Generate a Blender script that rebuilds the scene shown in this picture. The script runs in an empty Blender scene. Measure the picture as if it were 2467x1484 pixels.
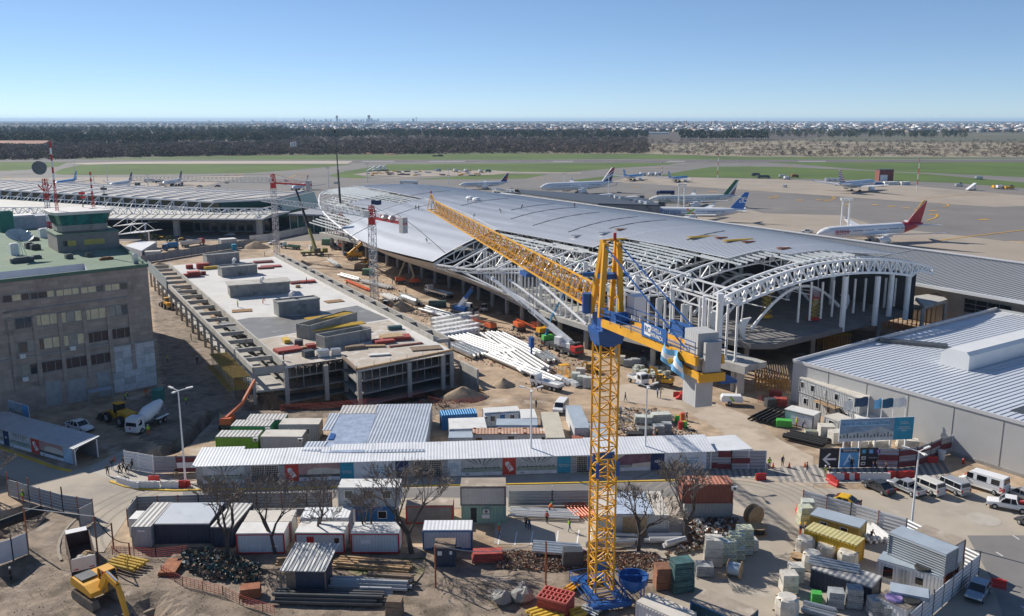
import bpy,bmesh,math,random
import numpy as np
from mathutils import Vector,Matrix,Euler
R_=math.radians
random.seed(7);rng=np.random.default_rng(7)
S=bpy.context.scene;C=S.collection
# camera, sky, sun, exposure
CAMH=50.0;FP=2139.0;PITCH=math.atan(454/FP)
cam=bpy.data.cameras.new('camera');cam.sensor_width=17.3;cam.lens=17.3*FP/2467;cam.clip_start=0.5;cam.clip_end=80000
camo=bpy.data.objects.new('camera',cam);C.objects.link(camo);camo.location=(0,0,CAMH);camo.rotation_euler=(math.pi/2-PITCH,0,0);S.camera=camo
SUN_EL=R_(34);SUN_AZ=math.atan2(0.615,-0.788)
W=bpy.data.worlds.new('World');S.world=W;W.use_nodes=True
nt=W.node_tree;bg=nt.nodes['Background'];sky=nt.nodes.new('ShaderNodeTexSky');sky.sky_type='NISHITA';sky.sun_disc=False
sky.sun_elevation=SUN_EL;sky.sun_rotation=math.pi/2-SUN_AZ;sky.altitude=1200;sky.air_density=0.62;sky.dust_density=0.0;sky.ozone_density=6.0
gm=nt.nodes.new('ShaderNodeGamma');gm.inputs[1].default_value=.8;nt.links.new(sky.outputs[0],gm.inputs[0]);nt.links.new(gm.outputs[0],bg.inputs[0]);bg.inputs[1].default_value=0.135
sl=bpy.data.lights.new('sun','SUN');sl.energy=4.7;sl.angle=R_(0.53);sl.color=(1,0.94,0.85)
so=bpy.data.objects.new('sun',sl);C.objects.link(so)
sd=Vector((math.cos(SUN_AZ)*math.cos(SUN_EL),math.sin(SUN_AZ)*math.cos(SUN_EL),math.sin(SUN_EL)))
so.rotation_euler=sd.to_track_quat('Z','Y').to_euler();so.location=(-200,150,200)
S.view_settings.view_transform='Standard';S.view_settings.look='None';S.view_settings.exposure=0.32;S.view_settings.gamma=1.0
S.cycles.volume_bounces=1;S.cycles.max_bounces=6;S.cycles.transparent_max_bounces=8
# survey: a sight line of the photograph meets a level plane
_c,_s=math.cos(PITCH),math.sin(PITCH)
def ray(px,py):
 u=(px-1233.5)/FP;v=(py-742)/FP
 return Vector((u,_c-v*_s,-_s-v*_c))
def G(px,py,z=0.0):
 d=ray(px,py);t=(z-CAMH)/d.z
 return Vector((d.x*t,d.y*t,z))
def GY(px,py,y):
 d=ray(px,py);t=y/d.y
 return Vector((d.x*t,y,CAMH+d.z*t))
def HT(px,py,b):return CAMH+ray(px,py).z*b[1]/ray(px,py).y
_K=[0,602.3,1204.6,1804.5];_L=[271,632.4,1085.3]
def q(c,r,x,y):return(_K[c]+x*.26866,_L[r]+y*.26866)
def qg(c,r,x,y,z=0.0):return G(*q(c,r,x,y),z)
def qi(x,y):return(421.6+x*.26856,933.6+y*.26856)
def qj(x,y):return(1023.9+x*.26856,933.6+y*.26856)
def qk(x,y):return(1626.2+x*.34085,933.6+y*.34085)
def ql(x,y):return(x*.24414,933.6+y*.24414)
# materials
MAT={}
def N(t,typ,**kw):
 n=t.nodes.new(typ)
 for k,v in kw.items():setattr(n,k,v)
 return n
def mat(name,col,rough=.7,metal=0,var=.18,scale=1.2,bump=0,bscale=20,rib=None,ribd=.4,spec=None,detail=5,alpha=None,stain=None,grid=None):
 """noise-toned surface; rib=(axis,pitch) adds pressed ribs along the part's own axis; stain=(colour,scale,threshold) adds patches"""
 if name in MAT:return MAT[name]
 m=bpy.data.materials.new(name);m.use_nodes=True;MAT[name]=m;t=m.node_tree;L=t.links.new
 b=t.nodes['Principled BSDF'];b.inputs['Roughness'].default_value=rough;b.inputs['Metallic'].default_value=metal
 if spec is not None:b.inputs['Specular IOR Level'].default_value=spec
 tc=N(t,'ShaderNodeTexCoord');geo=N(t,'ShaderNodeNewGeometry')
 nz=N(t,'ShaderNodeTexNoise');nz.inputs['Scale'].default_value=scale;nz.inputs['Detail'].default_value=detail;nz.inputs['Roughness'].default_value=.65
 L(geo.outputs['Position'],nz.inputs['Vector'])
 mp=N(t,'ShaderNodeMapRange');mp.inputs[1].default_value=.3;mp.inputs[2].default_value=.7;mp.inputs[3].default_value=1-var;mp.inputs[4].default_value=1+var
 L(nz.outputs[0],mp.inputs[0])
 mx=N(t,'ShaderNodeMix',data_type='RGBA',blend_type='MULTIPLY');mx.inputs[0].default_value=1
 mx.inputs[6].default_value=(*col,1);L(mp.outputs[0],mx.inputs[7]);out=mx.outputs[2]
 sts=[]if stain is None else(stain if isinstance(stain,list)else[stain])
 for i,(sc,ss,th)in enumerate(sts):
  n2=N(t,'ShaderNodeTexNoise');n2.inputs['Scale'].default_value=ss;n2.inputs['Detail'].default_value=6;n2.inputs['Roughness'].default_value=.6
  off=N(t,'ShaderNodeVectorMath',operation='ADD');off.inputs[1].default_value=(17.3*(i+1),5.1,9.7*(i+1));L(geo.outputs['Position'],off.inputs[0]);L(off.outputs[0],n2.inputs['Vector'])
  mr=N(t,'ShaderNodeMapRange');mr.inputs[1].default_value=th;mr.inputs[2].default_value=th+.12;L(n2.outputs[0],mr.inputs[0])
  m2=N(t,'ShaderNodeMix',data_type='RGBA');L(mr.outputs[0],m2.inputs[0]);L(out,m2.inputs[6]);m2.inputs[7].default_value=(*sc,1);out=m2.outputs[2]
 if grid:
  br=N(t,'ShaderNodeTexBrick');s3=N(t,'ShaderNodeSeparateXYZ');L(tc.outputs['Object'],s3.inputs[0]);ad=N(t,'ShaderNodeMath',operation='ADD');L(s3.outputs[0],ad.inputs[0]);L(s3.outputs[1],ad.inputs[1]);cb=N(t,'ShaderNodeCombineXYZ');L(ad.outputs[0],cb.inputs[0]);L(s3.outputs[2],cb.inputs[1]);L(cb.outputs[0],br.inputs[0])
  for k_,v_ in(('Scale',1),('Brick Width',grid[0]),('Row Height',grid[1]),('Mortar Size',.025)):br.inputs[k_].default_value=v_
  br.inputs[1].default_value=(1-grid[3],)*3+(1,);br.inputs[2].default_value=(1+grid[3],)*3+(1,);br.inputs[3].default_value=(grid[2],)*3+(1,)
  m3=N(t,'ShaderNodeMix',data_type='RGBA',blend_type='MULTIPLY');m3.inputs[0].default_value=1;L(out,m3.inputs[6]);L(br.outputs[0],m3.inputs[7]);out=m3.outputs[2]
 L(out,b.inputs['Base Color'])
 if alpha is not None:b.inputs['Alpha'].default_value=alpha
 h=None
 if rib:
  sx=N(t,'ShaderNodeSeparateXYZ');L(tc.outputs['Object'],sx.inputs[0])
  mu=N(t,'ShaderNodeMath',operation='MULTIPLY');mu.inputs[1].default_value=2*math.pi/rib[1];L(sx.outputs[rib[0]],mu.inputs[0])
  si=N(t,'ShaderNodeMath',operation='SINE');L(mu.outputs[0],si.inputs[0]);h=si.outputs[0]
 if bump or rib:
  bp=N(t,'ShaderNodeBump');bp.inputs['Strength'].default_value=ribd if rib else bump;bp.inputs['Distance'].default_value=rib[1]*.25 if rib else.1
  if not rib:
   nb=N(t,'ShaderNodeTexNoise');nb.inputs['Scale'].default_value=bscale;nb.inputs['Detail'].default_value=4;L(geo.outputs['Position'],nb.inputs['Vector']);h=nb.outputs[0]
  L(h,bp.inputs['Height']);L(bp.outputs[0],b.inputs['Normal'])
 return m
def emit(name,col,st):
 m=bpy.data.materials.new(name);m.use_nodes=True;b=m.node_tree.nodes['Principled BSDF'];b.inputs['Emission Color'].default_value=(*col,1);b.inputs['Emission Strength'].default_value=st;b.inputs['Base Color'].default_value=(*col,1);MAT[name]=m;return m
def glass(name,col,rough=.08):
 return mat(name,col,rough,0,.1,.3,spec=.8)
 # mesh builder
class MB:
 def __init__(s):s.v=[];s.f=[];s.mi=[];s.k=0;s.T=None
 def use(s,k):s.k=k;return s
 def P(s,p):
  p=Vector(p);return p if s.T is None else s.T@p
 def face(s,pts):
  i=len(s.v);s.v+=[s.P(p)for p in pts];s.f.append(tuple(range(i,i+len(pts))));s.mi.append(s.k);return s
 def raw(s,vs,fs):
  i=len(s.v);s.v+=[s.P(p)for p in vs]
  for f in fs:s.f.append(tuple(j+i for j in f));s.mi.append(s.k)
  return s
 def ob(s,o,a,b,c):
  """box with corner-centre o and half vectors a,b,c"""
  o,a,b,c=map(Vector,(o,a,b,c));vs=[o+x*a+y*b+z*c for z in(-1,1)for y in(-1,1)for x in(-1,1)]
  return s.raw(vs,[(0,2,3,1),(4,5,7,6),(0,1,5,4),(2,6,7,3),(0,4,6,2),(1,3,7,5)])
 def box(s,x,y,z,sx,sy,sz,rz=0):
  """centre x,y and bottom z"""
  ca,sa=math.cos(rz),math.sin(rz)
  return s.ob((x,y,z+sz/2),(ca*sx/2,sa*sx/2,0),(-sa*sy/2,ca*sy/2,0),(0,0,sz/2))
 def bar(s,p,r,w,h=None,up=(0,0,1)):
  p,r=Vector(p),Vector(r);d=r-p
  if d.length<1e-6:return s
  u=d.cross(Vector(up))
  if u.length<1e-4:u=d.cross(Vector((0,1,0)))
  u.normalize();v=u.cross(d).normalized();h=w if h is None else h
  return s.ob((p+r)/2,d/2,u*w/2,v*h/2)
 def tube(s,p,r,ra,n=6,rb=None,cap=True):
  p,r=Vector(p),Vector(r);rb=ra if rb is None else rb;d=r-p
  if d.length<1e-6:return s
  u=d.cross(Vector((0,0,1)))
  if u.length<1e-4:u=Vector((1,0,0))
  u.normalize();v=d.cross(u).normalized();vs=[]
  for c,rr in((p,ra),(r,rb)):
   for i in range(n):
    a=2*math.pi*i/n;vs.append(c+u*rr*math.cos(a)+v*rr*math.sin(a))
  fs=[(i,(i+1)%n,n+(i+1)%n,n+i)for i in range(n)]
  if cap:fs+=[tuple(range(n-1,-1,-1)),tuple(range(n,2*n))]
  return s.raw(vs,fs)
 def path(s,pts,ra,n=5):
  for a,b in zip(pts,pts[1:]):s.tube(a,b,ra,n)
  return s
 def prism(s,poly,z0,z1):
  n=len(poly);A=sum(poly[i][0]*poly[(i+1)%n][1]-poly[(i+1)%n][0]*poly[i][1]for i in range(n))
  if A<0:poly=poly[::-1]
  g=lambda z:[(p[0],p[1],z(p)if callable(z)else z)for p in poly]
  vs=g(z0)+g(z1)
  return s.raw(vs,[tuple(range(n-1,-1,-1)),tuple(range(n,2*n))]+[(i,(i+1)%n,n+(i+1)%n,n+i)for i in range(n)])
 def loft(s,rings,close=True,caps=True):
  n=len(rings[0]);vs=[p for r in rings for p in r];fs=[]
  for k in range(len(rings)-1):
   for i in range(n if close else n-1):
    j=(i+1)%n;fs.append((k*n+i,k*n+j,(k+1)*n+j,(k+1)*n+i))
  if caps and close:fs+=[tuple(range(n-1,-1,-1)),tuple(range((len(rings)-1)*n,len(rings)*n))]
  return s.raw(vs,fs)
 def lathe(s,c,prof,n=14,axis='z'):
  rings=[]
  for r,h in prof:
   ring=[]
   for i in range(n):
    a=2*math.pi*i/n;x,y=r*math.cos(a),r*math.sin(a)
    ring.append(Vector(c)+Vector((x,y,h)if axis=='z' else(h,x,y)if axis=='x' else(y,h,x)))
   rings.append(ring)
  return s.loft(rings)
 def truss(s,A,B,w,wd=None,zig=True,post=True):
  """two chords A,B (lists of points) laced with posts and diagonals"""
  wd=wd or w*.7
  for ch in(A,B):
   for a,b in zip(ch,ch[1:]):s.bar(a,b,w)
  for i in range(len(A)):
   if post:s.bar(A[i],B[i],wd)
   if zig and i+1<len(A):
    s.bar(A[i],B[i+1],wd)if i%2 else s.bar(B[i],A[i+1],wd)
  return s
 def build(s,name,mats,parent=None,world=False,smooth=False):
  me=bpy.data.meshes.new(name);vs=s.v
  if world and parent is not None:
   M=(Matrix.Translation(parent.location)@Euler((0,0,parent.rotation_euler.z)).to_matrix().to_4x4()).inverted();vs=[M@v for v in vs]
  me.from_pydata([tuple(v)for v in vs],[],s.f)
  for m in(mats if isinstance(mats,(list,tuple))else[mats]):me.materials.append(m)
  if any(s.mi):me.polygons.foreach_set('material_index',s.mi)
  if smooth:
   me.polygons.foreach_set('use_smooth',[True]*len(s.f))
   try:me.set_sharp_from_angle(angle=R_(40))
   except Exception:pass
  me.update()
  o=bpy.data.objects.new(name,me);C.objects.link(o)
  if parent is not None:o.parent=parent
  return o
def tag(o,label=None,cat=None,group=None,kind=None):
 if label:o['label']=label
 if cat:o['category']=cat
 if group:o['group']=group
 if kind:o['kind']=kind
 return o
def thing(name,label,cat,loc=(0,0,0),rz=0,group=None):
 o=bpy.data.objects.new(name,None);C.objects.link(o);o.location=loc;o.rotation_euler=(0,0,rz);o.empty_display_size=.3
 return tag(o,label,cat,group)
def struct(name,mb,m,smooth=False):return tag(mb.build(name,m,smooth=smooth),kind='structure')
KIDS={}
def dup(root,loc,rz=0,label=None,group=None,sc=None):
 def rec(o,par):
  c=o.copy();C.objects.link(c)
  if par is not None:c.parent=par
  for k in o.children:rec(k,c)
  return c
 r=rec(root,None);r.location=loc;r.rotation_euler=(0,0,rz)
 if sc:r.scale=sc if hasattr(sc,'__len__')else(sc,)*3
 if label:r['label']=label
 if group:r['group']=group
 return r
def text(body,size,m,parent,loc,rot,name='lettering',ext=.01,align='CENTER'):
 cu=bpy.data.curves.new(name,'FONT');cu.body=body;cu.size=size;cu.extrude=ext;cu.align_x=align;cu.align_y='CENTER';cu.resolution_u=2
 cu.materials.append(m);o=bpy.data.objects.new(name,cu);C.objects.link(o);o.location=loc;o.rotation_euler=rot
 if parent is not None:o.parent=parent
 return o
def sheet(name,poly,z,m):
 """flat ground sheet from ground points"""
 bm=bmesh.new();f=bm.faces.new([bm.verts.new((p[0],p[1],z))for p in poly]);f.normal_update()
 if f.normal.z<0:f.normal_flip()
 bmesh.ops.triangulate(bm,faces=bm.faces[:]);me=bpy.data.meshes.new(name);bm.to_mesh(me);bm.free();me.materials.append(m)
 o=bpy.data.objects.new(name,me);C.objects.link(o);return tag(o,kind='structure')
def PG(pts,z=0):return[G(x,y,z)for x,y in pts]
HAZE=4e-5
# GROUND, AIRFIELD, WOODS AND TOWN
a4=mat('dirt',(.41,.30,.20),.95,0,.36,.35,bump=.5,bscale=3,stain=[((.22,.155,.10),.07,.52),((.52,.45,.37),.16,.58),((.16,.115,.08),.5,.66)])
bX=mat('scrub_ground',(.10,.095,.055),1,0,.3,.01,stain=((.16,.14,.09),.004,.55))
def inpoly(X,Y,poly):
 ins=np.zeros(X.shape,bool);d=np.full(X.shape,1e9);n=len(poly)
 for i in range(n):
  x1,y1=poly[i][0],poly[i][1];x2,y2=poly[(i+1)%n][0],poly[(i+1)%n][1]
  c=((y1>Y)!=(y2>Y));t=(Y-y1)/(y2-y1 if y2!=y1 else 1e-9);ins^=c&(X<(x2-x1)*t+x1)
  L2=(x2-x1)**2+(y2-y1)**2;u=np.clip(((X-x1)*(x2-x1)+(Y-y1)*(y2-y1))/L2,0,1)
  d=np.minimum(d,np.hypot(X-x1-u*(x2-x1),Y-y1-u*(y2-y1)))
 return ins,d
PITS=[([(-48,149.2),(-46,160),(-11,176),(-8.5,180),(-2,176),(4,170),(2,162),(-5,158.5),(-11.5,157),(-27,149)],3.0,1.2),([ql(1430,640),ql(1640,690),ql(1800,610),ql(1900,540),ql(2170,250),ql(2080,170),ql(1880,330),ql(1700,520)],2.6,1.6),([q(0,2,1120,1400),q(0,2,1200,1290),q(0,2,1460,1240),q(0,2,1560,1330),q(0,2,1790,1500),q(0,2,1080,1520)],2.4,4.0),([q(0,2,-60,560),q(0,2,190,470),q(0,2,420,520),q(0,2,420,600),q(0,2,280,720),q(0,2,-60,800)],1.3,1.2),([q(0,2,-60,1080),q(0,2,330,930),q(0,2,420,1000),q(0,2,200,1200),q(0,2,-60,1330)],1.0,2.0),([qg(1,1,1270,470),qg(1,1,1420,450),qg(1,1,1560,490),qg(1,1,1500,540),qg(1,1,1330,530)],2.0,1.0)]
PITS=[([G(*p)if len(p)==2 and p[0]>=0 and p[1]>200 or len(p)==2 and p[1]>700 else p for p in P],d,w)for P,d,w in PITS]
def smooth(a):a=np.clip(a,0,1);return a*a*(3-2*a)
from mathutils import noise as mnoise
def hfun(X,Y):
 Z=np.zeros(X.shape)
 for P,dp,w in PITS:
  ins,d=inpoly(X,Y,P);Z-=dp*smooth(np.where(ins,d/w,0))
 return Z
def hz(x,y):return float(hfun(np.array([float(x)]),np.array([float(y)]))[0])
gx=np.arange(-125,106,1.0);gy=np.arange(66,262,1.0)
XX,YY=np.meshgrid(gx,gy);ZZ=hfun(XX,YY)
NZ=np.array([mnoise.noise((x*.22,y*.22,0))*.16+mnoise.noise((x*.7,y*.7,3))*.07 for x,y in zip(XX.ravel(),YY.ravel())]).reshape(XX.shape)
_soft,_sd=inpoly(XX,YY,[G(*p)for p in[(-60,1262),(100,1210),(228,1250),(205,1335),(300,1320),(600,1330),(1190,1320),(1480,1330),(1590,1400),(1540,1540),(-60,1540)]]);_sf2,_=inpoly(XX,YY,[G(*p)for p in[(352,650),(402,640),(520,790),(640,985),(1090,948),(1235,962),(1230,1005),(1040,1012),(650,1008),(560,1060),(380,1078),(225,1015),(385,930)]]);_soft=_soft|_sf2
ZZ=ZZ-.03+np.where((ZZ<-.3)|_soft,NZ*1.1-.05,np.minimum(NZ,.0)*.0)
nx,ny=len(gx),len(gy)
V=[(float(a),float(b),float(c))for a,b,c in zip(XX.ravel(),YY.ravel(),ZZ.ravel())]
F=[(j*nx+i,j*nx+i+1,(j+1)*nx+i+1,(j+1)*nx+i)for j in range(ny-1)for i in range(nx-1)]
MI=[2 if _soft[j,i]else 0 for j in range(ny-1)for i in range(nx-1)]
x0,x1,y0,y1=gx[0],gx[-1],gy[0],gy[-1]
for k,(X0,X1,Y0,Y1,mi)in enumerate([(-900,1000,-60,420,0),(-9000,9000,-400,5000,1),(-26000,26000,-500,34000,1)]):
 z=-.03 if k==0 else-.3 if k==1 else-.6
 zi=-.03 if k<2 else-.3
 b=len(V)
 V+=[(x0,y0,zi),(x1,y0,zi),(x1,y1,zi),(x0,y1,zi),(X0,Y0,z),(X1,Y0,z),(X1,Y1,z),(X0,Y1,z)]
 for i in range(4):F.append((b+i,b+4+i,b+4+(i+1)%4,b+(i+1)%4));MI.append(mi)
 x0,x1,y0,y1=X0,X1,Y0,Y1
me=bpy.data.meshes.new('ground');me.from_pydata(V,[],F);me.materials.append(a4);me.materials.append(bX);me.materials.append(mat('churned_soil',(.25,.195,.145),.95,0,.35,.6,bump=.7,bscale=4,stain=[((.13,.10,.07),.22,.52),((.36,.30,.24),.35,.6),((.10,.11,.045),.12,.64)]));me.polygons.foreach_set('material_index',MI)
bm=bmesh.new();bm.from_mesh(me);bmesh.ops.recalc_face_normals(bm,faces=bm.faces[:]);bm.to_mesh(me);bm.free()
if me.polygons[0].normal.z<0:me.flip_normals()
go=bpy.data.objects.new('ground',me);C.objects.link(go);tag(go,kind='structure')
# ---- airfield
bY=mat('apron_asphalt',(.185,.17,.155),.9,0,.14,.02,stain=[((.13,.12,.11),.012,.58),((.24,.215,.19),.03,.6)])
a5=mat('apron_concrete',(.34,.285,.225),.9,0,.12,.03,stain=((.27,.23,.185),.02,.57))
bZ=mat('runway_asphalt',(.13,.115,.11),.9,0,.15,.01,stain=((.17,.15,.14),.02,.55))
aM=mat('airfield_grass',(.075,.125,.012),1,0,.28,.012,stain=[((.11,.12,.025),.006,.57),((.06,.09,.02),.02,.6)],bump=.4,bscale=.8)
b2=mat('yellow_paint',(.62,.33,.03),.7,0,.15,.2);aj=mat('white_paint',(.75,.74,.72),.7,0,.1,.3)
sheet('apron',[(-900,372),(300,372),(420,330),(700,300),(1000,420),(1000,900),(700,1240),(-1000,1240),(-1100,600)],.004,bY)
sheet('concrete_apron',PG([(0,429),(300,427),(594,424),(455,457),(0,475)]),.03,a5)
sheet('concrete_apron.001',PG([(1473,438),(1520,425.5),(1700,428),(1867,432),(2200,448),(2467,471),(2560,478),(2560,492),(2400,499),(2100,479),(1804,458),(1620,447)]),.03,a5)
sheet('concrete_apron.002',PG([(1560,500),(1700,512),(1804,505),(1840,514),(2027,519),(2127,548),(2300,566),(2560,598),(2560,660),(2100,590),(1804,545),(1540,510)]),.03,a5)
sheet('concrete_apron.003',PG([(850,421),(900,413),(1010,411),(1190,411),(1230,414),(1400,416),(1400,418.5),(1230,417),(1190,421),(1010,425.5),(940,430),(900,430),(975,425)]),.12,a5)
sheet('grass_strip',PG([(-40,389),(130,385),(270,381),(500,377),(660,374.5),(900,373),(1230,370),(1550,371.5),(1800,378),(2467,380),(2467,382),(1804,385),(1500,383),(1350,384),(900,387.5),(600,388.5),(300,390),(160,392),(140,401),(60,409),(-40,414)]),.05,aM)
sheet('grass_strip.001',PG([(128,417),(150,407),(190,398),(300,395.5),(662,395.2),(848,396),(800,401),(700,410),(600,417),(380,420),(200,421.5),(140,420)]),.06,aM)
sheet('grass_strip.002',PG([(792,423),(830,413),(884,404),(938,396),(1204,393.5),(1500,392.5),(1632,393),(1610,397),(1500,404),(1400,412),(1340,417.5),(1230,413),(1190,410.2),(1010,410.2),(900,412),(850,420),(900,429),(860,429),(810,427)]),.07,aM)
sheet('grass_strip.003',PG([(1000,431),(1100,425),(1230,419),(1320,420),(1265,430),(1150,432)]),.07,aM)
sheet('grass_strip.004',PG([(1378,434),(1420,429),(1470,424),(1490,421),(1500,424),(1440,434),(1400,437)]),.07,aM)
sheet('grass_strip.005',PG([(1585,423),(1650,412),(1715,402),(1804,401),(1900,403),(2020,408),(2234,419),(2467,440),(2520,446),(2520,457),(2467,453),(2300,441),(2180,436),(1940,431),(1804,429.5),(1680,427)]),.07,aM)
sheet('grass_strip.006',PG([(1840,391),(1950,389),(2467,387),(2560,387),(2560,433),(2467,427),(2250,417),(2127,412),(2020,404),(1939,397)]),.07,aM)
sheet('runway',[GY(-40,391,1070).to_2d().to_3d()if 0 else(-640,1075,0),(1000,1075,0),(1000,1135,0),(-640,1145,0)],.16,bZ)
sheet('runway_threshold',PG([(160,393.5),(300,390),(600,388.2),(850,388.2),(838,395),(662,395),(300,395.2),(210,397)]),.22,mat('runway_concrete',(.42,.36,.29),.9,0,.1,.02))
mb=MB()
def stripe(x0,x1,yp,w,z=.26):
 a=G(x0,yp);b=G(x1,yp);mb.face([(a.x,a.y-w/2,z),(b.x,b.y-w/2,z),(b.x,b.y+w/2,z),(a.x,a.y+w/2,z)])
for x0,x1 in((875,950),(1035,1120),(1333,1380),(1610,1650),(1925,1990)):stripe(x0,x1,388.6,4);stripe(x0-4,x1,390.2,4)
for x in range(1000,1800,75):stripe(x,x+30,389.4,1.6)
struct('runway_markings',mb,aj)
mb=MB()
def ymark(c,r,x,y,w,h=1.6,z=.14):
 p=qg(c,r,x,y);k=p.y/FP*.26866;mb.face([(p.x-w*k/2,p.y-h,z),(p.x+w*k/2,p.y-h,z),(p.x+w*k/2+1,p.y+h,z),(p.x-w*k/2+1,p.y+h,z)])
for a in[(1,0,260,558,60),(1,0,430,542,50),(1,0,450,552,50),(1,0,505,545,50),(1,0,460,573,60),(1,0,940,598,90),(2,0,345,588,90),(2,0,445,591,50),(2,0,540,640,60),(2,0,1215,670,60),(3,0,210,767,60),(3,0,240,752,50),(3,0,445,787,70),(3,0,615,785,50),(3,0,695,790,60),(3,0,870,827,50),(3,0,1120,828,60),(3,0,1270,842,70),(3,0,1405,857,60),(3,0,1500,872,60),(3,0,1645,881,70),(3,0,1650,915,90),(3,0,2095,961,95),(3,0,330,482,40),(3,0,370,490,60),(2,0,1410,497,80),(2,0,1900,712,80),(2,0,2440,765,80),(0,0,2030,565,45),(0,0,2140,558,70),(0,0,2100,562,90),(0,0,60,575,60),(0,0,850,575,70)]:ymark(*a)
def yline(pts,w=.5,z=.135):
 P=[qg(*p)for p in pts]
 for a,b in zip(P,P[1:]):
  d=(b-a).normalized();n=Vector((-d.y,d.x,0))*w;mb.face([(*(a-n).to_2d(),z),(*(b-n).to_2d(),z),(*(b+n).to_2d(),z),(*(a+n).to_2d(),z)])
yline([(3,0,1590,972),(3,0,1660,950),(3,0,1690,930),(3,0,1680,915)]);yline([(3,0,1700,812),(3,0,1780,825),(3,0,1790,840),(3,0,1740,850)]);yline([(3,0,640,785),(3,0,740,782),(3,0,775,768),(3,0,740,752)])
yline([(3,0,1700,1150),(3,0,2000,1110),(3,0,2466,1055)]);yline([(1,0,300,640),(1,0,330,600),(1,0,410,560)]);yline([(3,0,1500,780),(3,0,1900,740),(3,0,2466,720)],.35);yline([(2,0,1300,760),(2,0,1800,740),(2,0,2466,690)],.3)
struct('apron_markings',mb,b2)
sheet('pale_scrub_ground',PG([(1250,369),(1560,370.5),(1804,377.5),(2467,379.5),(2560,379),(2560,345),(2467,344),(2100,342),(1900,338),(1750,343),(1560,346)]),-.05,mat('dry_scrub_grass',(.27,.225,.15),1,0,.3,.02,stain=[((.10,.08,.055),.012,.5),((.15,.14,.06),.02,.6)]))
sheet('woodland_floor',PG([(-300,391),(130,386),(270,382),(660,375.5),(900,374),(1300,371),(1560,347),(1900,336),(2100,322),(1500,312),(800,306),(-300,303)]),-.1,mat('leaf_litter_ground',(.085,.066,.048),1,0,.3,.03))
# ---- far scatter: many low clumps merged into single meshes that nobody could count
def clump(nq,rx,rz,size,seed,flat=.5,z0=.15,trunk=.0):
 r=np.random.default_rng(seed);vs=[];fs=[]
 for i in range(nq):
  a=r.uniform(0,2*np.pi);u=r.uniform(-1,1);rad=r.uniform(.55,1)**.5
  c=np.array([rx*rad*np.sqrt(1-u*u)*np.cos(a),rx*rad*np.sqrt(1-u*u)*np.sin(a),z0+rz*(.5+.5*u*rad)])
  n=r.normal(size=3);n/=np.linalg.norm(n);t=np.cross(n,[0,0,1.]);t/=np.linalg.norm(t)+1e-9;b=np.cross(n,t);s=size*r.uniform(.6,1.4)
  k=len(vs);vs+=[c-t*s,c+b*s*.8,c+t*s,c-b*s*.8];fs.append((k,k+1,k+2,k+3))
 if trunk:
  k=len(vs);w=trunk;vs+=[np.array(p,float)for p in((-w,0,0),(w,0,0),(w*.5,0,z0+rz*.5),(-w*.5,0,z0+rz*.5),(0,-w,0),(0,w,0),(0,w*.5,z0+rz*.5),(0,-w*.5,z0+rz*.5))];fs+=[(k,k+1,k+2,k+3),(k+4,k+5,k+6,k+7)]
 return np.array(vs),np.array(fs)
def scatter(name,tmpl,pos,sc,mats,kind='stuff',label=None,cat=None,mids=None):
 VV=[];FF=[];MM=[];b=0
 for i,(p,s)in enumerate(zip(pos,sc)):
  v,f=tmpl[i%len(tmpl)];a=rng.uniform(0,6.28);ca,sa=np.cos(a),np.sin(a);sx=s if np.isscalar(s)else s[0];sz=s if np.isscalar(s)else s[1]
  w=np.empty_like(v);w[:,0]=(v[:,0]*ca-v[:,1]*sa)*sx+p[0];w[:,1]=(v[:,0]*sa+v[:,1]*ca)*sx+p[1];w[:,2]=v[:,2]*sz+p[2]
  VV.append(w);FF.append(f+b);b+=len(v);MM.append(np.full(len(f),0 if mids is None else mids[i]))
 VV=np.concatenate(VV);FF=np.concatenate(FF);MM=np.concatenate(MM)
 me=bpy.data.meshes.new(name);me.vertices.add(len(VV));me.vertices.foreach_set('co',VV.ravel());me.loops.add(FF.size);me.loops.foreach_set('vertex_index',FF.ravel().astype(np.int32));me.polygons.add(len(FF));me.polygons.foreach_set('loop_start',np.arange(0,FF.size,4,dtype=np.int32))
 for m in mats:me.materials.append(m)
 me.polygons.foreach_set('material_index',MM.astype(np.int32));me.update(calc_edges=True)
 o=bpy.data.objects.new(name,me);C.objects.link(o);return tag(o,label,cat,kind=kind)
def rnd(n,x0,x1,ytop,ybot):
 out=[]
 while len(out)<n:
  x=rng.uniform(x0,x1);a=ytop(x)if callable(ytop)else ytop;b=ybot(x)if callable(ybot)else ybot
  if b<=a:continue
  p=G(x,rng.uniform(a,b));out.append((p.x,p.y,-.1))
 return out
edge=lambda x:np.interp(x,[-60,130,270,500,660,900,1230,1550,1800,2467],[387,384,380,376,373.5,372,369.5,369.5,376.5,378.5])
bF=[mat('bare_scrub',(.16,.115,.085),1,0,.35,.03),mat('bare_scrub_grey',(.20,.155,.125),1,0,.3,.03),mat('olive_scrub',(.085,.085,.04),1,0,.3,.03)]
aU=[mat('evergreen_leaf',(.055,.075,.024),1,0,.35,.02),mat('evergreen_leaf_olive',(.12,.105,.04),1,0,.3,.02),mat('evergreen_leaf_blue',(.04,.055,.03),1,0,.3,.02)]
T_b=[clump(44,3.2,4.2,.6,s,z0=.1)for s in range(6)]
T_e=[clump(60,3.4,8.5,.95,50+s,z0=2,trunk=.25)for s in range(6)]
n=7000;ps=rnd(n,-60,1560,lambda x:346 if x<620 else 333,edge);scatter('bare_woodland',T_b,ps,[rng.uniform(.9,1.9)for _ in ps],bF,label='brown leafless scrub woodland beyond the runway grass',cat='woodland',mids=rng.choice([0,0,0,1,1,2],n))
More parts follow.
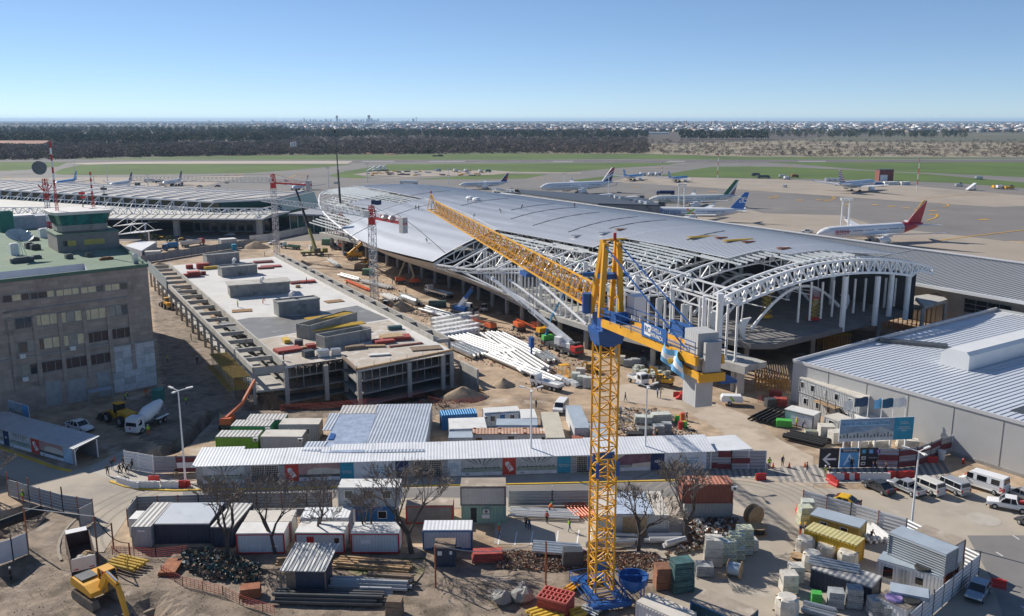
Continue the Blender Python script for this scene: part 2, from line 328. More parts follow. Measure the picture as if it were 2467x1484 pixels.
n=1500;ps=rnd(n,1500,2520,338,edge);scatter('bare_scrubland',T_b,ps,[rng.uniform(.25,1.2)for _ in ps],bF,label='scattered brown bushes on pale dry grass right of the woods',cat='scrub',mids=rng.choice([0,1,1,2],n))
n=1500;ps=rnd(n,-60,700,309,lambda x:np.interp(x,[-60,300,650,700],[349,350,345,338]));scatter('evergreen_woodland',T_e,ps,[rng.uniform(1.2,2.1)for _ in ps],aU,label='dense dark green wood behind the brown scrub at left',cat='woodland',mids=rng.choice([0,0,1,1,2],n))
n=700;ps=rnd(n,640,1160,318,334)+rnd(500,1100,1560,320,335)+rnd(260,1860,2330,317,333);n=len(ps);scatter('tree_belt',T_e,ps,[rng.uniform(1.1,1.9)for _ in ps],aU,label='irregular belt of dark trees between scrub and suburbs',cat='woodland',mids=rng.choice([0,0,1,2],n))
n=4200;ps=rnd(n,-100,2560,295.5,320);scatter('suburban_trees',T_e,ps,[(rng.uniform(1.2,2.8),rng.uniform(.5,1.0))for _ in ps],aU,label='hazy mass of trees among the distant suburbs',cat='trees',mids=rng.choice([0,2,2],n))
proto=None
for i in range(44):
 x=1640+i*4.9+rng.uniform(-2,2);p=G(x,336.5+rng.uniform(-1.2,.6));s=rng.uniform(1.5,2.1)
 lab='tall dark eucalyptus in the tight row beyond the scrub'
 if proto is None:
  proto=thing('eucalyptus_tree',lab,'tree',p,0,'row of tall eucalyptus trees');
  v,f=clump(60,3.2,11,1.3,99,z0=2.2);me=MB();me.raw([Vector(a)for a in v],[tuple(a)for a in f]);me.build('crown',aU[0],proto);MB().tube((0,0,0),(0,0,8),.35,5,.15).build('trunk',mat('dark_bark',(.09,.07,.055),1),proto);proto.scale=(s,s,s)
 else:dup(proto,p,rng.uniform(0,6),lab,sc=s)
def boxt():
 v=np.array([(x,y,z)for z in(0,1)for y in(-.5,.5)for x in(-.5,.5)],float);f=np.array([(4,5,7,6),(0,1,5,4),(2,6,7,3),(0,4,6,2),(1,3,7,5)]);return v,f
aV=[mat('house_white',(.75,.73,.70),.8,0,.1,.01),mat('house_grey',(.34,.33,.33),.8),mat('house_terracotta',(.38,.22,.16),.8),mat('house_cream',(.5,.42,.33),.8),mat('house_dark_roof',(.10,.10,.11),.8)]
B0=[boxt()]
n=3000;ps=rnd(n,-80,2560,lambda x:296 if 600<x<2400 else 296.5,lambda x:np.interp(x,[0,600,700,1300,2000,2467],[300,302,313,318,317,320]));scatter('suburb_houses',B0,ps,[(rng.uniform(9,30)*(1+p[1]/12000),rng.uniform(6,12))for p in ps],aV,label='countless small pale houses of the distant suburbs',cat='houses',mids=rng.choice([0,0,1,1,2,3,4,4],n))
bG=[mat('tower_grey',(.16,.17,.19),.8,0,.08,.005),mat('tower_pale',(.52,.49,.46),.8,0,.08,.005),mat('tower_brick',(.42,.28,.22),.8,0,.08,.005)]
def tower(x,yb,hp,wp,k,label,group):
 b=G(x,yb);s=b.y/FP;h=hp*s;w=wp*s;t=MB().box(0,0,0,w,w*.8,h*.96)
 t.box(w*.1,0,h*.96,w*.45,w*.4,h*.04)
 o=t.build('high_rise',bG[k]);o.location=b;o.rotation_euler.z=rng.uniform(-.4,.4);tag(o,label,'high-rise',group)
for i in range(62):
 x=rng.normal(820,95)if i<48 else rng.uniform(420,1130);hh=abs(rng.normal(0,2.6))+2.2+4.5*math.exp(-((x-850)/70)**2)*rng.uniform(.2,1)
 tower(x,293.6+rng.uniform(-.3,.5),hh,rng.uniform(1.2,3.0),0,'blue-grey high-rise among those of the hazy far skyline','high-rises on the far skyline')
tower(812,294,15,4,0,'tall stepped high-rise left of the skyline centre','high-rises on the far skyline');tower(889,294,16,5.5,0,'widest and tallest hazy tower of the far skyline','high-rises on the far skyline');tower(1003,295,13,1.4,0,'thin lone chimney-like tower right of the far skyline','high-rises on the far skyline');tower(996,295,9,4,0,'low wide block beside the thin lone tower','high-rises on the far skyline')
for i in range(40):
 x=rng.uniform(1535,1870);hh=rng.uniform(4,9);tower(x,300+rng.uniform(-1.2,1),hh,rng.uniform(2.5,5.5),int(rng.choice([1,2,2,1])),'apartment tower in the right-hand suburb, pale or brick red','apartment towers of the suburb')
for i,(x,y,w,h,l)in enumerate([(1237,316,62,6,'long white warehouse with blue band beyond the tree belt'),(1075,314,30,4,'white warehouse left of the tree belt gap'),(1450,313,150,5,'longest pale warehouse behind the eucalyptus trees'),(1595,314,80,7,'brown brick warehouse beside the longest pale one'),(1110,303,30,4,'small far white shed near the skyline'),(1560,323,95,4,'low white shed partly behind the tree belt'),(1168,318,18,3,'small cream shed at the tree belt')]):
 b=G(x,y);s=b.y/FP;t=thing('warehouse',l,'warehouse',b);MB().box(0,0,0,w*s,40,h*s*.8).build('wall',bG[2]if i==3 else aV[0],t);MB().box(0,0,h*s*.8,w*s*1.01,41,h*s*.2).build('roof',mat('shed_roof_blue',(.25,.33,.45),.6)if i==0 else aV[0 if i!=3 else 3],t)
b=G(60,352);t=thing('hangar','long hangar with faded red roof at far left woods','hangar',b);s=b.y/FP
MB().box(0,0,0,115*s,30,6*s).build('wall',aV[0],t);mb=MB().prism([(-58*s,-16),(58*s,-16),(58*s,16),(-58*s,16)],6*s,6.1*s);mb.raw([(-58*s,-16,6.1*s),(58*s,-16,6.1*s),(58*s,0,13*s),(-58*s,0,13*s),(58*s,16,6.1*s),(-58*s,16,6.1*s)],[(0,1,2,3),(3,2,4,5),(0,3,5),(1,4,2)]).build('roof',mat('red_roof',(.42,.2,.13),.8,0,.2,.05),t)
b=G(707,362);t=thing('silo_plant','group of three pale silos standing at the wood edge','silo plant',b);s=b.y/FP
for i,x in enumerate((-5,0,6)):MB().lathe((x*s,0,0),[(1.9*s*.6,0),(2.2*s,3*s),(2.2*s,(17+i)*s),(1.2*s,(19+i)*s)],10).build('silo',aV[0],t,smooth=True)
for i,(c,x,y,w,h,l)in enumerate([(1,300,345,160,9,'long low gravel heap at the wood edge by the silos'),(1,480,345,110,14,'steep grey gravel heap right of the silos'),(1,1260,368,130,16,'red-brown earth heap at the wood edge'),(1,1060,360,90,14,'brown earth heap left of the red-brown one')]):
 p=qg(c,0,x,y+12);s=p.y/FP*.26866;mb=MB();R=[]
 for k in range(5):
  r=1-k/4*.95;R.append([(w*s/2*r*math.cos(a)*(1+.12*math.sin(3*a+i)),8*r*math.sin(a),h*s*(k/4)**.8)for a in[j*math.pi/7 for j in range(14)]])
 mb.loft(R);o=mb.build('gravel_heap',mat('gravel',(.22,.19,.165),1,0,.2,.1)if i<2 else mat('red_earth',(.26,.16,.10),1,0,.2,.1),smooth=True);o.location=p;tag(o,l,'heap')
 # SITE PAVING
b3=mat('worn_road',(.40,.345,.275),.9,0,.14,.12,stain=[((.30,.265,.225),.08,.57),((.46,.41,.34),.2,.6)],bump=.1,bscale=6)
bi=mat('dark_asphalt',(.20,.19,.18),.9,0,.12,.15,stain=((.26,.245,.22),.12,.58))
bj=mat('yellow_kerb_paint',(.62,.40,.04),.8,0,.2,.5);bo=mat('light_pavement',(.44,.40,.34),.9,0,.12,.3,stain=((.36,.32,.27),.3,.57))
aq=mat('concrete',(.42,.40,.36),.85,0,.16,.35,stain=[((.28,.265,.24),.35,.57),((.50,.47,.42),.8,.62)])
au=mat('weathered_concrete',(.30,.285,.26),.9,0,.2,.3,stain=((.18,.17,.155),.3,.56))
ae=mat('white_steel_paint',(.78,.78,.77),.45,0,.06,.5);ak=mat('white_paint_worn',(.70,.69,.66),.6,0,.12,.6,stain=((.5,.44,.36),.7,.68))
af=mat('galvanised_steel',(.55,.57,.58),.35,.75,.15,.6);bH=mat('dark_void',(.03,.032,.036),.8);aw=mat('black_rubber',(.02,.02,.021),.8);ab=mat('dark_steel',(.10,.105,.11),.5,.5,.2,1)
av=mat('rusty_steel',(.30,.11,.05),.8,.2,.35,1.5,stain=((.42,.23,.13),.8,.6));ag=mat('red_paint',(.50,.03,.025),.5,0,.12,.6);ap=mat('crane_blue',(.015,.09,.30),.45,0,.15,.6);ai=mat('crane_yellow',(.72,.36,.025),.5,0,.14,.7,stain=((.45,.22,.03),.8,.68))
ar=mat('timber',(.42,.28,.15),.85,0,.3,2);ao=mat('weathered_timber',(.22,.16,.11),.9,0,.3,2);aG=mat('yellow_formwork_beam',(.60,.40,.05),.7,0,.25,2);ay=mat('orange_paint',(.70,.14,.04),.5,0,.12,.7,stain=((.5,.12,.05),.9,.64))
a6=glass('dark_glass',(.02,.028,.032));bI=glass('green_glass',(.03,.10,.085));an=mat('plastic_wrap',(.62,.58,.50),.3,0,.2,1.5,stain=((.42,.38,.32),1.2,.55));aB=mat('sand_heap',(.36,.27,.18),1,0,.25,.6,bump=.6,bscale=5)
sheet('road',PG([(-120,1040),(0,1074),(60,1093),(170,1133),(205,1128),(300,1080),(330,1120),(420,1165),(480,1180),(1000,1170),(1700,1148),(1790,1128),(1850,1140),(1960,1175),(2300,1190),(2467,1180),(2700,1240),(2900,1484),(2467,1500),(2100,1640),(1560,1500),(1640,1380),(1790,1230),(1700,1215),(1000,1225),(310,1240),(250,1330),(200,1330),(228,1240),(120,1195),(20,1150),(-120,1120)]),.004,b3)
sheet('yard_paving',PG([(1195,1222),(1420,1220),(1790,1215),(1840,1290),(1640,1400),(1500,1320),(1190,1310)]),.008,mat('yard_concrete',(.43,.37,.30),.9,0,.14,.2,stain=((.30,.26,.21),.2,.56)))
sheet('site_yard',PG([(1230,1040),(1480,985),(1420,900),(1390,870),(1180,760),(980,640),(880,600),(760,575),(640,600),(700,640),(1000,790),(1090,845),(1180,960),(1050,1000),(1040,1060)]),.002,a4)
sheet('haul_road',PG([(1470,930),(1560,920),(1690,960),(1800,1000),(1880,1060),(1960,1100),(1960,1172),(1700,1150),(1790,1105),(1740,1040),(1640,985),(1480,965)]),.006,mat('haul_road_dust',(.47,.385,.295),.95,0,.16,.2,stain=((.36,.28,.2),.15,.56)))
sheet('car_park',PG([(2330,1290),(2560,1290),(2700,1500),(2420,1500),(2390,1400)]),.009,bi)
sheet('pavement',PG([(1715,1128),(1845,1128),(1960,1120),(2300,1088),(2250,1105),(2290,1160),(1975,1165),(1850,1152),(1715,1156)]),.010,bo)
mb=MB()
a0,a1=G(1860,1128),G(2270,1095);b0,b1=G(1870,1162),G(2300,1158)
for i in range(26):
 t0=i/26;t1=t0+.019;p=[a0.lerp(a1,t0),a0.lerp(a1,t1),b0.lerp(b1,t1+.02),b0.lerp(b1,t0+.02)];mb.face([(v.x,v.y,.014)for v in p[::-1]])
a0,a1=G(1715,1130),G(1845,1130);b0,b1=G(1720,1154),G(1850,1150)
for i in range(9):
 t0=i/9;t1=t0+.055;p=[a0.lerp(a1,t0),a0.lerp(a1,t1),b0.lerp(b1,t1+.02),b0.lerp(b1,t0+.02)];mb.face([(v.x,v.y,.014)for v in p[::-1]])
struct('pavement_stripes',mb,bi)
def kerb(name,pts,w,h,m,z=.0):
 mb=MB();P=[G(*p)for p in pts]
 for a,b in zip(P,P[1:]):mb.bar((a.x,a.y,z+h/2),(b.x,b.y,z+h/2),w,h)
 return struct(name,mb,m)
kerb('kerb',[(-60,1052),(0,1079),(60,1101),(130,1126),(170,1136)],.5,.14,bj);kerb('kerb.001',[(266,1160),(300,1172),(340,1179),(420,1182),(480,1181)],.45,.14,bj)
kerb('kerb.002',[(480,1181),(900,1173),(1300,1166),(1700,1156)],.30,.13,bj)
sheet('hoarding_path',PG([(205,1130),(300,1085),(330,1120),(440,1160),(1000,1150),(1700,1125),(1715,1152),(1000,1169),(480,1178),(340,1175),(280,1160)]),.012,bo)
sheet('carriageway_shadowless',PG([(440,1183),(1000,1176),(1700,1159),(1712,1195),(1000,1200),(440,1200)]),.013,bi).name='carriageway'
mb=MB()
for x,y in((1205,1280),(1284,1279),(1345,1278),(1395,1277),(1425,1276),(1245,1281),(1480,1283),(1530,1284)):
 a=G(x,y);b=G(x-5,y+32);d=(b-a).normalized();n=Vector((-d.y,d.x,0))*.08;mb.face([(*(a-n).to_2d(),.016),(*(b-n).to_2d(),.016),(*(b+n).to_2d(),.016),(*(a+n).to_2d(),.016)])
for x,y in((2290,1395),(2320,1410),(2350,1425),(2460,1460),(2440,1290),(2400,1330)):
 a=G(x,y);b=G(x+16,y+10);mb.bar((a.x,a.y,.012),(b.x,b.y,.012),.14,.006)
struct('parking_lines',mb,aj)
mb=MB()
for c,r,x,y,rx,ry in((3,2,2105,618,95,36),):
 p=qg(c,r,x,y);mb.prism([(p.x+2.0*math.cos(a),p.y+2.0*math.sin(a))for a in[i*math.pi/10 for i in range(20)]],.008,.02)
struct('manhole_patch',mb,bo)
b4=mat('tyre_rubber_film',(.30,.26,.21),.9,0,.1,.4)
mb=MB()
def track(c,r0,r1,a0,a1,w,z):
 n=16
 for i in range(n):
  p=[]
  for aa,off in((i/n,-w),((i+1)/n,-w),((i+1)/n,w),(i/n,w)):
   a=R_(a0+(a1-a0)*aa);rr=r0+(r1-r0)*aa+off;p.append((c.x+rr*math.cos(a),c.y+rr*math.sin(a),z))
  mb.face(p)
c=G(1800,1225)
for k in range(7):track(c,7+k*1.1,9+k*1.3,15,150,.14,.0120+.0006*k)
c=G(500,1260)
for k in range(4):track(c,14+k*1.4,12+k*1.6,110,215,.16,.0165+.0006*k)
struct('tyre_tracks',mb,b4)
# NEW DEPARTURES HALL
HO=Vector((-73.5,348,0));HE=Vector((.522,-.853,0));HN=Vector((.853,.522,0))
def hw(t,s,z=0):return HO+HE*t+HN*s+Vector((0,0,z))
def ridge(t):
 if t<0:return 23.2-4.2*(t/60)**2
 if t>165:return 23.2-1.7*((t-165)/50)**1.6
 return 23.2
def roofz(t,s):
 d=38-s
 return ridge(t)-(3.3*(d/30)**2.25 if d>0 else 4.3*(-d/35)**2)
def sfront(t):return float(np.interp(t,[-62,-50,-30,-4,12,25,68,87,120],[34,20,9,-.5,-4.5,-7,-13,-14,-13]))
hall=thing('departures_hall','huge new hall with curved grey metal roof and white steel frame, front half unclad','terminal hall',hw(100,30))
b5=mat('standing_seam_roof',(.56,.58,.61),.42,.2,.05,.05,detail=3,rib=None);aW=mat('roof_edge_flashing',(.66,.67,.68),.5,.2,.05,.3)
def roofray(px,py):
 d=ray(px,py);o=Vector((0,0,CAMH));lo,hi=60,700
 f=lambda k:(lambda p:p.z-roofz((p-HO).dot(HE),(p-HO).dot(HN)))(o+d*k)
 k=60.
 while k<700 and f(k)>0:k+=.5
 p=o+d*(k-.25);return(p-HO).dot(HE),(p-HO).dot(HN)
def sback(t):return float(np.interp(t,[-62,-50,-30,0],[34,52,62,67]))
E0=[(-62,36),(-50,32),(-36,27),(-20,24),(0,23),(20,22.5),(40,21.5),(46,20.5)]
CUTS=[roofray(*p)for p in[(1209,554),(1312,575),(1385,590),(1430,595),(1497,575),(1600,596),(1755,624),(1818,609),(1852,607),(1905,614),(1988,606),(2040,605),(2110,612),(2231,646)]]
def sclad(t):
 if t<46:return float(np.interp(t,[a for a,_ in E0],[b for _,b in E0]))
 if t<121:return None
 return None
mb=MB()
def roofpatch(mb,t0,t1,f0,f1,dt=3.0,ns=22,off=0.0):
 """clad strip between t0,t1 and the edges f0(t)<s<f1(t), with raised seams running across the hall"""
 n=max(1,round((t1-t0)/dt));base=len(mb.v);vs=[];
 for i in range(n+1):
  t=t0+(t1-t0)*i/n;a,b=f0(t),f1(t)
  for j in range(ns+1):s=a+(b-a)*j/ns;vs.append(hw(t,s,roofz(t,s)+off))
 m=ns+1;fs=[(i*m+j,(i+1)*m+j,(i+1)*m+j+1,i*m+j+1)for i in range(n)for j in range(ns)]
 mb.raw(vs,fs)
def seams(mb,t0,t1,f0,f1,pitch=.9,ns=14):
 """seams running along s"""
 t=t0+pitch/2
 while t<t1:
  a,b=f0(t),f1(t);P=[hw(t,a+(b-a)*j/ns,roofz(t,a+(b-a)*j/ns)+.04)for j in range(ns+1)]
  for p,r in zip(P,P[1:]):mb.bar(p,r,.08,.05)
  t+=pitch
def seamsT(mb,t0,t1,s0,s1,pitch=1.0):
 """seams running along the hall"""
 s=s0
 while s<s1:
  n=max(1,int((t1-t0)/6));P=[hw(t0+(t1-t0)*i/n,s,roofz(t0+(t1-t0)*i/n,s)+.04)for i in range(n+1)]
  for p,r in zip(P,P[1:]):mb.bar(p,r,.10,.09)
  s+=pitch
c=lambda v:(lambda t:v)
cut=lambda ts:(lambda t:float(np.interp(t,[a for a,_ in ts],[b for _,b in ts])))
FE=cut([(-62,36),(-48,30),(-30,25.5),(-12,23.5),(0,22.8),(45,21)])
R1=[(121,7.0),(165,8.0)];R2=[(165,16.3),(199.5,18.1)];R3=[(199.5,28),(206,29.8)];R4=[(206,39.4),(213,48)]
PATCH=[(-62,46,FE,sback),(46,121,sfront,sback),(121,165,cut(R1),sback),(165,199.5,cut(R2),sback),(199.5,206,cut(R3),sback),(206,211,cut(R4),sback),(16,46,lambda t:max(sfront(t)+9,3.5),lambda t:10.5+.06*(t-16)),(28,46,lambda t:sfront(t)+4.0,lambda t:sfront(t)+8.6)]
for a in PATCH:roofpatch(mb,*a)
mb.build('roof_cladding',b5,hall,world=True,smooth=True)
mb=MB()
for t0,t1,f0,f1 in PATCH:seams(mb,t0,t1,f0,f1,.95)
mb.build('roof_seam',mat('roof_seam_metal',(.50,.52,.55),.4,.5,.05,.3),hall,world=True)
for pts in[[(46,21),(46,sfront(46))],[(121,7),(121,-13)],[(46,21.3),(90,14),(121,7.2)],[(121,7.2),(165,8.2)],[(165,8),(165,17)],[(165,16.5),(199.5,18.2)],[(199.5,18.2),(199.5,28)],[(60,16),(60,0)],[(60,-3),(60,-12.5)],[(-60,35.5),(-48,29.6),(-30,25),(-12,23),(0,22.4),(45,20.7)]]:
 mb=MB()
 for(ta,sa),(tb,sb)in zip(pts,pts[1:]):
  n=8;P=[hw(ta+(tb-ta)*i/n,sa+(sb-sa)*i/n,roofz(ta+(tb-ta)*i/n,sa+(sb-sa)*i/n)+.13)for i in range(n+1)]
  for p,r in zip(P,P[1:]):mb.bar(p,r,.38,.12)
 mb.build('roof_flashing',aW,hall,world=True)
for ta,sa,tb,sb in[(60,4,85,-1),(85,-1,121,-9),(30,40,34,20),(70,42,76,20),(95,44,101,24),(108,44,114,16),(125,40,129,14),(140,42,146,14),(150,44,153,22),(176,40,180,24)]:
 mb=MB();n=10;P=[hw(ta+(tb-ta)*i/n,sa+(sb-sa)*i/n,roofz(ta+(tb-ta)*i/n,sa+(sb-sa)*i/n)+.08)for i in range(n+1)]
 for p,r in zip(P,P[1:]):mb.bar(p,r,.2,.12)
 mb.build('roof_joint',mat('roof_joint_dark',(.13,.14,.16),.6),hall,world=True)
def purl(mb,t0,t1,s,w=.32):
 n=max(1,int((t1-t0)/5));P=[hw(t0+(t1-t0)*i/n,s,roofz(t0+(t1-t0)*i/n,s)-.25)for i in range(n+1)]
 for p,r in zip(P,P[1:]):mb.bar(p,r,w,.34)
b6=mat('galvanised_purlin',(.72,.75,.74),.4,.2,.08,.5)
GAP=[(-52,16,[11,13,15,17,19,21,23,24.5]),(-26,46,[12.5,14.3,16.1,17.9,19.5]),(-6,16,[1.5,3.2,5,6.8,8.6,10.4]),(8,46,[-1,.6,2.2]),(16,60,[-4.5,-6.0,-7.5,-9.0,-10.3,-11.6]),(40,46,[-5,-3]),(121,150,[1,2.5,4,5.5]),(150,165,[5.2,6.7]),(165,192,[8.8,10.4,12,13.6,15.2]),(172,200,[16.6,7.2]),(192,204,[17.4,19.2,21,22.8,24.6,26.4,28.2]),(192,211,[31,33,35,37]),(204,212,[39,41,43]),(204,212,[27,29])]
for t0,t1,ss in GAP:
 mb=MB()
 for s in ss:
  a=t0
  while a<t1 and(a<0)and s<sfront(a)+.6:a+=2
  purl(mb,max(a,t0),t1,s)
 mb.build('purlin_bay',b6,hall,world=True)
def sfT(t):return float(np.interp(t,[-50,-30,-4,25,68,87,120,150,170,185,200,212],[20,9,0,-6.5,-12.5,-13.5,-12.8,-9.5,-6.2,-5.6,-3.4,-.6]))
def tz(t,s):
 k=smooth((t-135)/25.);return roofz(t,s)if s>7.5 or k<=0 else roofz(t,s)*(1-k)+k*(roofz(t,7.5)-(7.5-s)*.24)
def truss_at(t,drop=.75,w=.36,depth=2.7,wd=.22):
 mb=MB();a=sfT(t);b=sback(min(t,0))if t<0 else 67.5;n=26;A=[];B=[]
 for i in range(n+1):
  s=a+(b-a)*i/n;k=min(1,.28+(s-a)/9)*min(1,.35+(b-s)/8);z=float(tz(t,s))-drop;A.append(hw(t,s,z));B.append(hw(t,s,z-depth*k))
 mb.truss(A,B,w,wd);return mb
for i,t in enumerate([-40,-30,-20,-10,0,11,22,33,44,121,130.5,140,149.5,159,168.5,178,187.5,197]):
 truss_at(t).build('roof_truss',ae,hall,world=True)
mb=MB();n=34;A=[];B=[];A2=[]
for i in range(n+1):
 s=4+66*i/n;z=20.75-3.6*(max(0,34-s)/27)**1.9-4.3*(max(0,s-36)/34)**2;A.append(hw(213,s,z));A2.append(hw(210.5,s,z+.25));B.append(hw(213,s,z-(2.9 if 1<i<n-3 else 1.4)))
mb.truss(A,B,.5,.3)
for p,r in zip(A2,A2[1:]):mb.bar(p,r,.45)
for i in range(0,n+1):mb.bar(A[i],A2[i],.2)
for i in range(3,n,2):mb.bar(A2[i],B[i],.2)
for k in(-.28,.28):mb.bar(A[0]+HE*k*6,A2[0]+HE*k,.3)
mb.build('end_arch_truss',ae,hall,world=True)
mb=MB();T=[121+i*4.75 for i in range(17)]
mb.truss([hw(t,sfT(t)+.2,float(tz(t,sfT(t)))-.9)for t in T],[hw(t,sfT(t)+.9,float(tz(t,sfT(t)))-2.0)for t in T],.36,.2)
mb.build('front_edge_beam',ae,hall,world=True)
mb=MB();T=[121+i*3.17 for i in range(30)]
A=[hw(t,7.5,roofz(t,7.5)-1.0)for t in T];B=[hw(t,7.5,roofz(t,7.5)-3.6)for t in T];mb.truss(A,B,.34,.22);mb.build('column_line_truss',ae,hall,world=True)
mb=MB();A=[hw(t,3.0,roofz(t,3.0)-1.6)for t in T[8:]];B=[hw(t,3.6,roofz(t,3.0)-3.7)for t in T[8:]];mb.truss(A,B,.3,.2);mb.build('column_line_truss',ae,hall,world=True)
mb=MB();A=[hw(t,30,roofz(t,30)-1.0)for t in T[12:29]];B=[hw(t,30,roofz(t,30)-3.4)for t in T[12:29]];mb.truss(A,B,.3,.2);mb.build('column_line_truss',ae,hall,world=True)
mb=MB();A=[hw(t,52,roofz(t,52)-1.0)for t in T[18:29]];B=[hw(t,52,roofz(t,52)-3.4)for t in T[18:29]];mb.truss(A,B,.3,.2);mb.build('column_line_truss',ae,hall,world=True)
eav=[(-62,34),(-58,27),(-50,20),(-40,14),(-30,9),(-17,4),(-4,-.5),(12,-4.5),(25,-7),(45,-10),(68,-13)]
mb=MB();P=[hw(t,s,roofz(t,s)-.35)for t,s in eav]
for a,b in zip(P,P[1:]):mb.tube(a,b,.33,6)
P2=[hw(t+3.5,s+3.5,roofz(t+3.5,s+3.5)-3.2)for t,s in eav[:8]]
for a,b in zip(P2,P2[1:]):mb.tube(a,b,.26,6)
for a,b in zip(P,P2):mb.bar(a,b,.22)
mb.build('eave_tube',ae,hall,world=True)
def colz(t,s):return roofz(t,s)-1.2
for t in[121,130.5,140,149.5,159,168.5,178,187.5,199,208.5]:
 MB().tube(hw(t,3.2,6),hw(t,3.2,colz(t,3.2)),.48,10).build('main_column',ae,hall,world=True,smooth=True)
MB().tube(hw(213.5,2.4,6),hw(213.5,2.4,17.4),.7,10).build('main_column',ae,hall,world=True,smooth=True)
for t in[150,165,180,195,211]:MB().tube(hw(t,58,6),hw(t,58,roofz(t,58)-4.2),.6,10).build('main_column',ae,hall,world=True,smooth=True)
for s in[40,51,62]:MB().tube(hw(212.5,s,5),hw(212.5,s,17-(s>50)*.9),.62,10).build('main_column',ae,hall,world=True,smooth=True)
def sd(t):return float(np.interp(t,[-6,20,28.7,60,100,121.7,140,157.6,170,185.5,200,223.4,226],[-.3,2.2,2.7,1.8,.6,-.5,-3.2,-6,-7,-6.7,-4.5,-1.3,-1]))
t=122.0;k=0
while t<222:
 s=max(sd(t)+1.0,sfT(min(t,212))+.4)if t<185 else sd(t)+1.2
 zt=float(tz(t,max(s,-12)))-(2.6 if t<160 else 1.3)if t<212 else 16.6-(t-212)*.02
 mb=MB().bar(hw(t,s,6),hw(t,s,zt),.36,.5);mb.box(*hw(t,s).to_2d(),6,.7,.7,.3);mb.build('facade_post',ak,hall,world=True);t+=2.15;k+=1
for t in[i*2.3-2 for i in range(28)]:
 s=sd(t)+1;MB().bar(hw(t,s,6),hw(t,s,roofz(t,s)-.7),.42,.6).build('facade_post',ak,hall,world=True)
for i in range(10):
 s=30+i*3.6;zt=15.6-2.4*((s-36)/34)**2 if s>36 else 16;MB().bar(hw(209,s,7.5),hw(209,s,zt),.36,.5).build('facade_post',ak,hall,world=True)
for t0,t1 in[(124,141),(133,151),(143,161),(152,171),(163,182),(176,193)]:
 MB().tube(hw(t0,sfT(t0)+1.2,roofz(t0,sfT(t0))-2.2),hw(t1,sd(t1)+.6,6.1),.3,8).build('leaning_prop',ae,hall,world=True,smooth=True)
mb=MB();tt=[-6+i*6 for i in range(39)]
front=[hw(t,sd(t))for t in tt if t<=222]+[hw(224,-1.2)];back=[hw(224,4.6),hw(190,4.8),hw(150,5),hw(146,67),hw(-6,67)]
mb.prism([(p.x,p.y)for p in front+back],4.9,6.0);mb.build('front_deck',aq,hall,world=True)
mb=MB();main=[hw(146.2,10.5),hw(205,10.2),hw(213,12),hw(215.5,16),hw(213,40),hw(210,66.8),hw(146.2,66.8)];mb.prism([(p.x,p.y)for p in main],4.9,6.0);mb.build('floor_slab',mat('slab_with_painted_shade',(.20,.19,.18),.95,0,.2,.3),hall,world=True)  # slab colour darkened, interior shade of the hall is painted in
for i,t in enumerate(range(0,222,10)):
 MB().tube(hw(t,sd(t)+2.2,0),hw(t,sd(t)+2.2,4.9),.6,8).build('deck_column',aq,hall,world=True)
for t in(204,222):mb=MB().bar(hw(t,0,0),hw(t,0,4.9),1.3,1.3);mb.build('portal_leg',aq,hall,world=True)
mb=MB().bar(hw(202,-3.6,5.3),hw(224.5,-1.1,5.3),1.0,1.5);mb.build('portal_beam',aq,hall,world=True)
for t in range(150,214,12):
 for s in(14,34,56):MB().bar(hw(t,s,0),hw(t,s,4.9),.9).build('deck_column',au,hall,world=True)
mb=MB();
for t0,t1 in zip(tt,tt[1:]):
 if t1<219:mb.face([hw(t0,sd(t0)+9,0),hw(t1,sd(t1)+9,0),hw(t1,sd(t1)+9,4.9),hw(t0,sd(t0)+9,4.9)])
mb.build('undercroft_dark_sheet',mat('undercroft_painted_shade',(.07,.07,.075),.8,0,.2,.4),hall,world=True)  # added near-black sheet, stands in for the shade below the deck
mb=MB()
for t0,t1 in zip(tt,tt[1:]):
 if t1<=120 and t0>=18:mb.face([hw(t0,sd(t0)+2.2,6),hw(t1,sd(t1)+2.2,6),hw(t1,sd(t1)+2.2,12.2),hw(t0,sd(t0)+2.2,12.2)])
mb.build('curtain_wall',a6,hall,world=True)
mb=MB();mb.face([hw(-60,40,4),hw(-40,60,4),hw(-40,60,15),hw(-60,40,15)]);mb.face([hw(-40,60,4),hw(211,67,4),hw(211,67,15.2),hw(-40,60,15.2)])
mb.build('rear_wall',mat('rear_wall_painted_shade',(.09,.09,.095),.85,0,.2,.2),hall,world=True)  # rear wall tone includes the painted gloom of the hall interior
up=[(50,-9.6),(60,-11.6),(75,-13.3),(90,-13.9),(105,-13.7),(121,-13),(130,-12.2),(140,-10.8),(150,-9.2),(158,-7.8),(163,-7.2)]
zu=[roofz(t,s)-.4 for t,s in up];zu[6:]=[11.1,9.7,8.3,7.2,6.3]
rings=[]
for(t,s),z in zip(up,zu):
 a=hw(t,s,z);lo=hw(t,sd(t)-.25,6.05);R=[]
 for j in range(9):
  k=j/8;R.append(a.lerp(lo,k)+Vector((0,0,-(z-6)*.34*math.sin(math.pi*k)))-HN*(1.4*math.sin(math.pi*k)*-1))
 rings.append(R)
MB().loft(rings,close=False,caps=False).build('curved_soffit',mat('soffit_panel',(.50,.48,.45),.5,.2,.06,.2),hall,world=True,smooth=True)
bq=mat('white_rib_paint',(.74,.73,.70),.5,0,.06,.4)
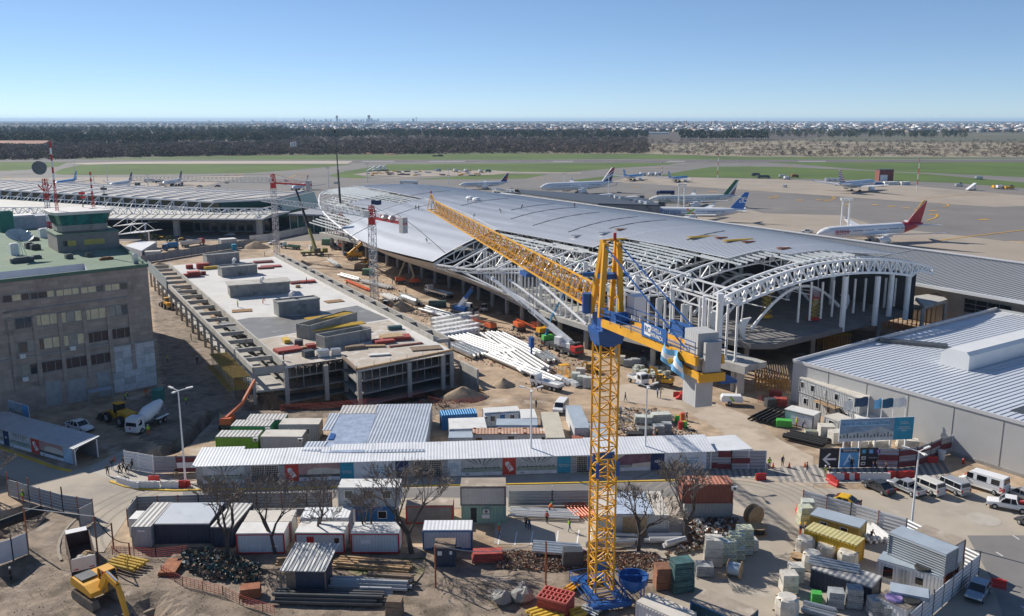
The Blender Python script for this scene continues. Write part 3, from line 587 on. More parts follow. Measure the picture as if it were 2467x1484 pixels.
for i,t in enumerate([150,158,166,174.5,183,191.5,200,208.5]):
 a=hw(t+1.5,13,6);b=hw(t-5,52,6);rib=[];mb=MB()
 def rp(k):return a.lerp(b,k)+Vector((0,0,9.6*math.sin(math.pi*(k*.92+.04))**1.0-.9))
 K=[.06+.88*j/22 for j in range(23)]
 R=[]
 for k in K:
  p=rp(k);d=(rp(k+.01)-rp(k-.01)).normalized();u=d.cross(HE).normalized();w=.55 if.12<k<.88 else.55+abs(k-.5)*.3
  R.append([p+u*w*.5+HE*.14,p+u*w*.5-HE*.14,p-u*w*.5-HE*.14,p-u*w*.5+HE*.14])
 mb.loft(R);mb.build('inner_rib',bq,hall,world=True)
 for base,sgn in((a,1),(b,-1)):
  m2=MB();prof=[(0,0,.35),(-.9,1.2,1.0),(-1.5,2.6,1.7),(-1.3,3.8,2.2),(-.9,4.5,2.6)];R=[]
  for x,z,w in prof:R.append([base+HN*sgn*x+Vector((0,0,z))+HE*.22,base+HN*sgn*x+Vector((0,0,z))-HE*.22,base+HN*sgn*(x+w)+Vector((0,0,z+.1))-HE*.22,base+HN*sgn*(x+w)+Vector((0,0,z+.1))+HE*.22])
  m2.loft(R);m2.tube(base+HN*sgn*-.9+Vector((0,0,4.3)),base+HN*sgn*-.5+Vector((0,0,11.0)),.13,5);m2.build('rib_foot',bq,hall,world=True)
mb=MB()
for s in(20,27,34,41):
 P=[hw(t,s,13.3-abs(s-32)*.12)for t in(150,165,180,195,209)]
 for a,b in zip(P,P[1:]):mb.bar(a,b,.16)
mb.build('rib_tie',bq,hall,world=True)
for px,py,d in[(1390,568,1),(1460,560,1),(1495,553,2),(1500,575,0),(1690,570,0),(1735,573,2),(1775,578,0),(1800,583,2),(1885,598,2)]:
 t,s=roofray(px,py);z=roofz(t,s);o=hw(t,s,z+.15)
 mb=MB();L=(9,3.5,3)[1 if d else 0]if px!=1460 else 5
 for k in range(3):mb.bar(HN*-L/2+HE*k*.5+Vector((0,0,.05+.12*(k%2))),HN*L/2+HE*k*.5+Vector((0,0,.05+.12*(k%2)-.25)),.4,.18)
 ob=mb.build('sheet_bundle',(aG,af,av)[d]);ob.location=o;tag(ob,['yellow timber bundle lying on the curved roof','bluish metal sheets stacked on the curved roof','brown timber bundle lying on the curved roof'][d],'bundle','bundles lying on the hall roof')
 # OLD TERMINAL BEHIND THE HALL
ot=thing('old_terminal','long low terminal with flat grey ribbed roof behind the new hall','terminal building',hw(180,100))
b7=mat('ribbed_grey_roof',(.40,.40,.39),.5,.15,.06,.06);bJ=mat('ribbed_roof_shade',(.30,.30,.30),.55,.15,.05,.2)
mb=MB();n=40
for i in range(n):
 t0,t1=-75+i*10.6,-75+(i+1)*10.6;a,b=hw(t0,79,10.4),hw(t1,79,10.4);c2,d2=hw(t1,118,12.2),hw(t0,118,12.2);e2,f2=hw(t1,125,11.5),hw(t0,125,11.5)
 mb.face([a,b,c2,d2]).face([d2,c2,e2,f2])
mb.build('roof',b7,ot,world=True)
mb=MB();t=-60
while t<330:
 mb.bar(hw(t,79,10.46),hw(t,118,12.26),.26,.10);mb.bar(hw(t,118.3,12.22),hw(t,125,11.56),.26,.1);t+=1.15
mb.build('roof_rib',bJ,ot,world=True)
mb=MB().bar(hw(-75,125,11.7),hw(345,125,11.7),.5,.5);mb.build('airside_coping',aW,ot,world=True)
mb=MB().bar(hw(150,78.8,10.2),hw(345,78.8,10.2),.8,.7);mb.build('eave_gutter',aW,ot,world=True)
mb=MB().bar(hw(-75,118.2,12.25),hw(345,118.2,12.25),.6,.12);mb.build('ridge_joint',ab,ot,world=True)
for t in(-20,30,78,126,175,240,305):MB().bar(hw(t,79,10.55),hw(t,118,12.35),.7,.1).build('expansion_joint',bJ,ot,world=True)
mb=MB();mb.face([hw(-75,124,-1),hw(345,124,-1),hw(345,124,11.5),hw(-75,124,11.5)][::-1]).face([hw(-75,84,-1),hw(345,84,-1),hw(345,84,10.5),hw(-75,84,10.5)]).face([hw(-75,84,-1),hw(-75,124,-1),hw(-75,124,11.5),hw(-75,84,10.5)]);mb.build('wall',mat('pale_render_wall',(.52,.49,.44),.85,0,.08,.3),ot,world=True)
def on84(px,py,s=83.9):
 d=ray(px,py);o=Vector((0,0,CAMH));k=(s-(o-HO).dot(HN))/d.dot(HN);return o+d*k
a=[on84(*q(3,1,x,y))for x,y in((1938,318),(2358,392),(2345,520),(1930,438))]
MB().face(a).build('strip_window',a6,ot,world=True)
mb=MB();
for k in(.0,.36,.7,1.0):mb.bar(a[0].lerp(a[3],k)-HN*.08,a[1].lerp(a[2],k)-HN*.08,.16,.16)
for k in(0,.25,.5,.75,1):mb.bar(a[0].lerp(a[1],k)-HN*.08,a[3].lerp(a[2],k)-HN*.08,.12,.12)
mb.build('window_frame',af,ot,world=True)
for i,(l,pts,z,m)in enumerate([('low black-roofed pier with jet bridge between hall and apron',[(1470,470),(1560,478),(1590,494),(1440,490),(1240,462),(1240,456)],9,ab),('weathered grey plant building behind the roof ridge',[(1185,453),(1245,455),(1255,464),(1190,461)],9,au)]):
 P=PG(pts,z);o=thing('pier_building' if i==0 else 'plant_building',l,'building',(P[0].x,P[0].y,0));MB().prism([(p.x,p.y)for p in P],0,z-.6).build('wall',au,o,world=True);MB().prism([(p.x,p.y)for p in P],z-.6,z).build('roof',m,o,world=True)
 for k in range(8):
  a=P[0].lerp(P[2],.1+.1*k);MB().box(a.x-2,a.y-4,z,2.4,1.6,1.2,k*.3).build('roof_unit',af,o,world=True)
  # RIGHT-HAND METAL HALL
rh=thing('metal_shed','big pale grey metal-clad shed with blue-white ribbed roof at right','shed',(70,140,0))
A=Vector((50.3,153.3,0));u=Vector((.553,-.833,0));w=Vector((.833,.553,0));Z=Vector((0,0,1))
b8=mat('pale_metal_cladding',(.46,.46,.45),.5,.1,.05,.3);b9=mat('blue_white_roof',(.62,.65,.69),.45,.1,.05,.1)
P=[A,A+u*72,A+u*72+w*75,A+w*75-u*4,A+w*23-u*1.5]
mb=MB();
for a,b in zip(P,P[1:]+P[:1]):mb.face([a,b,b+Z*7.9,a+Z*7.9])
mb.build('wall',b8,rh,world=True)
mb=MB();mb.face([p+Z*(7.35+.0*(p-A).dot(w))for p in P]);mb.build('roof',b9,rh,world=True)
mb=MB();k=.6
while k<72:mb.bar(A+u*k+w*.4+Z*7.4,A+u*k+w*74+Z*7.4,.20,.10);k+=1.0
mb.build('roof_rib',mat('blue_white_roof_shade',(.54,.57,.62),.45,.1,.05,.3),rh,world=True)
mb=MB();mb.bar(A+Z*7.85,A+u*72+Z*7.85,.35,.5);mb.bar(A+Z*7.85,A+w*23-u*1.5+Z*7.85,.35,.5);mb.bar(A+w*23-u*1.5+Z*7.85,A+w*75-u*4+Z*7.85,.35,.5);mb.build('parapet_cap',mat('parapet_metal',(.58,.58,.58),.5,.2,.05,.3),rh,world=True)
mb=MB()
for k in range(1,9):mb.bar(A+u*k*7.5-w*.03+Z*.2,A+u*k*7.5-w*.03+Z*7.6,.05,.06)
mb.bar(A-w*.06+Z*.25,A+u*72-w*.06+Z*.25,.12,.5);mb.build('cladding_joint',au,rh,world=True)
B=A+w*21+u*15.0
mb=MB();R=[]
for k in(0,60):R.append([B+w*k+Z*7.4,B+w*k+Z*9.6,B+w*k+u*1.2+Z*10.6,B+w*k+u*4.6+Z*10.6,B+w*k+u*5.2+Z*10.0,B+w*k+u*5.2+Z*7.4])
mb.loft(R);mb.build('roof_monitor',mat('white_cladding',(.70,.70,.69),.5,.05,.05,.2),rh,world=True)
mb=MB();c0=A+w*22+u*2;mb.box(c0.x+8,c0.y+3,7.4,12,2.2,.55,math.atan2(-.4,.9));mb.build('roof_vent',ab,rh,world=True)
mb=MB();c0=A+w*8+u*38;mb.box(c0.x,c0.y,7.36,5,5,.12,math.atan2(w.y,w.x));mb.build('roof_hatch',ab,rh,world=True)
# LEFT TERMINAL WITH EXPOSED TRUSSES
tb=thing('left_terminal','older long terminal at left with white zigzag trusses and pale wavy roof','terminal building',(-180,430,0))
f0,f1,f2,f3=Vector((-330,501,0)),Vector((-135,401,0)),Vector((-111,414,0)),Vector((-105,462,0));bk0,bk1=Vector((-330,540,0)),Vector((-112,441,0))
mb=MB();mb.face([f0+Z*14,f1+Z*14,f1.lerp(bk1,.6)+Z*15.3,f0.lerp(bk0,.6)+Z*15.6]).face([f0.lerp(bk0,.6)+Z*15.6,f1.lerp(bk1,.6)+Z*15.3,bk1+Z*15,bk0+Z*15]);mb.face([f1+Z*14,f2+Z*14,f3+Z*14.8,bk1+Z*15,f1.lerp(bk1,.6)+Z*15.3]);mb.build('roof',mat('pale_membrane_roof',(.46,.43,.40),.7,0,.08,.1),tb,world=True)
mb=MB();n=21
for i in range(n+1):
 a=f0.lerp(f1,i/n);b=bk0.lerp(bk1,i/n);d=(f1-f0).normalized()*6
 mb.bar(a+Z*14.3,a.lerp(b,.45)+d+Z*15.8,1.1,.5);mb.bar(a.lerp(b,.45)+d+Z*15.8,b+d*1.6+Z*15.5,.9,.4)
mb.build('roof_rib',mat('roof_rib_white',(.70,.69,.67),.6),tb,world=True)
mb=MB()
for a,b in((f0,f1),(f1,f2),(f2,f3)):mb.bar(a+Z*13.7,b+Z*13.7,.5,.7)
mb.build('eave_fascia',aW,tb,world=True)
mb=MB();N0=Vector((.456,.89,0))
for a,b in((f0,f1),(f1,f2),(f2,f3)):
 o1=N0*5 if a is f0 else Vector((-3,3,0));o2=N0*5 if a is f0 else Vector((-3,3,0));mb.face([a+N0*8+Z*4,b+N0*8+Z*4,b+N0*4+Z*13.2,a+N0*4+Z*13.2])
mb.build('glass_front',bI,tb,world=True)
mb=MB();mb.face([f0+N0*4.2+Z*10.5,f1+N0*4.2+Z*10.5,f1+N0*3.8+Z*13.3,f0+N0*3.8+Z*13.3]);mb.build('louvre_band',mat('olive_louvre',(.16,.15,.10),.8,0,.2,.5),tb,world=True)
mb=MB();n=26
for i in range(n):
 a=f0.lerp(f1,i/n);b=f0.lerp(f1,(i+1)/n);m=a.lerp(b,.5)
 mb.bar(a+Z*13.4+N0*1,m+Z*8.6-N0*3,.42);mb.bar(m+Z*8.6-N0*3,b+Z*13.4+N0*1,.32);mb.bar(a+Z*13.4+N0*1,a+Z*8.6-N0*3,.3);mb.bar(a+Z*10.8-N0*1,b+Z*10.8-N0*1,.4)
mb.build('facade_truss',ae,tb,world=True)
cf0,cf1,cf2=Vector((-270,388,0)),Vector((-108,383,0)),Vector((-103,412,0))
mb=MB();mb.face([cf0+Z*8,cf1+Z*8,cf1+Vector((2,9,9.2)),cf0+Vector((0,9,9.2))]).face([cf1+Z*8,cf2+Z*8.4,cf2+Vector((-6,1,9.2)),cf1+Vector((2,9,9.2))]).face([cf0+Vector((0,9,9.2)),cf1+Vector((2,9,9.2)),cf2+Vector((-6,1,9.2)),Vector((-135,404,9.2)),Vector((-270,470,9.2))]);mb.build('canopy_roof',mat('canopy_sheet',(.58,.56,.50),.6,0,.1,.2,stain=((.34,.32,.27),.25,.58)),tb,world=True)
mb=MB();n=44;A1=[cf0.lerp(cf1,i/n)+Vector((0,10,11.6))for i in range(n+1)];A2=[cf0.lerp(cf1,i/n)+Vector((0,7,8.6))for i in range(n+1)];A3=[cf0.lerp(cf1,i/n)+Vector((0,15,8.8))for i in range(n+1)]
mb.truss(A1,A2,.36,.26,post=True);mb.truss(A1,A3,.3,.24)
B1=[cf1.lerp(cf2,i/6)+Vector((-6,4,11))for i in range(7)];B2=[cf1.lerp(cf2,i/6)+Vector((-2,2,8.6))for i in range(7)];mb.truss(B1,B2,.34,.24)
mb.build('canopy_truss',ae,tb,world=True)
mb=MB();n=40
for i in range(n):a=cf0.lerp(cf1,i/n);mb.bar(a+Z*8.15,a+Vector((0,9,9.4)),.35,.12)
mb.build('canopy_purlin',mat('canopy_cream_strip',(.68,.62,.48),.6),tb,world=True)
mb=MB();mb.bar(cf0+Z*7.9,cf1+Z*7.9,.4,.6);mb.bar(cf1+Z*7.9,cf2+Z*8.3,.4,.6);mb.build('canopy_fascia',aW,tb,world=True)
for x in(-258,-221,-184,-147.5,-110.6):
 y=386.5 if x<-120 else 384.5;m2=MB();m2.tube((x,y+3,0),(x,y+3,6.6),1.5,12);m2.lathe((x,y+3,6.6),[(1.5,0),(2.8,1.3)],12);m2.build('canopy_column',aq,tb,world=True,smooth=True)
mb=MB();mb.face([(-270,420,0),(-108,405,0),(-108,405,8.4),(-270,420,8.4)]).face([(-108,405,0),(-100,440,0),(-100,440,8),(-108,405,8)]);mb.build('recessed_front',a6,tb,world=True)
m2=MB();m2.box(-128,404,0,34,3,5.6,-.03);m2.build('lobby_block',mat('grey_lobby_wall',(.25,.26,.27),.7),tb,world=True)
for i in range(9):MB().box(-143+i*4,402,.6,2.6,.3,3.4).build('lobby_window',a6,tb,world=True)
o=thing('link_building','dark glazed link between left terminal and the new hall','building',(-95,420,0));P=[(-101,404),(-82,399),(-70,425),(-92,445)];MB().prism(P,0,7.4).build('wall',bI,o,world=True);MB().prism([(x*1.0+(x+86)*.05,y+(y-418)*.05)for x,y in P],7.4,8.2).build('roof',mat('link_roof',(.3,.31,.33),.6),o,world=True)
for i in range(6):a=Vector((-101,404,0)).lerp(Vector((-82,399,0)),i/5);MB().bar(a+Vector((-.1,-.15,0)),a+Vector((-.1,-.15,7.3)),.25).build('mullion',ak,o,world=True)
# OFFICE BUILDING WITH CONTROL TOWER
FR=Vector((-67.8,163.1,0));fa=Vector((-.733,-.68,0));fn=Vector((.68,-.733,0));BR=Vector((-83.5,188.2,0))
ob_=thing('office_building','old stone-clad office block with green roof carrying the glazed control cab','office building',FR)
bK=mat('travertine_cladding',(.36,.295,.245),.85,0,.14,.5,stain=[((.37,.32,.27),.45,.55),((.20,.165,.145),.22,.6)],grid=(2.2,.75,.8,.14));bL=mat('green_roof_membrane',(.17,.235,.165),.9,0,.16,.15,stain=[((.24,.27,.19),.12,.57),((.10,.16,.12),.3,.62)]);ce=mat('green_metal_panel',(.03,.17,.13),.6,0,.1,.4)
RP=[FR,BR,Vector((-104,222,0)),Vector((-142,234,0)),Vector((-160,160,0)),FR+fa*62]
mb=MB()
for a,b in zip(RP,RP[1:]+RP[:1]):mb.face([b,a,a+Z*23.4,b+Z*23.4])
mb.build('wall',bK,ob_,world=True)
def rw(a,b,z=23.2):return FR+fa*a+Vector((-.53,.848,0))*b+Z*z
well=[rw(10.3,.9),rw(9.6,12.5),rw(31,12.5),rw(34,.9)]
mb=MB();o4=[FR+Z*23.2,rw(9,14),rw(45,14),FR+fa*62+Z*23.2]
for i in range(4):mb.face([o4[i],o4[(i+1)%4],well[(i+1)%4],well[i]])
mb.face([rw(9,14),BR.lerp(RP[2],0)+Z*23.2,RP[2]+Z*23.2,RP[3]+Z*23.2,RP[4]+Z*23.2,rw(45,14)]);mb.face([FR+Z*23.2,BR+Z*23.2,rw(9,14)]);mb.face([rw(45,14),RP[4]+Z*23.2,FR+fa*62+Z*23.2])
for f in range(len(mb.f)):
 a,b,c2=[mb.v[i]for i in mb.f[f][:3]]
 if(b-a).cross(c2-a).z<0:mb.f[f]=mb.f[f][::-1]
mb.build('roof',bL,ob_,world=True)
mb=MB()
for i in range(4):a,b=well[i],well[(i+1)%4];mb.face([a,b,b-Z*3,a-Z*3])
mb.face([p-Z*3 for p in well]);mb.build('light_well',mat('white_well_wall',(.55,.57,.60),.8,0,.08,.4),ob_,world=True)
mb=MB()
for a,b in((FR,FR+fa*62),(FR,BR),(BR,RP[2])):
 mb.bar(a+Z*23.5,b+Z*23.5,.4,.6)
mb.build('parapet',mat('green_parapet',(.10,.17,.12),.8,0,.2,.4),ob_,world=True)
mb=MB()
for i in range(3):mb.tube(rw(12,2+i*2.2,21.5),rw(30,2+i*2.2,21.5),.25,6)
mb.build('well_pipe',af,ob_,world=True)
for a,b in((32,3),(30.8,3)):MB().tube(rw(a,b,22),rw(a,b,24.2),.75,10).build('roof_tank',af,ob_,world=True,smooth=True)
def fac(c,r,x,y):
 d=ray(*q(c,r,x,y));o=Vector((0,0,CAMH));k=(FR-o).dot(fn)/d.dot(fn);p=o+d*k;return(p-FR).dot(fa),p.z
def fp(a,z,o=.05):return FR+fa*a+fn*o+Z*z
cf=mat('cream_curtain',(.70,.60,.38),.8,0,.15,1);cg=mat('brown_blind',(.10,.065,.055),.8,0,.2,2);bM=glass('window_pane',(.035,.045,.055))
rows=[[(147,314,'dcd'),(380,289,'ddc'),(606,264,'ccc'),(825,240,'ccd'),(1036,218,'ccd')],[(175,545,'pdd'),(406,513,'ccc'),(632,486,'cpc'),(849,460,'ccc'),(1062,428,'ppd')],[(205,760,'pdp'),(432,722,'dcc'),(655,692,'cpc'),(873,664,'bbb'),(1082,632,'bbb')],[(231,965,'ppd'),(457,928,'bbb'),(680,893,'bbb'),(899,860,'bbb')]]
for ri,row in enumerate(rows):
 for x,y,pat in row:
  a,z=fac(0,1,x,y);h=.62 if ri==0 else 1.0;W2=2.15 if not(ri==1 and x>1000)else 1.6
  mb=MB();sides=[(a-W2,z+h),(a+W2,z+h),(a+W2,z-h),(a-W2,z-h)]
  n=len(pat)
  for k,chx in enumerate(pat[::-1]):
   x0=a-W2+2*W2*k/n+.05;x1=a-W2+2*W2*(k+1)/n-.05;mb.use({'d':1,'c':2,'b':3,'p':4}[chx]);mb.face([fp(x0,z-h+.05,.02),fp(x0,z+h-.05,.02),fp(x1,z+h-.05,.02),fp(x1,z-h+.05,.02)])
  mb.use(0)
  for(p,r_),(p2,r2)in zip(sides,sides[1:]+sides[:1]):mb.bar(fp(p,r_,.06),fp(p2,r2,.06),.14,.18)
  for k in range(1,n):xx=a-W2+2*W2*k/n;mb.bar(fp(xx,z-h,.05),fp(xx,z+h,.05),.07,.1)
  mb.build('window',[au,bM,cf,cg,mat('pale_reflecting_pane',(.30,.29,.25),.3)],ob_,world=True)
  if ri in(2,3)and x in(205,655,231):MB().ob(fp(a+.3,z-h-.45,.35),fa*.45,Z*.35,fn*.3).build('air_conditioner',ak,ob_,world=True)
for(x0,y0),(x1,y1)in(((30,442),(1160,316)),((0,865),(985,745)),((985,748),(1400,698))):
 a,z=fac(0,1,x0,y0);b,z2=fac(0,1,x1,y1);zz=(z+z2)/2;MB().bar(fp(a,zz,.15),fp(b,zz,.15),.3,.3).build('ledge',au,ob_,world=True)
mb=MB()
for x in(95,320,545,770,985,1180):
 a,z=fac(0,1,x,640);mb.ob(fp(a,10.5,.12),fa*.35,Z*6.2,fn*.14)
mb.build('pilaster',bK,ob_,world=True)
a0,zt=fac(0,1,988,752);a1,_=fac(0,1,1395,700);a1=max(a1,.05)
mb=MB();nx_,nz_=3,7
for i in range(nx_+1):
 for j in range(nz_):
  x0=a1+(a0-a1)*i/(nx_+1);x1=a1+(a0-a1)*(i+1)/(nx_+1);z0=.4+(zt-.4)*j/nz_;z1=.4+(zt-.4)*(j+1)/nz_;mb.use((i*3+j*2+i*j)%3%2)
  mb.face([fp(x0+.02,z0+.02,.1),fp(x0+.02,z1-.02,.1),fp(x1-.02,z1-.02,.1),fp(x1-.02,z0+.02,.1)])
mb.build('new_cladding',[mat('new_cladding_white',(.55,.56,.56),.7),mat('new_cladding_grey',(.42,.43,.43),.7)],ob_,world=True)
mb=MB()
for x0,y0,x1,y1 in((400,1080,560,1260),(600,1060,780,1230),(865,990,995,1190)):
 a,z=fac(0,1,x0,y0);b,z2=fac(0,1,x1,y1);mb.face([fp(b,max(z2,.2)),fp(b,z),fp(a,z),fp(a,max(z2,.2))])
mb.build('service_door',mat('pale_service_door',(.33,.34,.34),.7),ob_,world=True)
CL,CR=Vector((-93.3,181.0,0)),Vector((-83.7,188.1,0));cd=(CR-CL).normalized();cn=Vector((-cd.y,cd.x,0))
P=[CL,CR,CR+cn*11,CL+cn*11]
MB().prism([(p.x,p.y)for p in P],23.2,26.7).build('upper_block',mat('upper_block_concrete',(.24,.22,.20),.85,0,.15,.6),ob_,world=True)
mb=MB()
for k,n_ in((.09,3),(.42,5)):
 for i in range(n_):
  mb.use(0 if(k<.3 and i==0)else 1);x0=(k+i*.068)*11.9;a=CL+cd*x0-cn*.06;b=a+cd*.78;mb.face([a+Z*24.4,b+Z*24.4,b+Z*25.5,a+Z*25.5])
mb.build('block_window',[bM,mat('yellow_blind',(.50,.40,.10),.7,0,.15,1)],ob_,world=True)
MB().prism([((p+(P[0]+P[2])*-.5).x*1.03+(P[0]+P[2]).x*.5,(p+(P[0]+P[2])*-.5).y*1.03+(P[0]+P[2]).y*.5)for p in P],26.7,26.95).build('block_roof',bL,ob_,world=True)
cc=(CL+CR)/2+cn*6.0-cd*.3
def octo(hw_,hd,z,ch=.28):
 return[cc+cd*x*hw_+cn*y*hd+Z*z for x,y in((-1,-1+ch*1.4),(-1+ch*.5,-1),(1-ch*.5,-1),(1,-1+ch*1.4),(1,1-ch*1.4),(1-ch*.5,1),(-1+ch*.5,1),(-1,1-ch*1.4))]
MB().loft([octo(4.6,4.3,26.95),octo(4.9,4.6,27.3),octo(4.95,4.7,28.5)]).build('cab_base',au,ob_,world=True)
MB().loft([octo(4.85,4.6,28.5),octo(5.5,5.2,30.75)]).build('cab_glazing',mat('cab_glass',(.03,.16,.14),.08,0,.5,.7,spec=.8),ob_,world=True)
mb=MB();lo,hi=octo(4.9,4.65,28.5),octo(5.55,5.25,30.75)
for i in range(8):
 j=(i+1)%8
 for k in((0,.33,.66)if(lo[i]-lo[j]).length>3 else(0,)):mb.bar(lo[i].lerp(lo[j],k),hi[i].lerp(hi[j],k),.1)
mb.build('cab_mullion',ab,ob_,world=True)
MB().loft([octo(6.0,5.7,30.75),octo(6.15,5.85,31.35),octo(5.9,5.6,31.4)]).build('cab_roof',mat('cab_roof_white',(.62,.60,.57),.7,0,.1,.6),ob_,world=True)
bN=[ag,ae]
def on_cab(c,r,x,y,z):return qg(c,r,x,y,z)
for lab,bx,by,tx,ty in(('taller red and white mast on the control cab roof',512,880,430,260),('shorter red and white mast on the control cab roof',838,848,805,532)):
 b=qg(0,0,bx,by,31.4);t=HT(*q(0,0,tx,ty),b);h=t-31.4;o=thing('radio_mast',lab,'mast',b,0,'masts on the control cab');k0=.36*h;mb=MB()
 for i in range(3):
  a=i*2.09;mb.bar((.35*math.cos(a),.35*math.sin(a),0),(.2*math.cos(a),.2*math.sin(a),k0),.08)
 for j in range(6):
  for i in range(3):a,a2=i*2.09,(i+1)*2.09;mb.bar((.33*math.cos(a),.33*math.sin(a),k0*j/6),(.3*math.cos(a2),.3*math.sin(a2),k0*(j+1)/6),.05)
 mb.build('lattice',ag,o);mb=MB();n=7
 for j in range(n):mb.use(j%2);mb.tube((0,0,k0+(h-k0)*j/n),(0,0,k0+(h-k0)*(j+1)/n),.2,8)
 mb.build('pole',bN,o)
for lab,bx,by,tx,ty in(('thin grey antenna at the right corner of the control cab roof',945,850,935,655),('thin dark antenna with red top on control cab roof',745,850,738,705)):
 b=qg(0,0,bx,by,31.4);h=HT(*q(0,0,tx,ty),b)-31.4;o=thing('antenna',lab,'antenna',b);MB().tube((0,0,0),(0,0,h),.12,6).build('pole',af if 'grey' in lab else ab,o);mb=MB().box(0,0,h*.8,1.2,.5,.5);mb.box(.2,0,h*.55,.9,.4,.4);mb.build('panel',ab if 'grey' in lab else ag,o)
b=qg(0,0,447,1040,23.2);o=thing('radar_tower','slim red and white lattice tower carrying a dark round radar drum','radar tower',b);h=HT(*q(0,0,405,590),b)-23.2;mb=MB()
for j in range(14):
 mb.use(0 if j%4<2 else 1);z0,z1=h*j/14,h*(j+1)/14
 for i in range(4):
  a,a2=i*1.571+.6,(i+1)*1.571+.6;mb.bar((.55*math.cos(a),.55*math.sin(a),z0),(.55*math.cos(a),.55*math.sin(a),z1),.12);mb.bar((.55*math.cos(a),.55*math.sin(a),z0),(.55*math.cos(a2),.55*math.sin(a2),z1),.08)
mb.build('lattice',bN,o);mb=MB().tube((-.6,-.8,h+2.6),(-1.0,.9,h+2.8),1.7,20,1.35);mb.build('drum',mat('radar_drum',(.16,.17,.19),.7,0,.25,.8),o,smooth=True);mb=MB()
for i in range(8):a=i*.785;mb.bar((.5*math.cos(a),.5*math.sin(a),h-3.2),(1.7*math.cos(a),1.7*math.sin(a),h-1.6),.15)
mb.build('platform',ag,o)
b=qg(0,0,200,1320,23.2);o=thing('satellite_dish','large white mesh satellite dish on a lattice foot on green roof','satellite dish',b);mb=MB();dn=Vector((.35,-.25,.9)).normalized();t1=dn.cross(Vector((0,0,1))).normalized();t2=dn.cross(t1);R=[]
for rr in(.1,1.4,2.6,3.6):R.append([Vector((-.6,.6,5.6))+dn*(rr*rr*.13)+t1*rr*math.cos(a)+t2*rr*math.sin(a)for a in[i*math.pi/12 for i in range(24)]])
mb.loft(R,caps=False);mb.build('reflector',mat('dish_mesh',(.42,.48,.47),.6),o,smooth=True);mb=MB()
for dx,dy in((-1,-1),(1,-1),(1,1),(-1,1)):mb.bar((dx*1.1,dy*1.1,0),(-.5+dx*.25,.5+dy*.25,5.2),.14)
for rr in range(0,12):a=rr*math.pi/6;p=Vector((-.6,.6,5.6));mb.bar(p+dn*.1,p+dn*1.75+t1*3.6*math.cos(a)+t2*3.6*math.sin(a),.07)
mb.bar((-.6,.6,5.6),Vector((-.6,.6,5.6))+dn*4,.1);mb.build('foot',af,o);o.scale=(.68,)*3
for i,(x,y,w_,d_,h_,m,l)in enumerate([(400,1120,2.2,1.6,2.0,ak,'white plant unit near the radar tower foot'),(265,1220,1.6,1.4,1.2,ab,'dark roof unit right of the satellite dish'),(320,1230,1.8,1.4,1.1,ab,'second dark roof unit right of the satellite dish'),(330,1310,1.6,1.2,.6,ab,'flat dark hatch before the satellite dish'),(620,1310,1.3,1.2,.8,ab,'dark roof box below the upper block'),(800,1295,1.3,1.2,.8,ab,'dark roof box at the corner of the light well'),(130,1275,1.5,1.3,2.2,ak,'white cabinet left of the satellite dish'),(60,1070,3.2,2,5,ce,'dark green plant box at the left roof edge'),(1215,1355,.9,.9,1.8,af,'small steel tank at the right roof corner'),(955,1320,2.6,.5,.4,av,'rusty roof vent by the light well'),(200,1345,4,1,.9,ab,'dark steel cradle under the satellite dish'),(300,1150,2.4,1,.7,ab,'heap of dark parts on the green roof')]):
 p=qg(0,0,x,y,23.2);o=MB().box(0,0,0,w_,d_,h_).box(0,0,h_,w_*.7,d_*.7,.15).build('roof_unit',m);o.location=p;o.rotation_euler.z=math.atan2(-fa.y,-fa.x);tag(o,l,'plant unit','units on the green roof')
p=qg(0,0,255,1030,23.2);o=thing('roof_cabin','low pale plant room with white roof on the green roof','plant room',p,math.atan2(-fa.y,-fa.x));MB().box(0,0,0,14,5,3).build('wall',mat('cabin_bluegrey',(.36,.40,.45),.7),o);MB().box(-2,-.5,3,6,4.6,.4).build('roof',ak,o)
# PARKING STRUCTURE UNDER CONSTRUCTION
pk=thing('parking_structure','unfinished concrete parking deck with open storeys and concrete cores on top','parking structure',(-50,200,0))
RZ=6.0
pFL,pFLo,pBL,pBR,pFR=Vector((-41.6,156,0)),Vector((-44.6,151.4,0)),Vector((-105.5,269.7,0)),Vector((-78,288.7,0)),Vector((-11.4,167,0));pIn=qg(1,1,830,850,RZ);pMid=qg(1,1,960,965,RZ);pIn.z=0;pMid.z=0
outer=[pFL,pIn,pMid,pFR,pBR,pBL]
mb=MB().prism([(p.x,p.y)for p in outer],RZ-.45,RZ);mb.build('roof_slab',mat('fresh_concrete_deck',(.60,.585,.555),.9,0,.08,.2,stain=[((.50,.48,.45),.15,.6),((.42,.39,.34),.5,.66)]),pk,world=True)
sh_=lambda pts,z,m,nm:tag(MB().prism([(p.x,p.y)for p in pts],z,z+.012).build(nm,m,pk,world=True))
wet=[qg(1,1,x,y,RZ)for x,y in((-290,545),(0,495),(420,480),(960,385),(1245,505),(900,560),(520,610),(60,690))];sh_(wet,RZ+.004,mat('damp_concrete',(.20,.195,.185),.5,0,.15,.3,stain=((.30,.29,.27),.3,.57)),'damp_patch')
old=[qg(1,1,x,y,RZ)for x,y in((60,695),(520,620),(900,570),(1245,515),(1480,680),(1750,830),(960,960),(830,860),(560,900),(300,925))];sh_(old,RZ+.004,mat('dusty_deck',(.46,.40,.33),.95,0,.15,.4,stain=[((.60,.57,.53),.4,.54),((.30,.24,.18),.6,.62)]),'dusty_patch')
L=(pBL-pFL).normalized();X=(pFR-pFL).normalized()
for z in(3.7,1.3,-.9):MB().prism([(p.x,p.y)for p in[pFL+L*.4,pIn+L*.4,pMid+L*.4,pFR+L*.4,pFR+L*60,pFL+L*60]],z-.3,z).build('floor_slab',au,pk,world=True)
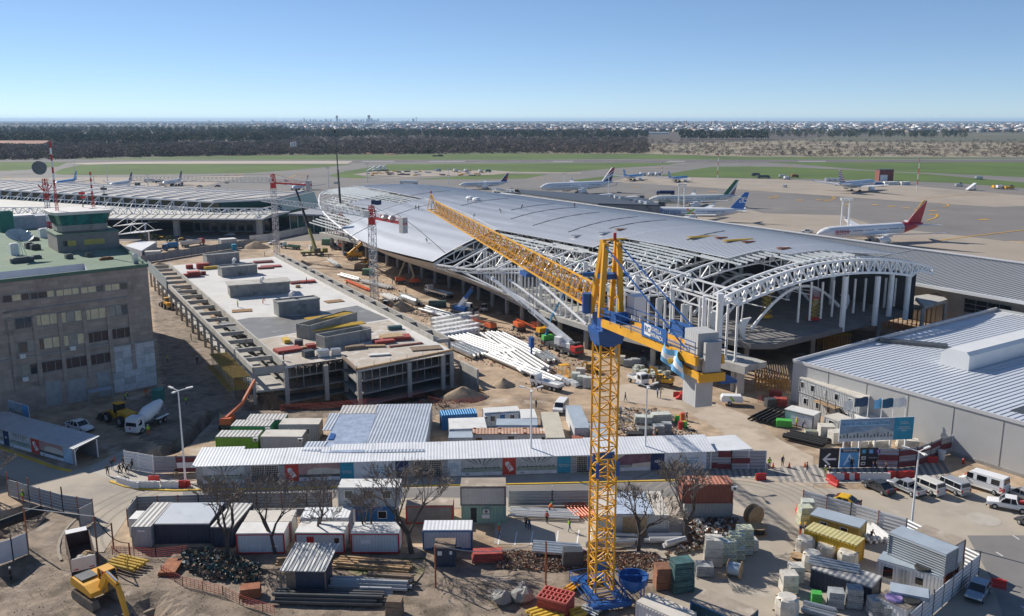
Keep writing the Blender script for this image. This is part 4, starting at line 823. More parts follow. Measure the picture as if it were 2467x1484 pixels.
cols=[pFL+Vector((.3,.4,0)),pFL.lerp(pIn,.0)+X*7.6,pIn+Vector((.4,.5,0)),pMid+Vector((.3,.3,0)),pMid.lerp(pFR,.52),pMid.lerp(pFR,.88),pFR-X*.4]
for p in cols:MB().box(p.x,p.y,-1.2,.75,.75,RZ+.75,math.atan2(X.y,X.x)).build('column',aq,pk,world=True)
for i in range(4):
 for j in range(3):p=pFL+X*(6+i*7.5)+L*(9+j*9);MB().box(p.x,p.y,-1.2,.7,.7,RZ+.7,math.atan2(X.y,X.x)).build('column',au,pk,world=True)
mb=MB();mb.face([pFL+L*58+Z*-1,pFR+L*58+Z*-1,pFR+L*58+Z*5.5,pFL+L*58+Z*5.5]);mb.face([pFR-Z+L,pFR+L*60-Z,pFR+L*60+Z*5.5,pFR+L+Z*5.5][::-1]);mb.build('basement_wall',au,pk,world=True)
def channel(i0,i1,out,n,zin,nm):
 d=(i1-i0).normalized();m2=MB().bar(i0+Z*(RZ+.3),i1+Z*(RZ+.3),.35,1.5);m2.build('upstand_wall',aq,pk,world=True)
 m2=MB().bar(i0+out+Z*(RZ-.1),i1+out+Z*(RZ-.1),.4,1.1);m2.build('outer_beam',aq,pk,world=True)
 for k in range(n+1):
  a=i0.lerp(i1,k/n);MB().bar(a+Z*(RZ-.05),a+out+Z*(RZ-.05),.5,.8).build('cross_beam',aq,pk,world=True)
  m2=MB().bar(a+out+Z*-.5,a+out+Z*(RZ-.6),.45);m2.build('outer_post',aq,pk,world=True)
 return m2
lo=pFLo-pFL
channel(pFL,pBL,Vector((-4.9,-2.2,0)),17,0,'l');channel(pFR+L*9,pBR,Vector((3.0,1.2,0)),15,0,'r')
MB().prism([(p.x,p.y)for p in[pFL,pFL+Vector((-4.5,-2.0,0)),pBL+Vector((-4.5,-2.0,0)),pBL]],1.6,2.0).build('channel_floor',aq,pk,world=True)
a=pBL+Vector((-5.3,-2.4,0));b=pBL.lerp(pFL,.27)+Vector((-5.3,-2.4,0));MB().bar(a+Z*(RZ+.4),b+Z*(RZ+.4),.15,3.2).build('grey_shutter_panel',mat('shutter_panel_grey',(.22,.26,.27),.7),pk,world=True)
MB().bar(pFL+Z*(RZ-.3),pFL+Vector((-4.9,-2.2,0))+Z*(RZ-.3),.4,1.3).build('end_beam',aq,pk,world=True)
MB().bar(pFR+L*.5+Vector((0,-.3,0))+Z*(RZ+.15),pMid+Z*(RZ+.15),.5,.4).build('edge_formwork',ar,pk,world=True);MB().bar(pIn+Z*(RZ+.1),pMid+Z*(RZ+.1),.5,.4).build('edge_formwork',ao,pk,world=True)
rng2=random.Random(3)
mb=MB()
for i in range(46):a=pFL.lerp(pIn,.2+.8*i/46)+Z*(RZ-.1);mb.bar(a+L*.2,a-L*rng2.uniform(.8,1.7)-Z*rng2.uniform(.1,.5)+X*rng2.uniform(-.6,.2),.09)
mb.build('projecting_rebar',ao,pk,world=True)
def core(cl,cr,h,dep,m,nm='concrete_core',cap=False,open_=False):
 a,b=cl,cr;a.z=b.z=0;d=(b-a).normalized();nrm=Vector((-d.y,d.x,0));c2=a+nrm*dep;d2=b+nrm*dep
 if open_:
  mb=MB()
  for p,r in((a,b),(b,d2),(d2,c2),(c2,a)):mb.bar(p+Z*(RZ+h/2),r+Z*(RZ+h/2),.3,h)
  mb.prism([(p.x,p.y)for p in(a,b,d2,c2)],RZ+.02,RZ+.2)
 else:
  mb=MB().prism([(p.x,p.y)for p in(a,b,d2,c2)],RZ,RZ+h)
  for p,r in((a,b),(b,d2),(d2,c2),(c2,a)):mb.bar(p+Z*(RZ+h+.12),r+Z*(RZ+h+.12),.25,.3)
 o=mb.build(nm,m,pk,world=True)
 if cap:ctr=(a+b+c2+d2)/4;MB().prism([(ctr.x+(p.x-ctr.x)*1.06,ctr.y+(p.y-ctr.y)*1.1)for p in(a,b,d2,c2)],RZ+h+.3,RZ+h+.55).build('core_slab',aq,pk,world=True)
 return a,b,c2,d2
aO=mat('cast_concrete_core',(.27,.275,.265),.9,0,.25,.4,stain=((.14,.14,.135),.4,.56))
core(qg(0,0,1860,1372,RZ),qg(0,0,2150,1345,RZ),3.0,4,aO);core(qg(0,1,1995,135,RZ),qg(0,1,2310,105,RZ),2.6,4.5,aO);core(qg(1,1,-175,318,RZ),qg(1,1,360,278,RZ),2.7,6,aO,cap=True)
core(qg(1,1,262,490,RZ),qg(1,1,630,448,RZ),3.2,4,aO);core(qg(1,1,540,690,RZ),qg(1,1,960,560,RZ),2.9,3.5,aO,open_=True);core(qg(1,1,680,780,RZ),qg(1,1,1085,700,RZ),2.5,3.4,aO,open_=True)
for(x0,y0),(x1,y1),z,dp in(((530,520),(950,460),8.6,1.6),((530,620),(1040,545),7.6,1.4)):
 a=qg(1,1,x0,y0,z);b=qg(1,1,x1,y1,z);mb=MB();d=(b-a).normalized();nr=Vector((-d.y,d.x,0))
 for k in range(9):mb.bar(a+nr*k*dp/5,b+nr*k*dp/5,.14,.2)
 o=mb.build('formwork_beams',aG);tag(o,'yellow formwork beams laid over the rear open core' if z>8 else 'yellow formwork beams laid across the front open core','formwork','yellow formwork on the parking deck')
E_=G(*q(1,1,2045,1205),-2.5);S_=Vector((-10.2,171,0));mb=MB();zt=HT(*q(1,1,2050,960),E_);mb.ob(Vector(((S_.x+E_.x)/2,(S_.y+E_.y)/2,(zt-3.2)/2)),Vector((E_.x-S_.x,E_.y-S_.y,0))/2,Vector((-(E_.y-S_.y),E_.x-S_.x,0)).normalized()*.22,(0,0,(zt+3.2)/2));o=mb.build('retaining_wall',aq);tag(o,'tall bare concrete retaining wall right of the parking deck','wall')
# AIRCRAFT
PLS=.9
a7=mat('aircraft_white',(.80,.80,.79),.35,0,.03,.3);bO=mat('aircraft_silver',(.60,.64,.68),.3,.3,.05,.3);ci=mat('aircraft_ivory',(.68,.68,.62),.4);bs=mat('wing_grey',(.70,.71,.72),.4,.1);bP=mat('cabin_window',(.03,.04,.06),.2)
pc={'red':mat('livery_red',(.45,.02,.03),.4),'yel':mat('livery_yellow',(.75,.42,.02),.4),'blue':mat('livery_blue',(.03,.17,.50),.4),'navy':mat('livery_navy',(.015,.03,.14),.4),'lblue':mat('livery_light_blue',(.05,.30,.62),.4),'green':mat('livery_green',(.01,.13,.06),.4),'white':a7,'silver':bO,'orange':mat('livery_orange',(.8,.25,.03),.4),'lime':mat('livery_lime',(.35,.5,.03),.4)}
def plane(label,nose,hd,L,bands,body=a7,top=None,rear=None,span=None,tailh=None,fr=None,name_txt=None,eng=a7,extra=None):
 """nose = ground point under the nose; hd = heading angle"""
 h=Vector((math.cos(hd),math.sin(hd),0));c=Vector((nose[0],nose[1],.14))-h*L/2
 o=thing('airliner',label,'airliner',c,hd);fr=fr or L*.046;zc=fr*1.95;n=18
 X=[(.5,.04,-.12),(.485,.35,-.1),(.455,.68,-.05),(.41,.92,0),(.35,1,0),(-.18,1,0),(-.28,.93,.08),(-.38,.66,.32),(-.45,.38,.52),(-.5,.1,.68)]
 mb=MB();R=[]
 for x,r,dz in X:R.append([Vector((x*L,fr*r*math.cos(a),zc+fr*dz+fr*r*math.sin(a)))for a in[2*math.pi*i/n for i in range(n)]])
 mats=[body,top or body,rear or body]
 for k in range(len(X)-1):
  for i in range(n):
   j=(i+1)%n;mb.use(2 if(rear and k>=6)else(1 if top and 1<=i<n//2-1 and k>=1 else 0));mb.raw([R[k][i],R[k][j],R[k+1][j],R[k+1][i]],[(0,3,2,1)])
 mb.build('fuselage',mats,o,smooth=True)
 span=span or L*.95;sw=span/2
 for s in(-1,1):
  w=[(.12*L,s*fr*.8,zc-fr*.55),(-.10*L,s*fr*.8,zc-fr*.55),(-.135*L,s*sw*.38,zc-fr*.3),(-.225*L,s*sw,zc+fr*.55),(-.19*L,s*sw,zc+fr*.55),(-.02*L,s*sw*.38,zc-fr*.2)]
  top_=[Vector(p)+Vector((0,0,.18))for p in w];bot=[Vector(p)-Vector((0,0,.25))for p in w];mb=MB();mb.loft([bot,top_])
  mb.loft([[Vector((-.19*L,s*sw,zc+fr*.5)),Vector((-.225*L,s*sw,zc+fr*.5)),Vector((-.225*L,s*sw*1.002,zc+fr*.7))],[Vector((-.225*L,s*sw*1.02,zc+fr*1.25)),Vector((-.24*L,s*sw*1.02,zc+fr*1.25)),Vector((-.24*L,s*sw*1.021,zc+fr*1.27))]])
  mb.build('wing',bs,o)
  mb=MB();ex,ey=.07*L,s*sw*.34;er=fr*.56;mb.lathe((ex-.06*L,ey,zc-fr*1.15),[(er*.35,-.035*L),(er*.8,-.01*L),(er,.03*L),(er*1.02,.07*L),(er*.9,.085*L)],14,'x')
  mb.use(1).lathe((ex-.06*L,ey,zc-fr*1.15),[(er*.86,.0845*L),(er*.86,.0855*L)],14,'x');mb.use(0).bar((ex-.02*L,ey,zc-fr*.7),(ex-.11*L,ey,zc-fr*.35),.35,fr*.5);mb.build('engine',[eng,aw],o,smooth=True)
  w=[(-.40*L,s*fr*.3,zc+fr*.45),(-.475*L,s*fr*.25,zc+fr*.5),(-.515*L,s*L*.165,zc+fr*.75),(-.485*L,s*L*.165,zc+fr*.75)]
  MB().loft([[Vector(p)-Vector((0,0,.15))for p in w],[Vector(p)+Vector((0,0,.1))for p in w]]).build('tailplane',bs if not rear or True else rear,o)
  mb=MB();mb.tube((-.03*L,s*fr*1.15,zc-fr*.6),(-.03*L,s*fr*1.15,.5),.22,6);mb.use(1)
  for dx in(-.9,.9):mb.tube((-.03*L+dx,s*fr*1.15-.5,.55),(-.03*L+dx,s*fr*1.15+.5,.55),.55,10)
  mb.build('main_gear',[af,aw],o)
 mb=MB();mb.tube((.40*L,0,zc-fr*.8),(.40*L,0,.4),.16,6);mb.use(1).tube((.40*L,-.3,.42),(.40*L,.3,.42),.42,10);mb.build('nose_gear',[af,aw],o)
 th=tailh or L*.165
 def fin(u,v):
  x0=-.335*L-v*.145*L;x1=-.475*L-v*.045*L;return Vector((x0+(x1-x0)*u,0,zc+fr*.72+v*th))
 for poly,col in bands:
  P=[fin(*p)for p in poly];mb=MB();e=.16 if poly is bands[0][0]else.2;mb.loft([[p+Vector((0,e,0))for p in P],[p-Vector((0,e,0))for p in P]]);mb.build('tail_fin',pc[col],o)
 mb=MB()
 for s in(-1,1):
  x=.36*L
  while x>-.30*L:
   if not(-.02*L<x<.02*L)and int(x/(.012*L))%9!=0:mb.ob((x,s*(fr*.985),zc+fr*.22),(.0038*L,0,0),(0,s*.03,0),(0,0,.17))
   x-=.0125*L
 mb.build('window_strip',bP,o)
 MB().loft([[(.478*L,-fr*.33,zc+fr*.02),(.478*L,fr*.33,zc+fr*.02),(.452*L,fr*.52,zc+fr*.18),(.452*L,-fr*.52,zc+fr*.18)],[(.468*L,-fr*.26,zc+fr*.26),(.468*L,fr*.26,zc+fr*.26),(.448*L,fr*.42,zc+fr*.42),(.448*L,-fr*.42,zc+fr*.42)]]).build('cockpit_window',bP,o)
 if name_txt:
  body_,size,x,z,mm,side=name_txt
  text(body_,size,mm,o,(x*L,side*fr*1.0*math.cos(math.asin(min(.9,z)))+side*.06,zc+fr*z),(math.pi/2,0,math.pi if side>0 else 0))
 if extra:extra(o,L,fr,zc)
 return o
FULL=[(0,0),(1,0),(1,1),(0,1)]
def hd_(a,b):return math.atan2(b,a)
pi_=plane('white long airliner with red rear and red and yellow tail, nearest the roof edge',(122,354),hd_(-.92,-.39),57,[(FULL,'red'),([(0,.42),(.55,1),(1,1),(0,1)],'yel'),([(0,.34),(.0,.44),(.62,1),(.8,1)],'white')],rear=pc['red'],name_txt=('IBERIA',2.6,.31,.1,pc['red'],1),span=54)
def x_mark(o,L,fr,zc):
 MB().bar((.03*L-1.8,fr*1.0+.03,zc-fr*.5),(.03*L+1.8,fr*.80+.15,zc+fr*.7),1.0,.15,up=(0,1,0)).build('orange_stroke',pc['orange'],o);MB().bar((.03*L+1.8,fr*1.0+.06,zc-fr*.5),(.03*L-1.8,fr*.80+.2,zc+fr*.7),1.0,.15,up=(0,1,0)).build('lime_stroke',pc['lime'],o)
 text('æ',6.4,a7,o,(-.465*L,.25,zc+fr*.72+L*.10),(math.pi/2,0,math.pi))
plane('white airliner with plain blue tail bearing a white monogram, beside the twin floodlight tower',(66,450),hd_(-.985,.17),51,[(FULL,'blue')],name_txt=('AirEuropa',3.6,.27,.05,pc['blue'],1),span=49,extra=x_mark)
plane('ivory white airliner with dark green and red tail, parked behind the blue-tailed one',(78,511),hd_(-.98,-.19),54,[(FULL,'green'),([(.45,0),(1,0),(1,.95),(.92,.95)],'white'),([(.55,0),(1,0),(1,.62)],'red')],body=ci,name_txt=('Alitalia',2.8,.33,-.2,pc['green'],1),span=52)
plane('white airliner with red, white and navy patterned tail, farthest of the piers row',(19,602),hd_(-.88,-.47),59,[(FULL,'white'),([(0,.45),(.4,1),(1,1),(1,.8)],'red'),([(0,0),(1,0),(1,.45),(.2,.1)],'navy'),([(.6,.45),(1,.6),(1,.75),(.3,.42)],'navy')],span=56)
stripes=[(FULL,'white')]+[([(0,v),(.62,v),(.62,v+.08),(0,v+.08)],'red')for v in(.05,.22,.39,.56,.73,.9)]+[([(.62,v),(1,v),(1,v+.09),(.62,v+.09)],'navy')for v in(.1,.27,.44,.61,.78)]
plane('silver airliner with red white and blue striped tail on the pale apron',(266,656),hd_(.72,.69),56,stripes,body=bO,span=55,rear=None)
for nose,lab,h,L in(((112,768),'sky-blue topped airliner, left one of the pair at the far apron edge',hd_(.58,.81),34),((147,748),'sky-blue topped airliner, right one of the pair at the far apron edge',hd_(.66,.75),31),((-341,668),'sky-blue topped airliner farthest left behind the long terminal',hd_(.03,-1),36)):
 plane(lab,nose,h,L,[(FULL,'lblue'),([(0,.15),(1,.45),(1,.6),(0,.3)],'white'),([(0,.0),(1,.0),(1,.12),(0,.08)],'white')],top=pc['lblue'],span=34)
for nose,lab in(((-293,652),'white airliner with dark blue tail, middle one behind the long terminal'),((-261,669),'white airliner with dark blue tail, right one behind the long terminal')):
 plane(lab,nose,hd_(-.03,-1),36,[(FULL,'navy'),([(.3,.35),(.8,.3),(.8,.42),(.3,.5)],'silver')],span=34)
p=qg(1,0,385,716);plane('white airliner seen nose-on between the left terminal and the hall',(p.x,p.y),hd_(-.1,-.99),34,[(FULL,'white'),([(0,.7),(1,.7),(1,1),(0,1)],'orange')],span=32)
p=qg(1,0,1880,692);plane('white airliner with dark navy and red tail half hidden behind the plant building',(p.x,p.y),hd_(-.92,-.39),38,[(FULL,'navy'),([(.5,.2),(1,.3),(1,.75),(.7,.7)],'red')],span=35)
# VEHICLES
cj=aw;ck=mat('wheel_rim',(.40,.41,.42),.4,.6);a8=mat('headlamp_glass',(.75,.76,.74),.15);cm=mat('tail_lamp',(.35,.01,.01),.25);aC=glass('vehicle_window',(.012,.015,.018),.06);bt=mat('vehicle_black',(.012,.012,.013),.3);aH=mat('vehicle_silver',(.50,.51,.52),.28,.5,.04,.5);a9=mat('vehicle_dark_grey',(.075,.075,.078),.28,.4,.05,.5);ah=mat('vehicle_white',(.78,.78,.77),.3,0,.04,.5);cq=mat('vehicle_cream',(.62,.60,.55),.35,0,.04,.5);bu=mat('vehicle_bluish_silver',(.28,.36,.44),.25,.5,.04,.5);bv=mat('black_bumper_plastic',(.03,.03,.032),.6)
def wheel(o,x,y,r,w=.24,nm='wheel'):
 s=1 if y>0 else-1;wo=MB().lathe((x,y-w/2,r),[(r*.8,0),(r,w*.15),(r,w*.85),(r*.8,w)],14,'y').build(nm,cj,o);MB().lathe((x,y+s*(w/2)-.02,r),[(r*.62,0),(r*.5,.04)],10,'y').build('rim',ck,wo)
def slab(prof,hw_,inset=.0):
 """body shell from a side profile (x,z), a little narrower along its upper and lower edge"""
 mb=MB();zs=[z for _,z in prof];z0,z1=min(zs),max(zs)
 def wd(z):k=(z-z0)/(z1-z0);return hw_*(1-.07*abs(k-.45)*2-inset*max(0,k-.55)/.45)
 L_=[Vector((x,wd(z),z))for x,z in prof];R=[Vector((x,-wd(z),z))for x,z in prof]
 return mb.loft([L_,R])
def soft(o,w=.13):
 b=o.modifiers.new('bevel','BEVEL');b.width=w;b.segments=2;b.limit_method='ANGLE';b.angle_limit=R_(20);return o
def car(name,label,cat,loc,hd,paint,kind='sedan',roofm=None,group=None):
 o=thing(name,label,cat,loc,hd,group);W2=.9
 if kind=='sedan':L,prof,cab=4.6,[(2.25,.3),(2.3,.55),(2.2,.72),(1.2,.9),(-1.55,.95),(-2.2,.92),(-2.3,.6),(-2.25,.3)],[(1.15,.88),(.35,1.42),(-.85,1.44),(-1.75,.94)]
 elif kind=='hatch':L,prof,cab=4.1,[(2.0,.3),(2.05,.55),(1.95,.75),(1.05,.95),(-1.9,1.0),(-2.0,.6),(-1.95,.3)],[(1.0,.93),(.25,1.48),(-1.3,1.5),(-1.95,.98)]
 elif kind=='pickup':L,prof,cab=5.2,[(2.6,.42),(2.65,.75),(2.5,.98),(1.3,1.1),(-2.55,1.1),(-2.6,.7),(-2.55,.42)],[(1.25,1.08),(.55,1.74),(-.75,1.76),(-1.0,1.09)]
 elif kind=='van':L,prof,cab=4.9,[(2.4,.35),(2.45,.8),(2.3,1.0),(1.7,1.12),(-2.4,1.12),(-2.45,.7),(-2.4,.35)],[(1.75,1.1),(.95,1.88),(-2.2,1.93),(-2.42,1.1)]
 elif kind=='bigvan':L,prof,cab=6.2,[(3.05,.4),(3.1,.95),(2.9,1.2),(2.3,1.35),(-3.05,1.35),(-3.1,.8),(-3.05,.4)],[(2.35,1.33),(1.5,2.55),(-2.9,2.62),(-3.07,1.33)]
 if kind in('pickup','van','bigvan'):W2=.95 if kind!='bigvan' else 1.0
 soft(slab(prof,W2).build('body',paint,o))
 rm=roofm or paint;zt=max(z for _,z in cab);mb=MB();P=cab;k=.86
 Lr=[Vector((x,W2*(.97 if z<zt-.3 else k),z))for x,z in P];Rr=[Vector((v.x,-v.y,v.z))for v in Lr]
 mb.loft([Lr,Rr]);solid=kind in('van','bigvan');gh=soft(mb.build('cabin',rm if solid or roofm else aC,o),.09)
 mb=MB()
 if solid or roofm:
  e=.012;f,r_,b=P[0],P[1],P[2];bb=P[3]
  def wq(x0,x1,z0,z1):
   for s in(-1,1):
    def yy(z):t=(z-P[0][1])/(zt-P[0][1]);return s*(W2*(.97+(k-.97)*min(1,max(0,t)))+e)
    mb.face([(x0,yy(z0),z0),(x1,yy(z0),z0),(x1,yy(z1),z1),(x0,yy(z1),z1)][::s])
  zl,zh=P[0][1]+.10*(1 if kind=='van' else.8),zt-.16
  if kind=='bigvan':zl,zh=1.5,2.25;[wq(*a,zl,zh)for a in((1.95,1.1),(.6,-.7),(-1.3,-2.4))]
  elif kind=='van':[wq(*a,zl,zh)for a in((1.2,.55),(.4,-1.0),(-1.1,-2.15))]
  else:[wq(*a,zl,zh)for a in((.45,-.15),(-.25,-.95))]
  def endq(a,b_,t0,t1,sg):
   p0=(a[0]+(b_[0]-a[0])*t0,a[1]+(b_[1]-a[1])*t0);p1=(a[0]+(b_[0]-a[0])*t1,a[1]+(b_[1]-a[1])*t1);y0,y1=W2*.86,W2*.76
   mb.face([(p0[0]+sg*.02,-y0,p0[1]+.02),(p0[0]+sg*.02,y0,p0[1]+.02),(p1[0]+sg*.02,y1,p1[1]+.02),(p1[0]+sg*.02,-y1,p1[1]+.02)][::sg])
  endq(f,r_,.12,.92,1);endq(bb,b,.35 if solid else.1,.85,-1)
  mb.build('window',aC,gh)
 else:
  x0,x1=P[1][0],P[2][0];mb.prism([(x0+.02,W2*k*.97),(x1-.02,W2*k*.97),(x1-.02,-W2*k*.97),(x0+.02,-W2*k*.97)],zt-.01,zt+.04)
  for s in(-1,1):
   for x,zz in((P[1],P[0]),(P[2],P[3])):mb.bar((x[0],s*W2*k*.99,x[1]),(zz[0],s*W2*.975,zz[1]),.09)
   xm=(x0+x1)/2-.05;mb.bar((xm,s*W2*k*1.005,zt),(xm,s*W2*.985,P[0][1]),.08)
  mb.build('roof',paint,o)
 if kind=='pickup':
  mb=MB();mb.box(-1.85,0,1.085,1.4,1.5,.03);mb.build('load_bed',bv,o);mb=MB()
  for s in(-1,1):mb.bar((-1.05,s*.86,1.14),(-2.55,s*.86,1.14),.12,.14)
  mb.bar((-2.55,-.86,1.14),(-2.55,.86,1.14),.1,.14);mb.build('bed_rail',paint,o)
 xf=max(x for x,_ in prof);xr=min(x for x,_ in prof);zl=prof[2][1]-.12
 for s in(-1,1):
  MB().ob((xf-.12,s*(W2-.25),zl),(.1,0,0),(0,.17,0),(0,0,.09)).build('headlight',a8,o);MB().ob((xr+.05,s*(W2-.17),.9 if kind!='bigvan' else 1.1),(.06,0,0),(0,.10,0),(0,0,.16)).build('tail_light',cm,o)
  MB().ob((P[0][0]-.25,s*(W2+.08),P[0][1]+.08),(.06,0,0),(0,.1,0),(0,0,.07)).build('mirror',paint,o)
 mb=MB().ob((xf-.06,0,.42),(.08,0,0),(0,W2*.9,0),(0,0,.12));mb.build('front_bumper',bv,o);MB().ob((xr+.06,0,.42),(.08,0,0),(0,W2*.9,0),(0,0,.12)).build('rear_bumper',bv if kind in('pickup','bigvan')else paint,o)
 r=.33 if kind in('sedan','hatch')else.38;xw=L*.30
 for sx in(1,-1):
  for s in(-1,1):wheel(o,sx*xw+(.05 if sx>0 else 0),s*(W2-.1),r)
 return o
def hdg(p0,p1):a=G(*p0);b=G(*p1);return math.atan2(b.y-a.y,b.x-a.x)
def carat(name,label,cat,front,rear,*a,**k):
 """front and rear = where nose and tail meet the ground in the survey"""
 f=G(*front);r=G(*rear);return car(name,label,cat,((f.x+r.x)/2,(f.y+r.y)/2,.012),math.atan2(f.y-r.y,f.x-r.x),*a,**k)
g3='cars parked in the slanted row'
carat('parked_car','dark grey sedan, first car of the slanted parked row','car',q(3,2,1075,320),q(3,2,1245,400),a9,group=g3)
carat('pickup_truck','silver-grey pickup with dark bed parked between dark sedan and cream van','pickup',q(3,2,1290,320),q(3,2,1530,425),aH,'pickup',group=g3)
carat('parked_van','cream white minivan with dark side windows in the parked row','van',q(3,2,1480,315),q(3,2,1700,410),cq,'van',group=g3)
carat('parked_van','silver minivan with roof bars next to the ambulance van','van',q(3,2,1700,310),q(3,2,1925,412),aH,'van',group=g3)
v=carat('ambulance_van','big white van with red checker patch, largest of the parked row','van',q(3,2,1940,300),q(3,2,2260,400),ah,'bigvan',group=g3)
mb=MB()
for i in range(3):
 for j in range(3):
  if(i+j)%2==0:
   for s in(-1,1):mb.ob((-2.6-i*.2,s*1.0,.85+j*.2),(.1,0,0),(0,.015,0),(0,0,.1))
mb.build('checker_mark',ag,v);MB().box(2.4,0,1.45,.3,.9,.14).build('light_bar',ay,v)
carat('parked_car','silver sedan with black roof at the right frame edge','car',q(3,2,2330,380),q(3,2,2560,480),aH)
w=carat('pickup_truck','white crew-cab pickup parked across, facing left at right edge','pickup',q(3,2,2130,490),q(3,2,2530,565),ah,'pickup');MB().ob((-1.2,.2,1.3),(.3,.1,0),(-.1,.3,0),(0,0,.22)).build('cargo_bag',ag,w)
carat('taxi','black taxi with yellow roof driving by the corrugated fence','taxi',q(3,2,705,455),q(3,2,965,520),bt,roofm=mat('taxi_yellow',(.72,.42,.01),.35))
carat('parked_car','bluish silver hatchback parked in shade outside the corner fence','car',q(3,2,1985,1395),q(3,2,2110,1215),bu,'hatch')
carat('pickup_truck','white pickup in the building shade beside the covered walkway','pickup',ql(905,455),ql(670,395),ah,'pickup')
carat('parked_car','dark car cut off by the right frame edge below the pickup','car',q(3,2,2475,660),q(3,2,2640,740),a9)
carat('minibus','white minivan with dark rear windows parked behind the cabins','van',qj(1185,250),qj(1250,170),ah,'van')
carat('pickup_truck','tiny white pickup on the apron left of the red-tailed airliner','pickup',q(3,0,482,1078),q(3,0,562,1082),ah,'pickup');carat('apron_van','tiny white van alone on the pale apron','van',q(3,0,305,672),q(3,0,332,668),ah,'van')
carat('pickup_truck','tiny white pickup below the striped tail','pickup',q(3,0,775,655),q(3,0,830,657),ah,'pickup');carat('apron_van','small white van beyond the black crane boom','van',q(1,0,750,638),q(1,0,800,640),ah,'van')
for i,(a,b,l,m)in enumerate([((0,0,1770,668),(0,0,1808,668),'silver car on dark apron behind the tower crane jib',aH),((0,0,1932,666),(0,0,1968,666),'grey car right of the silver one on dark apron',a9),((0,0,1420,655),(0,0,1460,652),'white car among the service trucks by the left airliners',ah),((1,0,190,1182),(1,0,232,1178),'white car by the red and white crane foot',ah),((0,0,1585,1155),(0,0,1655,1152),'black and yellow taxi at the left terminal kerb',bt),((0,0,1410,1140),(0,0,1480,1142),'second black and yellow taxi at the left terminal kerb',bt),((0,0,1910,1090),(0,0,1965,1095),'dark car under the left terminal canopy',a9),((0,0,2040,1108),(0,0,2080,1106),'blue car under the left terminal canopy',bu)]):
 carat('parked_car',l,'car',q(*a),q(*b),m,roofm=MAT['taxi_yellow']if 'taxi' in l else None)
cs=aC
def truck(name,label,cat,front,rear,cabm,bodym,kind,H=2.2,W2=1.2,L=None,group=None):
 f=G(*front);r=G(*rear);o=thing(name,label,cat,((f.x+r.x)/2,(f.y+r.y)/2,.012),math.atan2(f.y-r.y,f.x-r.x),group);L=L or(f-r).length;x1=L/2
 MB().box(0,0,.6,L,.9,.3).build('chassis',ab,o);cb=slab([(x1,.55),(x1+.02,1.4),(x1-.25,2.5),(x1-1.75,2.55),(x1-1.8,.55)],W2*.95);cab=soft(cb.build('cab',cabm,o))
 mb=MB();mb.face([(x1+.03,-W2*.8,1.5),(x1+.03,W2*.8,1.5),(x1-.2,W2*.76,2.3),(x1-.2,-W2*.76,2.3)])
 for s in(-1,1):mb.face([(x1-.3,s*W2*.957,1.5),(x1-1.3,s*W2*.957,1.5),(x1-1.3,s*W2*.93,2.2),(x1-.4,s*W2*.93,2.2)][::s])
 mb.build('window',cs,cab);bx=(-L/2+x1-2.0)/2;bl=L-2.0
 if kind=='box':MB().box(bx,0,.95,bl,W2*2,H).build('box_body',bodym,o)
 elif kind=='flat':
  mb=MB().box(bx,0,.95,bl,W2*2,.15)
  for s in(-1,1):mb.bar((bx-bl/2,s*W2,1.3),(bx+bl/2,s*W2,1.3),.06,.45)
  mb.bar((bx-bl/2,-W2,1.3),(bx-bl/2,W2,1.3),.06,.45);mb.build('flatbed',bodym,o)
 elif kind=='tip':
  mb=MB().box(bx,0,.95,bl,W2*2,.2)
  for s in(-1,1):mb.bar((bx-bl/2,s*W2,1.6),(bx+bl/2,s*W2,1.6),.1,1.3)
  mb.bar((bx+bl/2,-W2,1.7),(bx+bl/2,W2,1.7),.1,1.5);mb.bar((bx-bl/2,-W2,1.5),(bx-bl/2,W2,1.5),.1,1.1);mb.build('tipper_body',bodym,o)
 elif kind=='tank':MB().lathe((bx-bl/2,0,1.9),[(.4,0),(1.05,.2),(1.05,bl-.2),(.4,bl)],14,'x').build('tank',bodym,o,smooth=True)
 xs=[x1-.9,-L/2+.8]+([-L/2+1.9]if L>7 else[])
 for x in xs:
  for s in(-1,1):wheel(o,x,s*(W2-.18),.48,.32)
 for s in(-1,1):MB().ob((x1+.03,s*W2*.7,.85),(.03,0,0),(0,.16,0),(0,0,.1)).build('headlight',a8,o)
 return o
truck('flatbed_truck','small white flatbed truck unloading beside the white pipes','truck',q(2,1,290,1095),q(2,1,545,1160),ah,ah,'flat',W2=1.0)
truck('flatbed_truck','white light truck with pipe rack parked by the mini excavator','truck',q(2,1,1300,1115),q(2,1,1175,1060),ah,ak,'flat',W2=1.0)
truck('tank_truck','blue tanker truck behind the grey site fence','truck',q(0,0,1465,1240),q(0,0,1600,1225),ap,mat('tank_blue',(.06,.20,.36),.5),'tank')
truck('tipper_truck','red-cab tipper truck loaded with brown earth behind the grey fence','truck',q(0,0,1825,1180),q(0,0,1640,1210),ag,aH,'tip')
truck('flatbed_truck','white semi truck with long open grey trailer under the curved shell','truck',q(1,1,1545,255),q(1,1,1850,340),ah,af,'flat',L=12)
truck('site_truck','white lorry with green gear by the olive crane','truck',q(1,0,285,1215),q(1,0,440,1230),ah,mat('site_green',(.12,.25,.17),.7),'flat',L=9)
truck('bus','long white and dark red apron bus behind the hall roof','bus',q(1,0,1350,640),q(1,0,1500,645),ah,ah,'box',H=2.0)
truck('fuel_truck','long dark blue fuel tanker on the apron','truck',q(2,0,1400,738),q(2,0,1565,738),pc['navy'],pc['navy'],'tank')
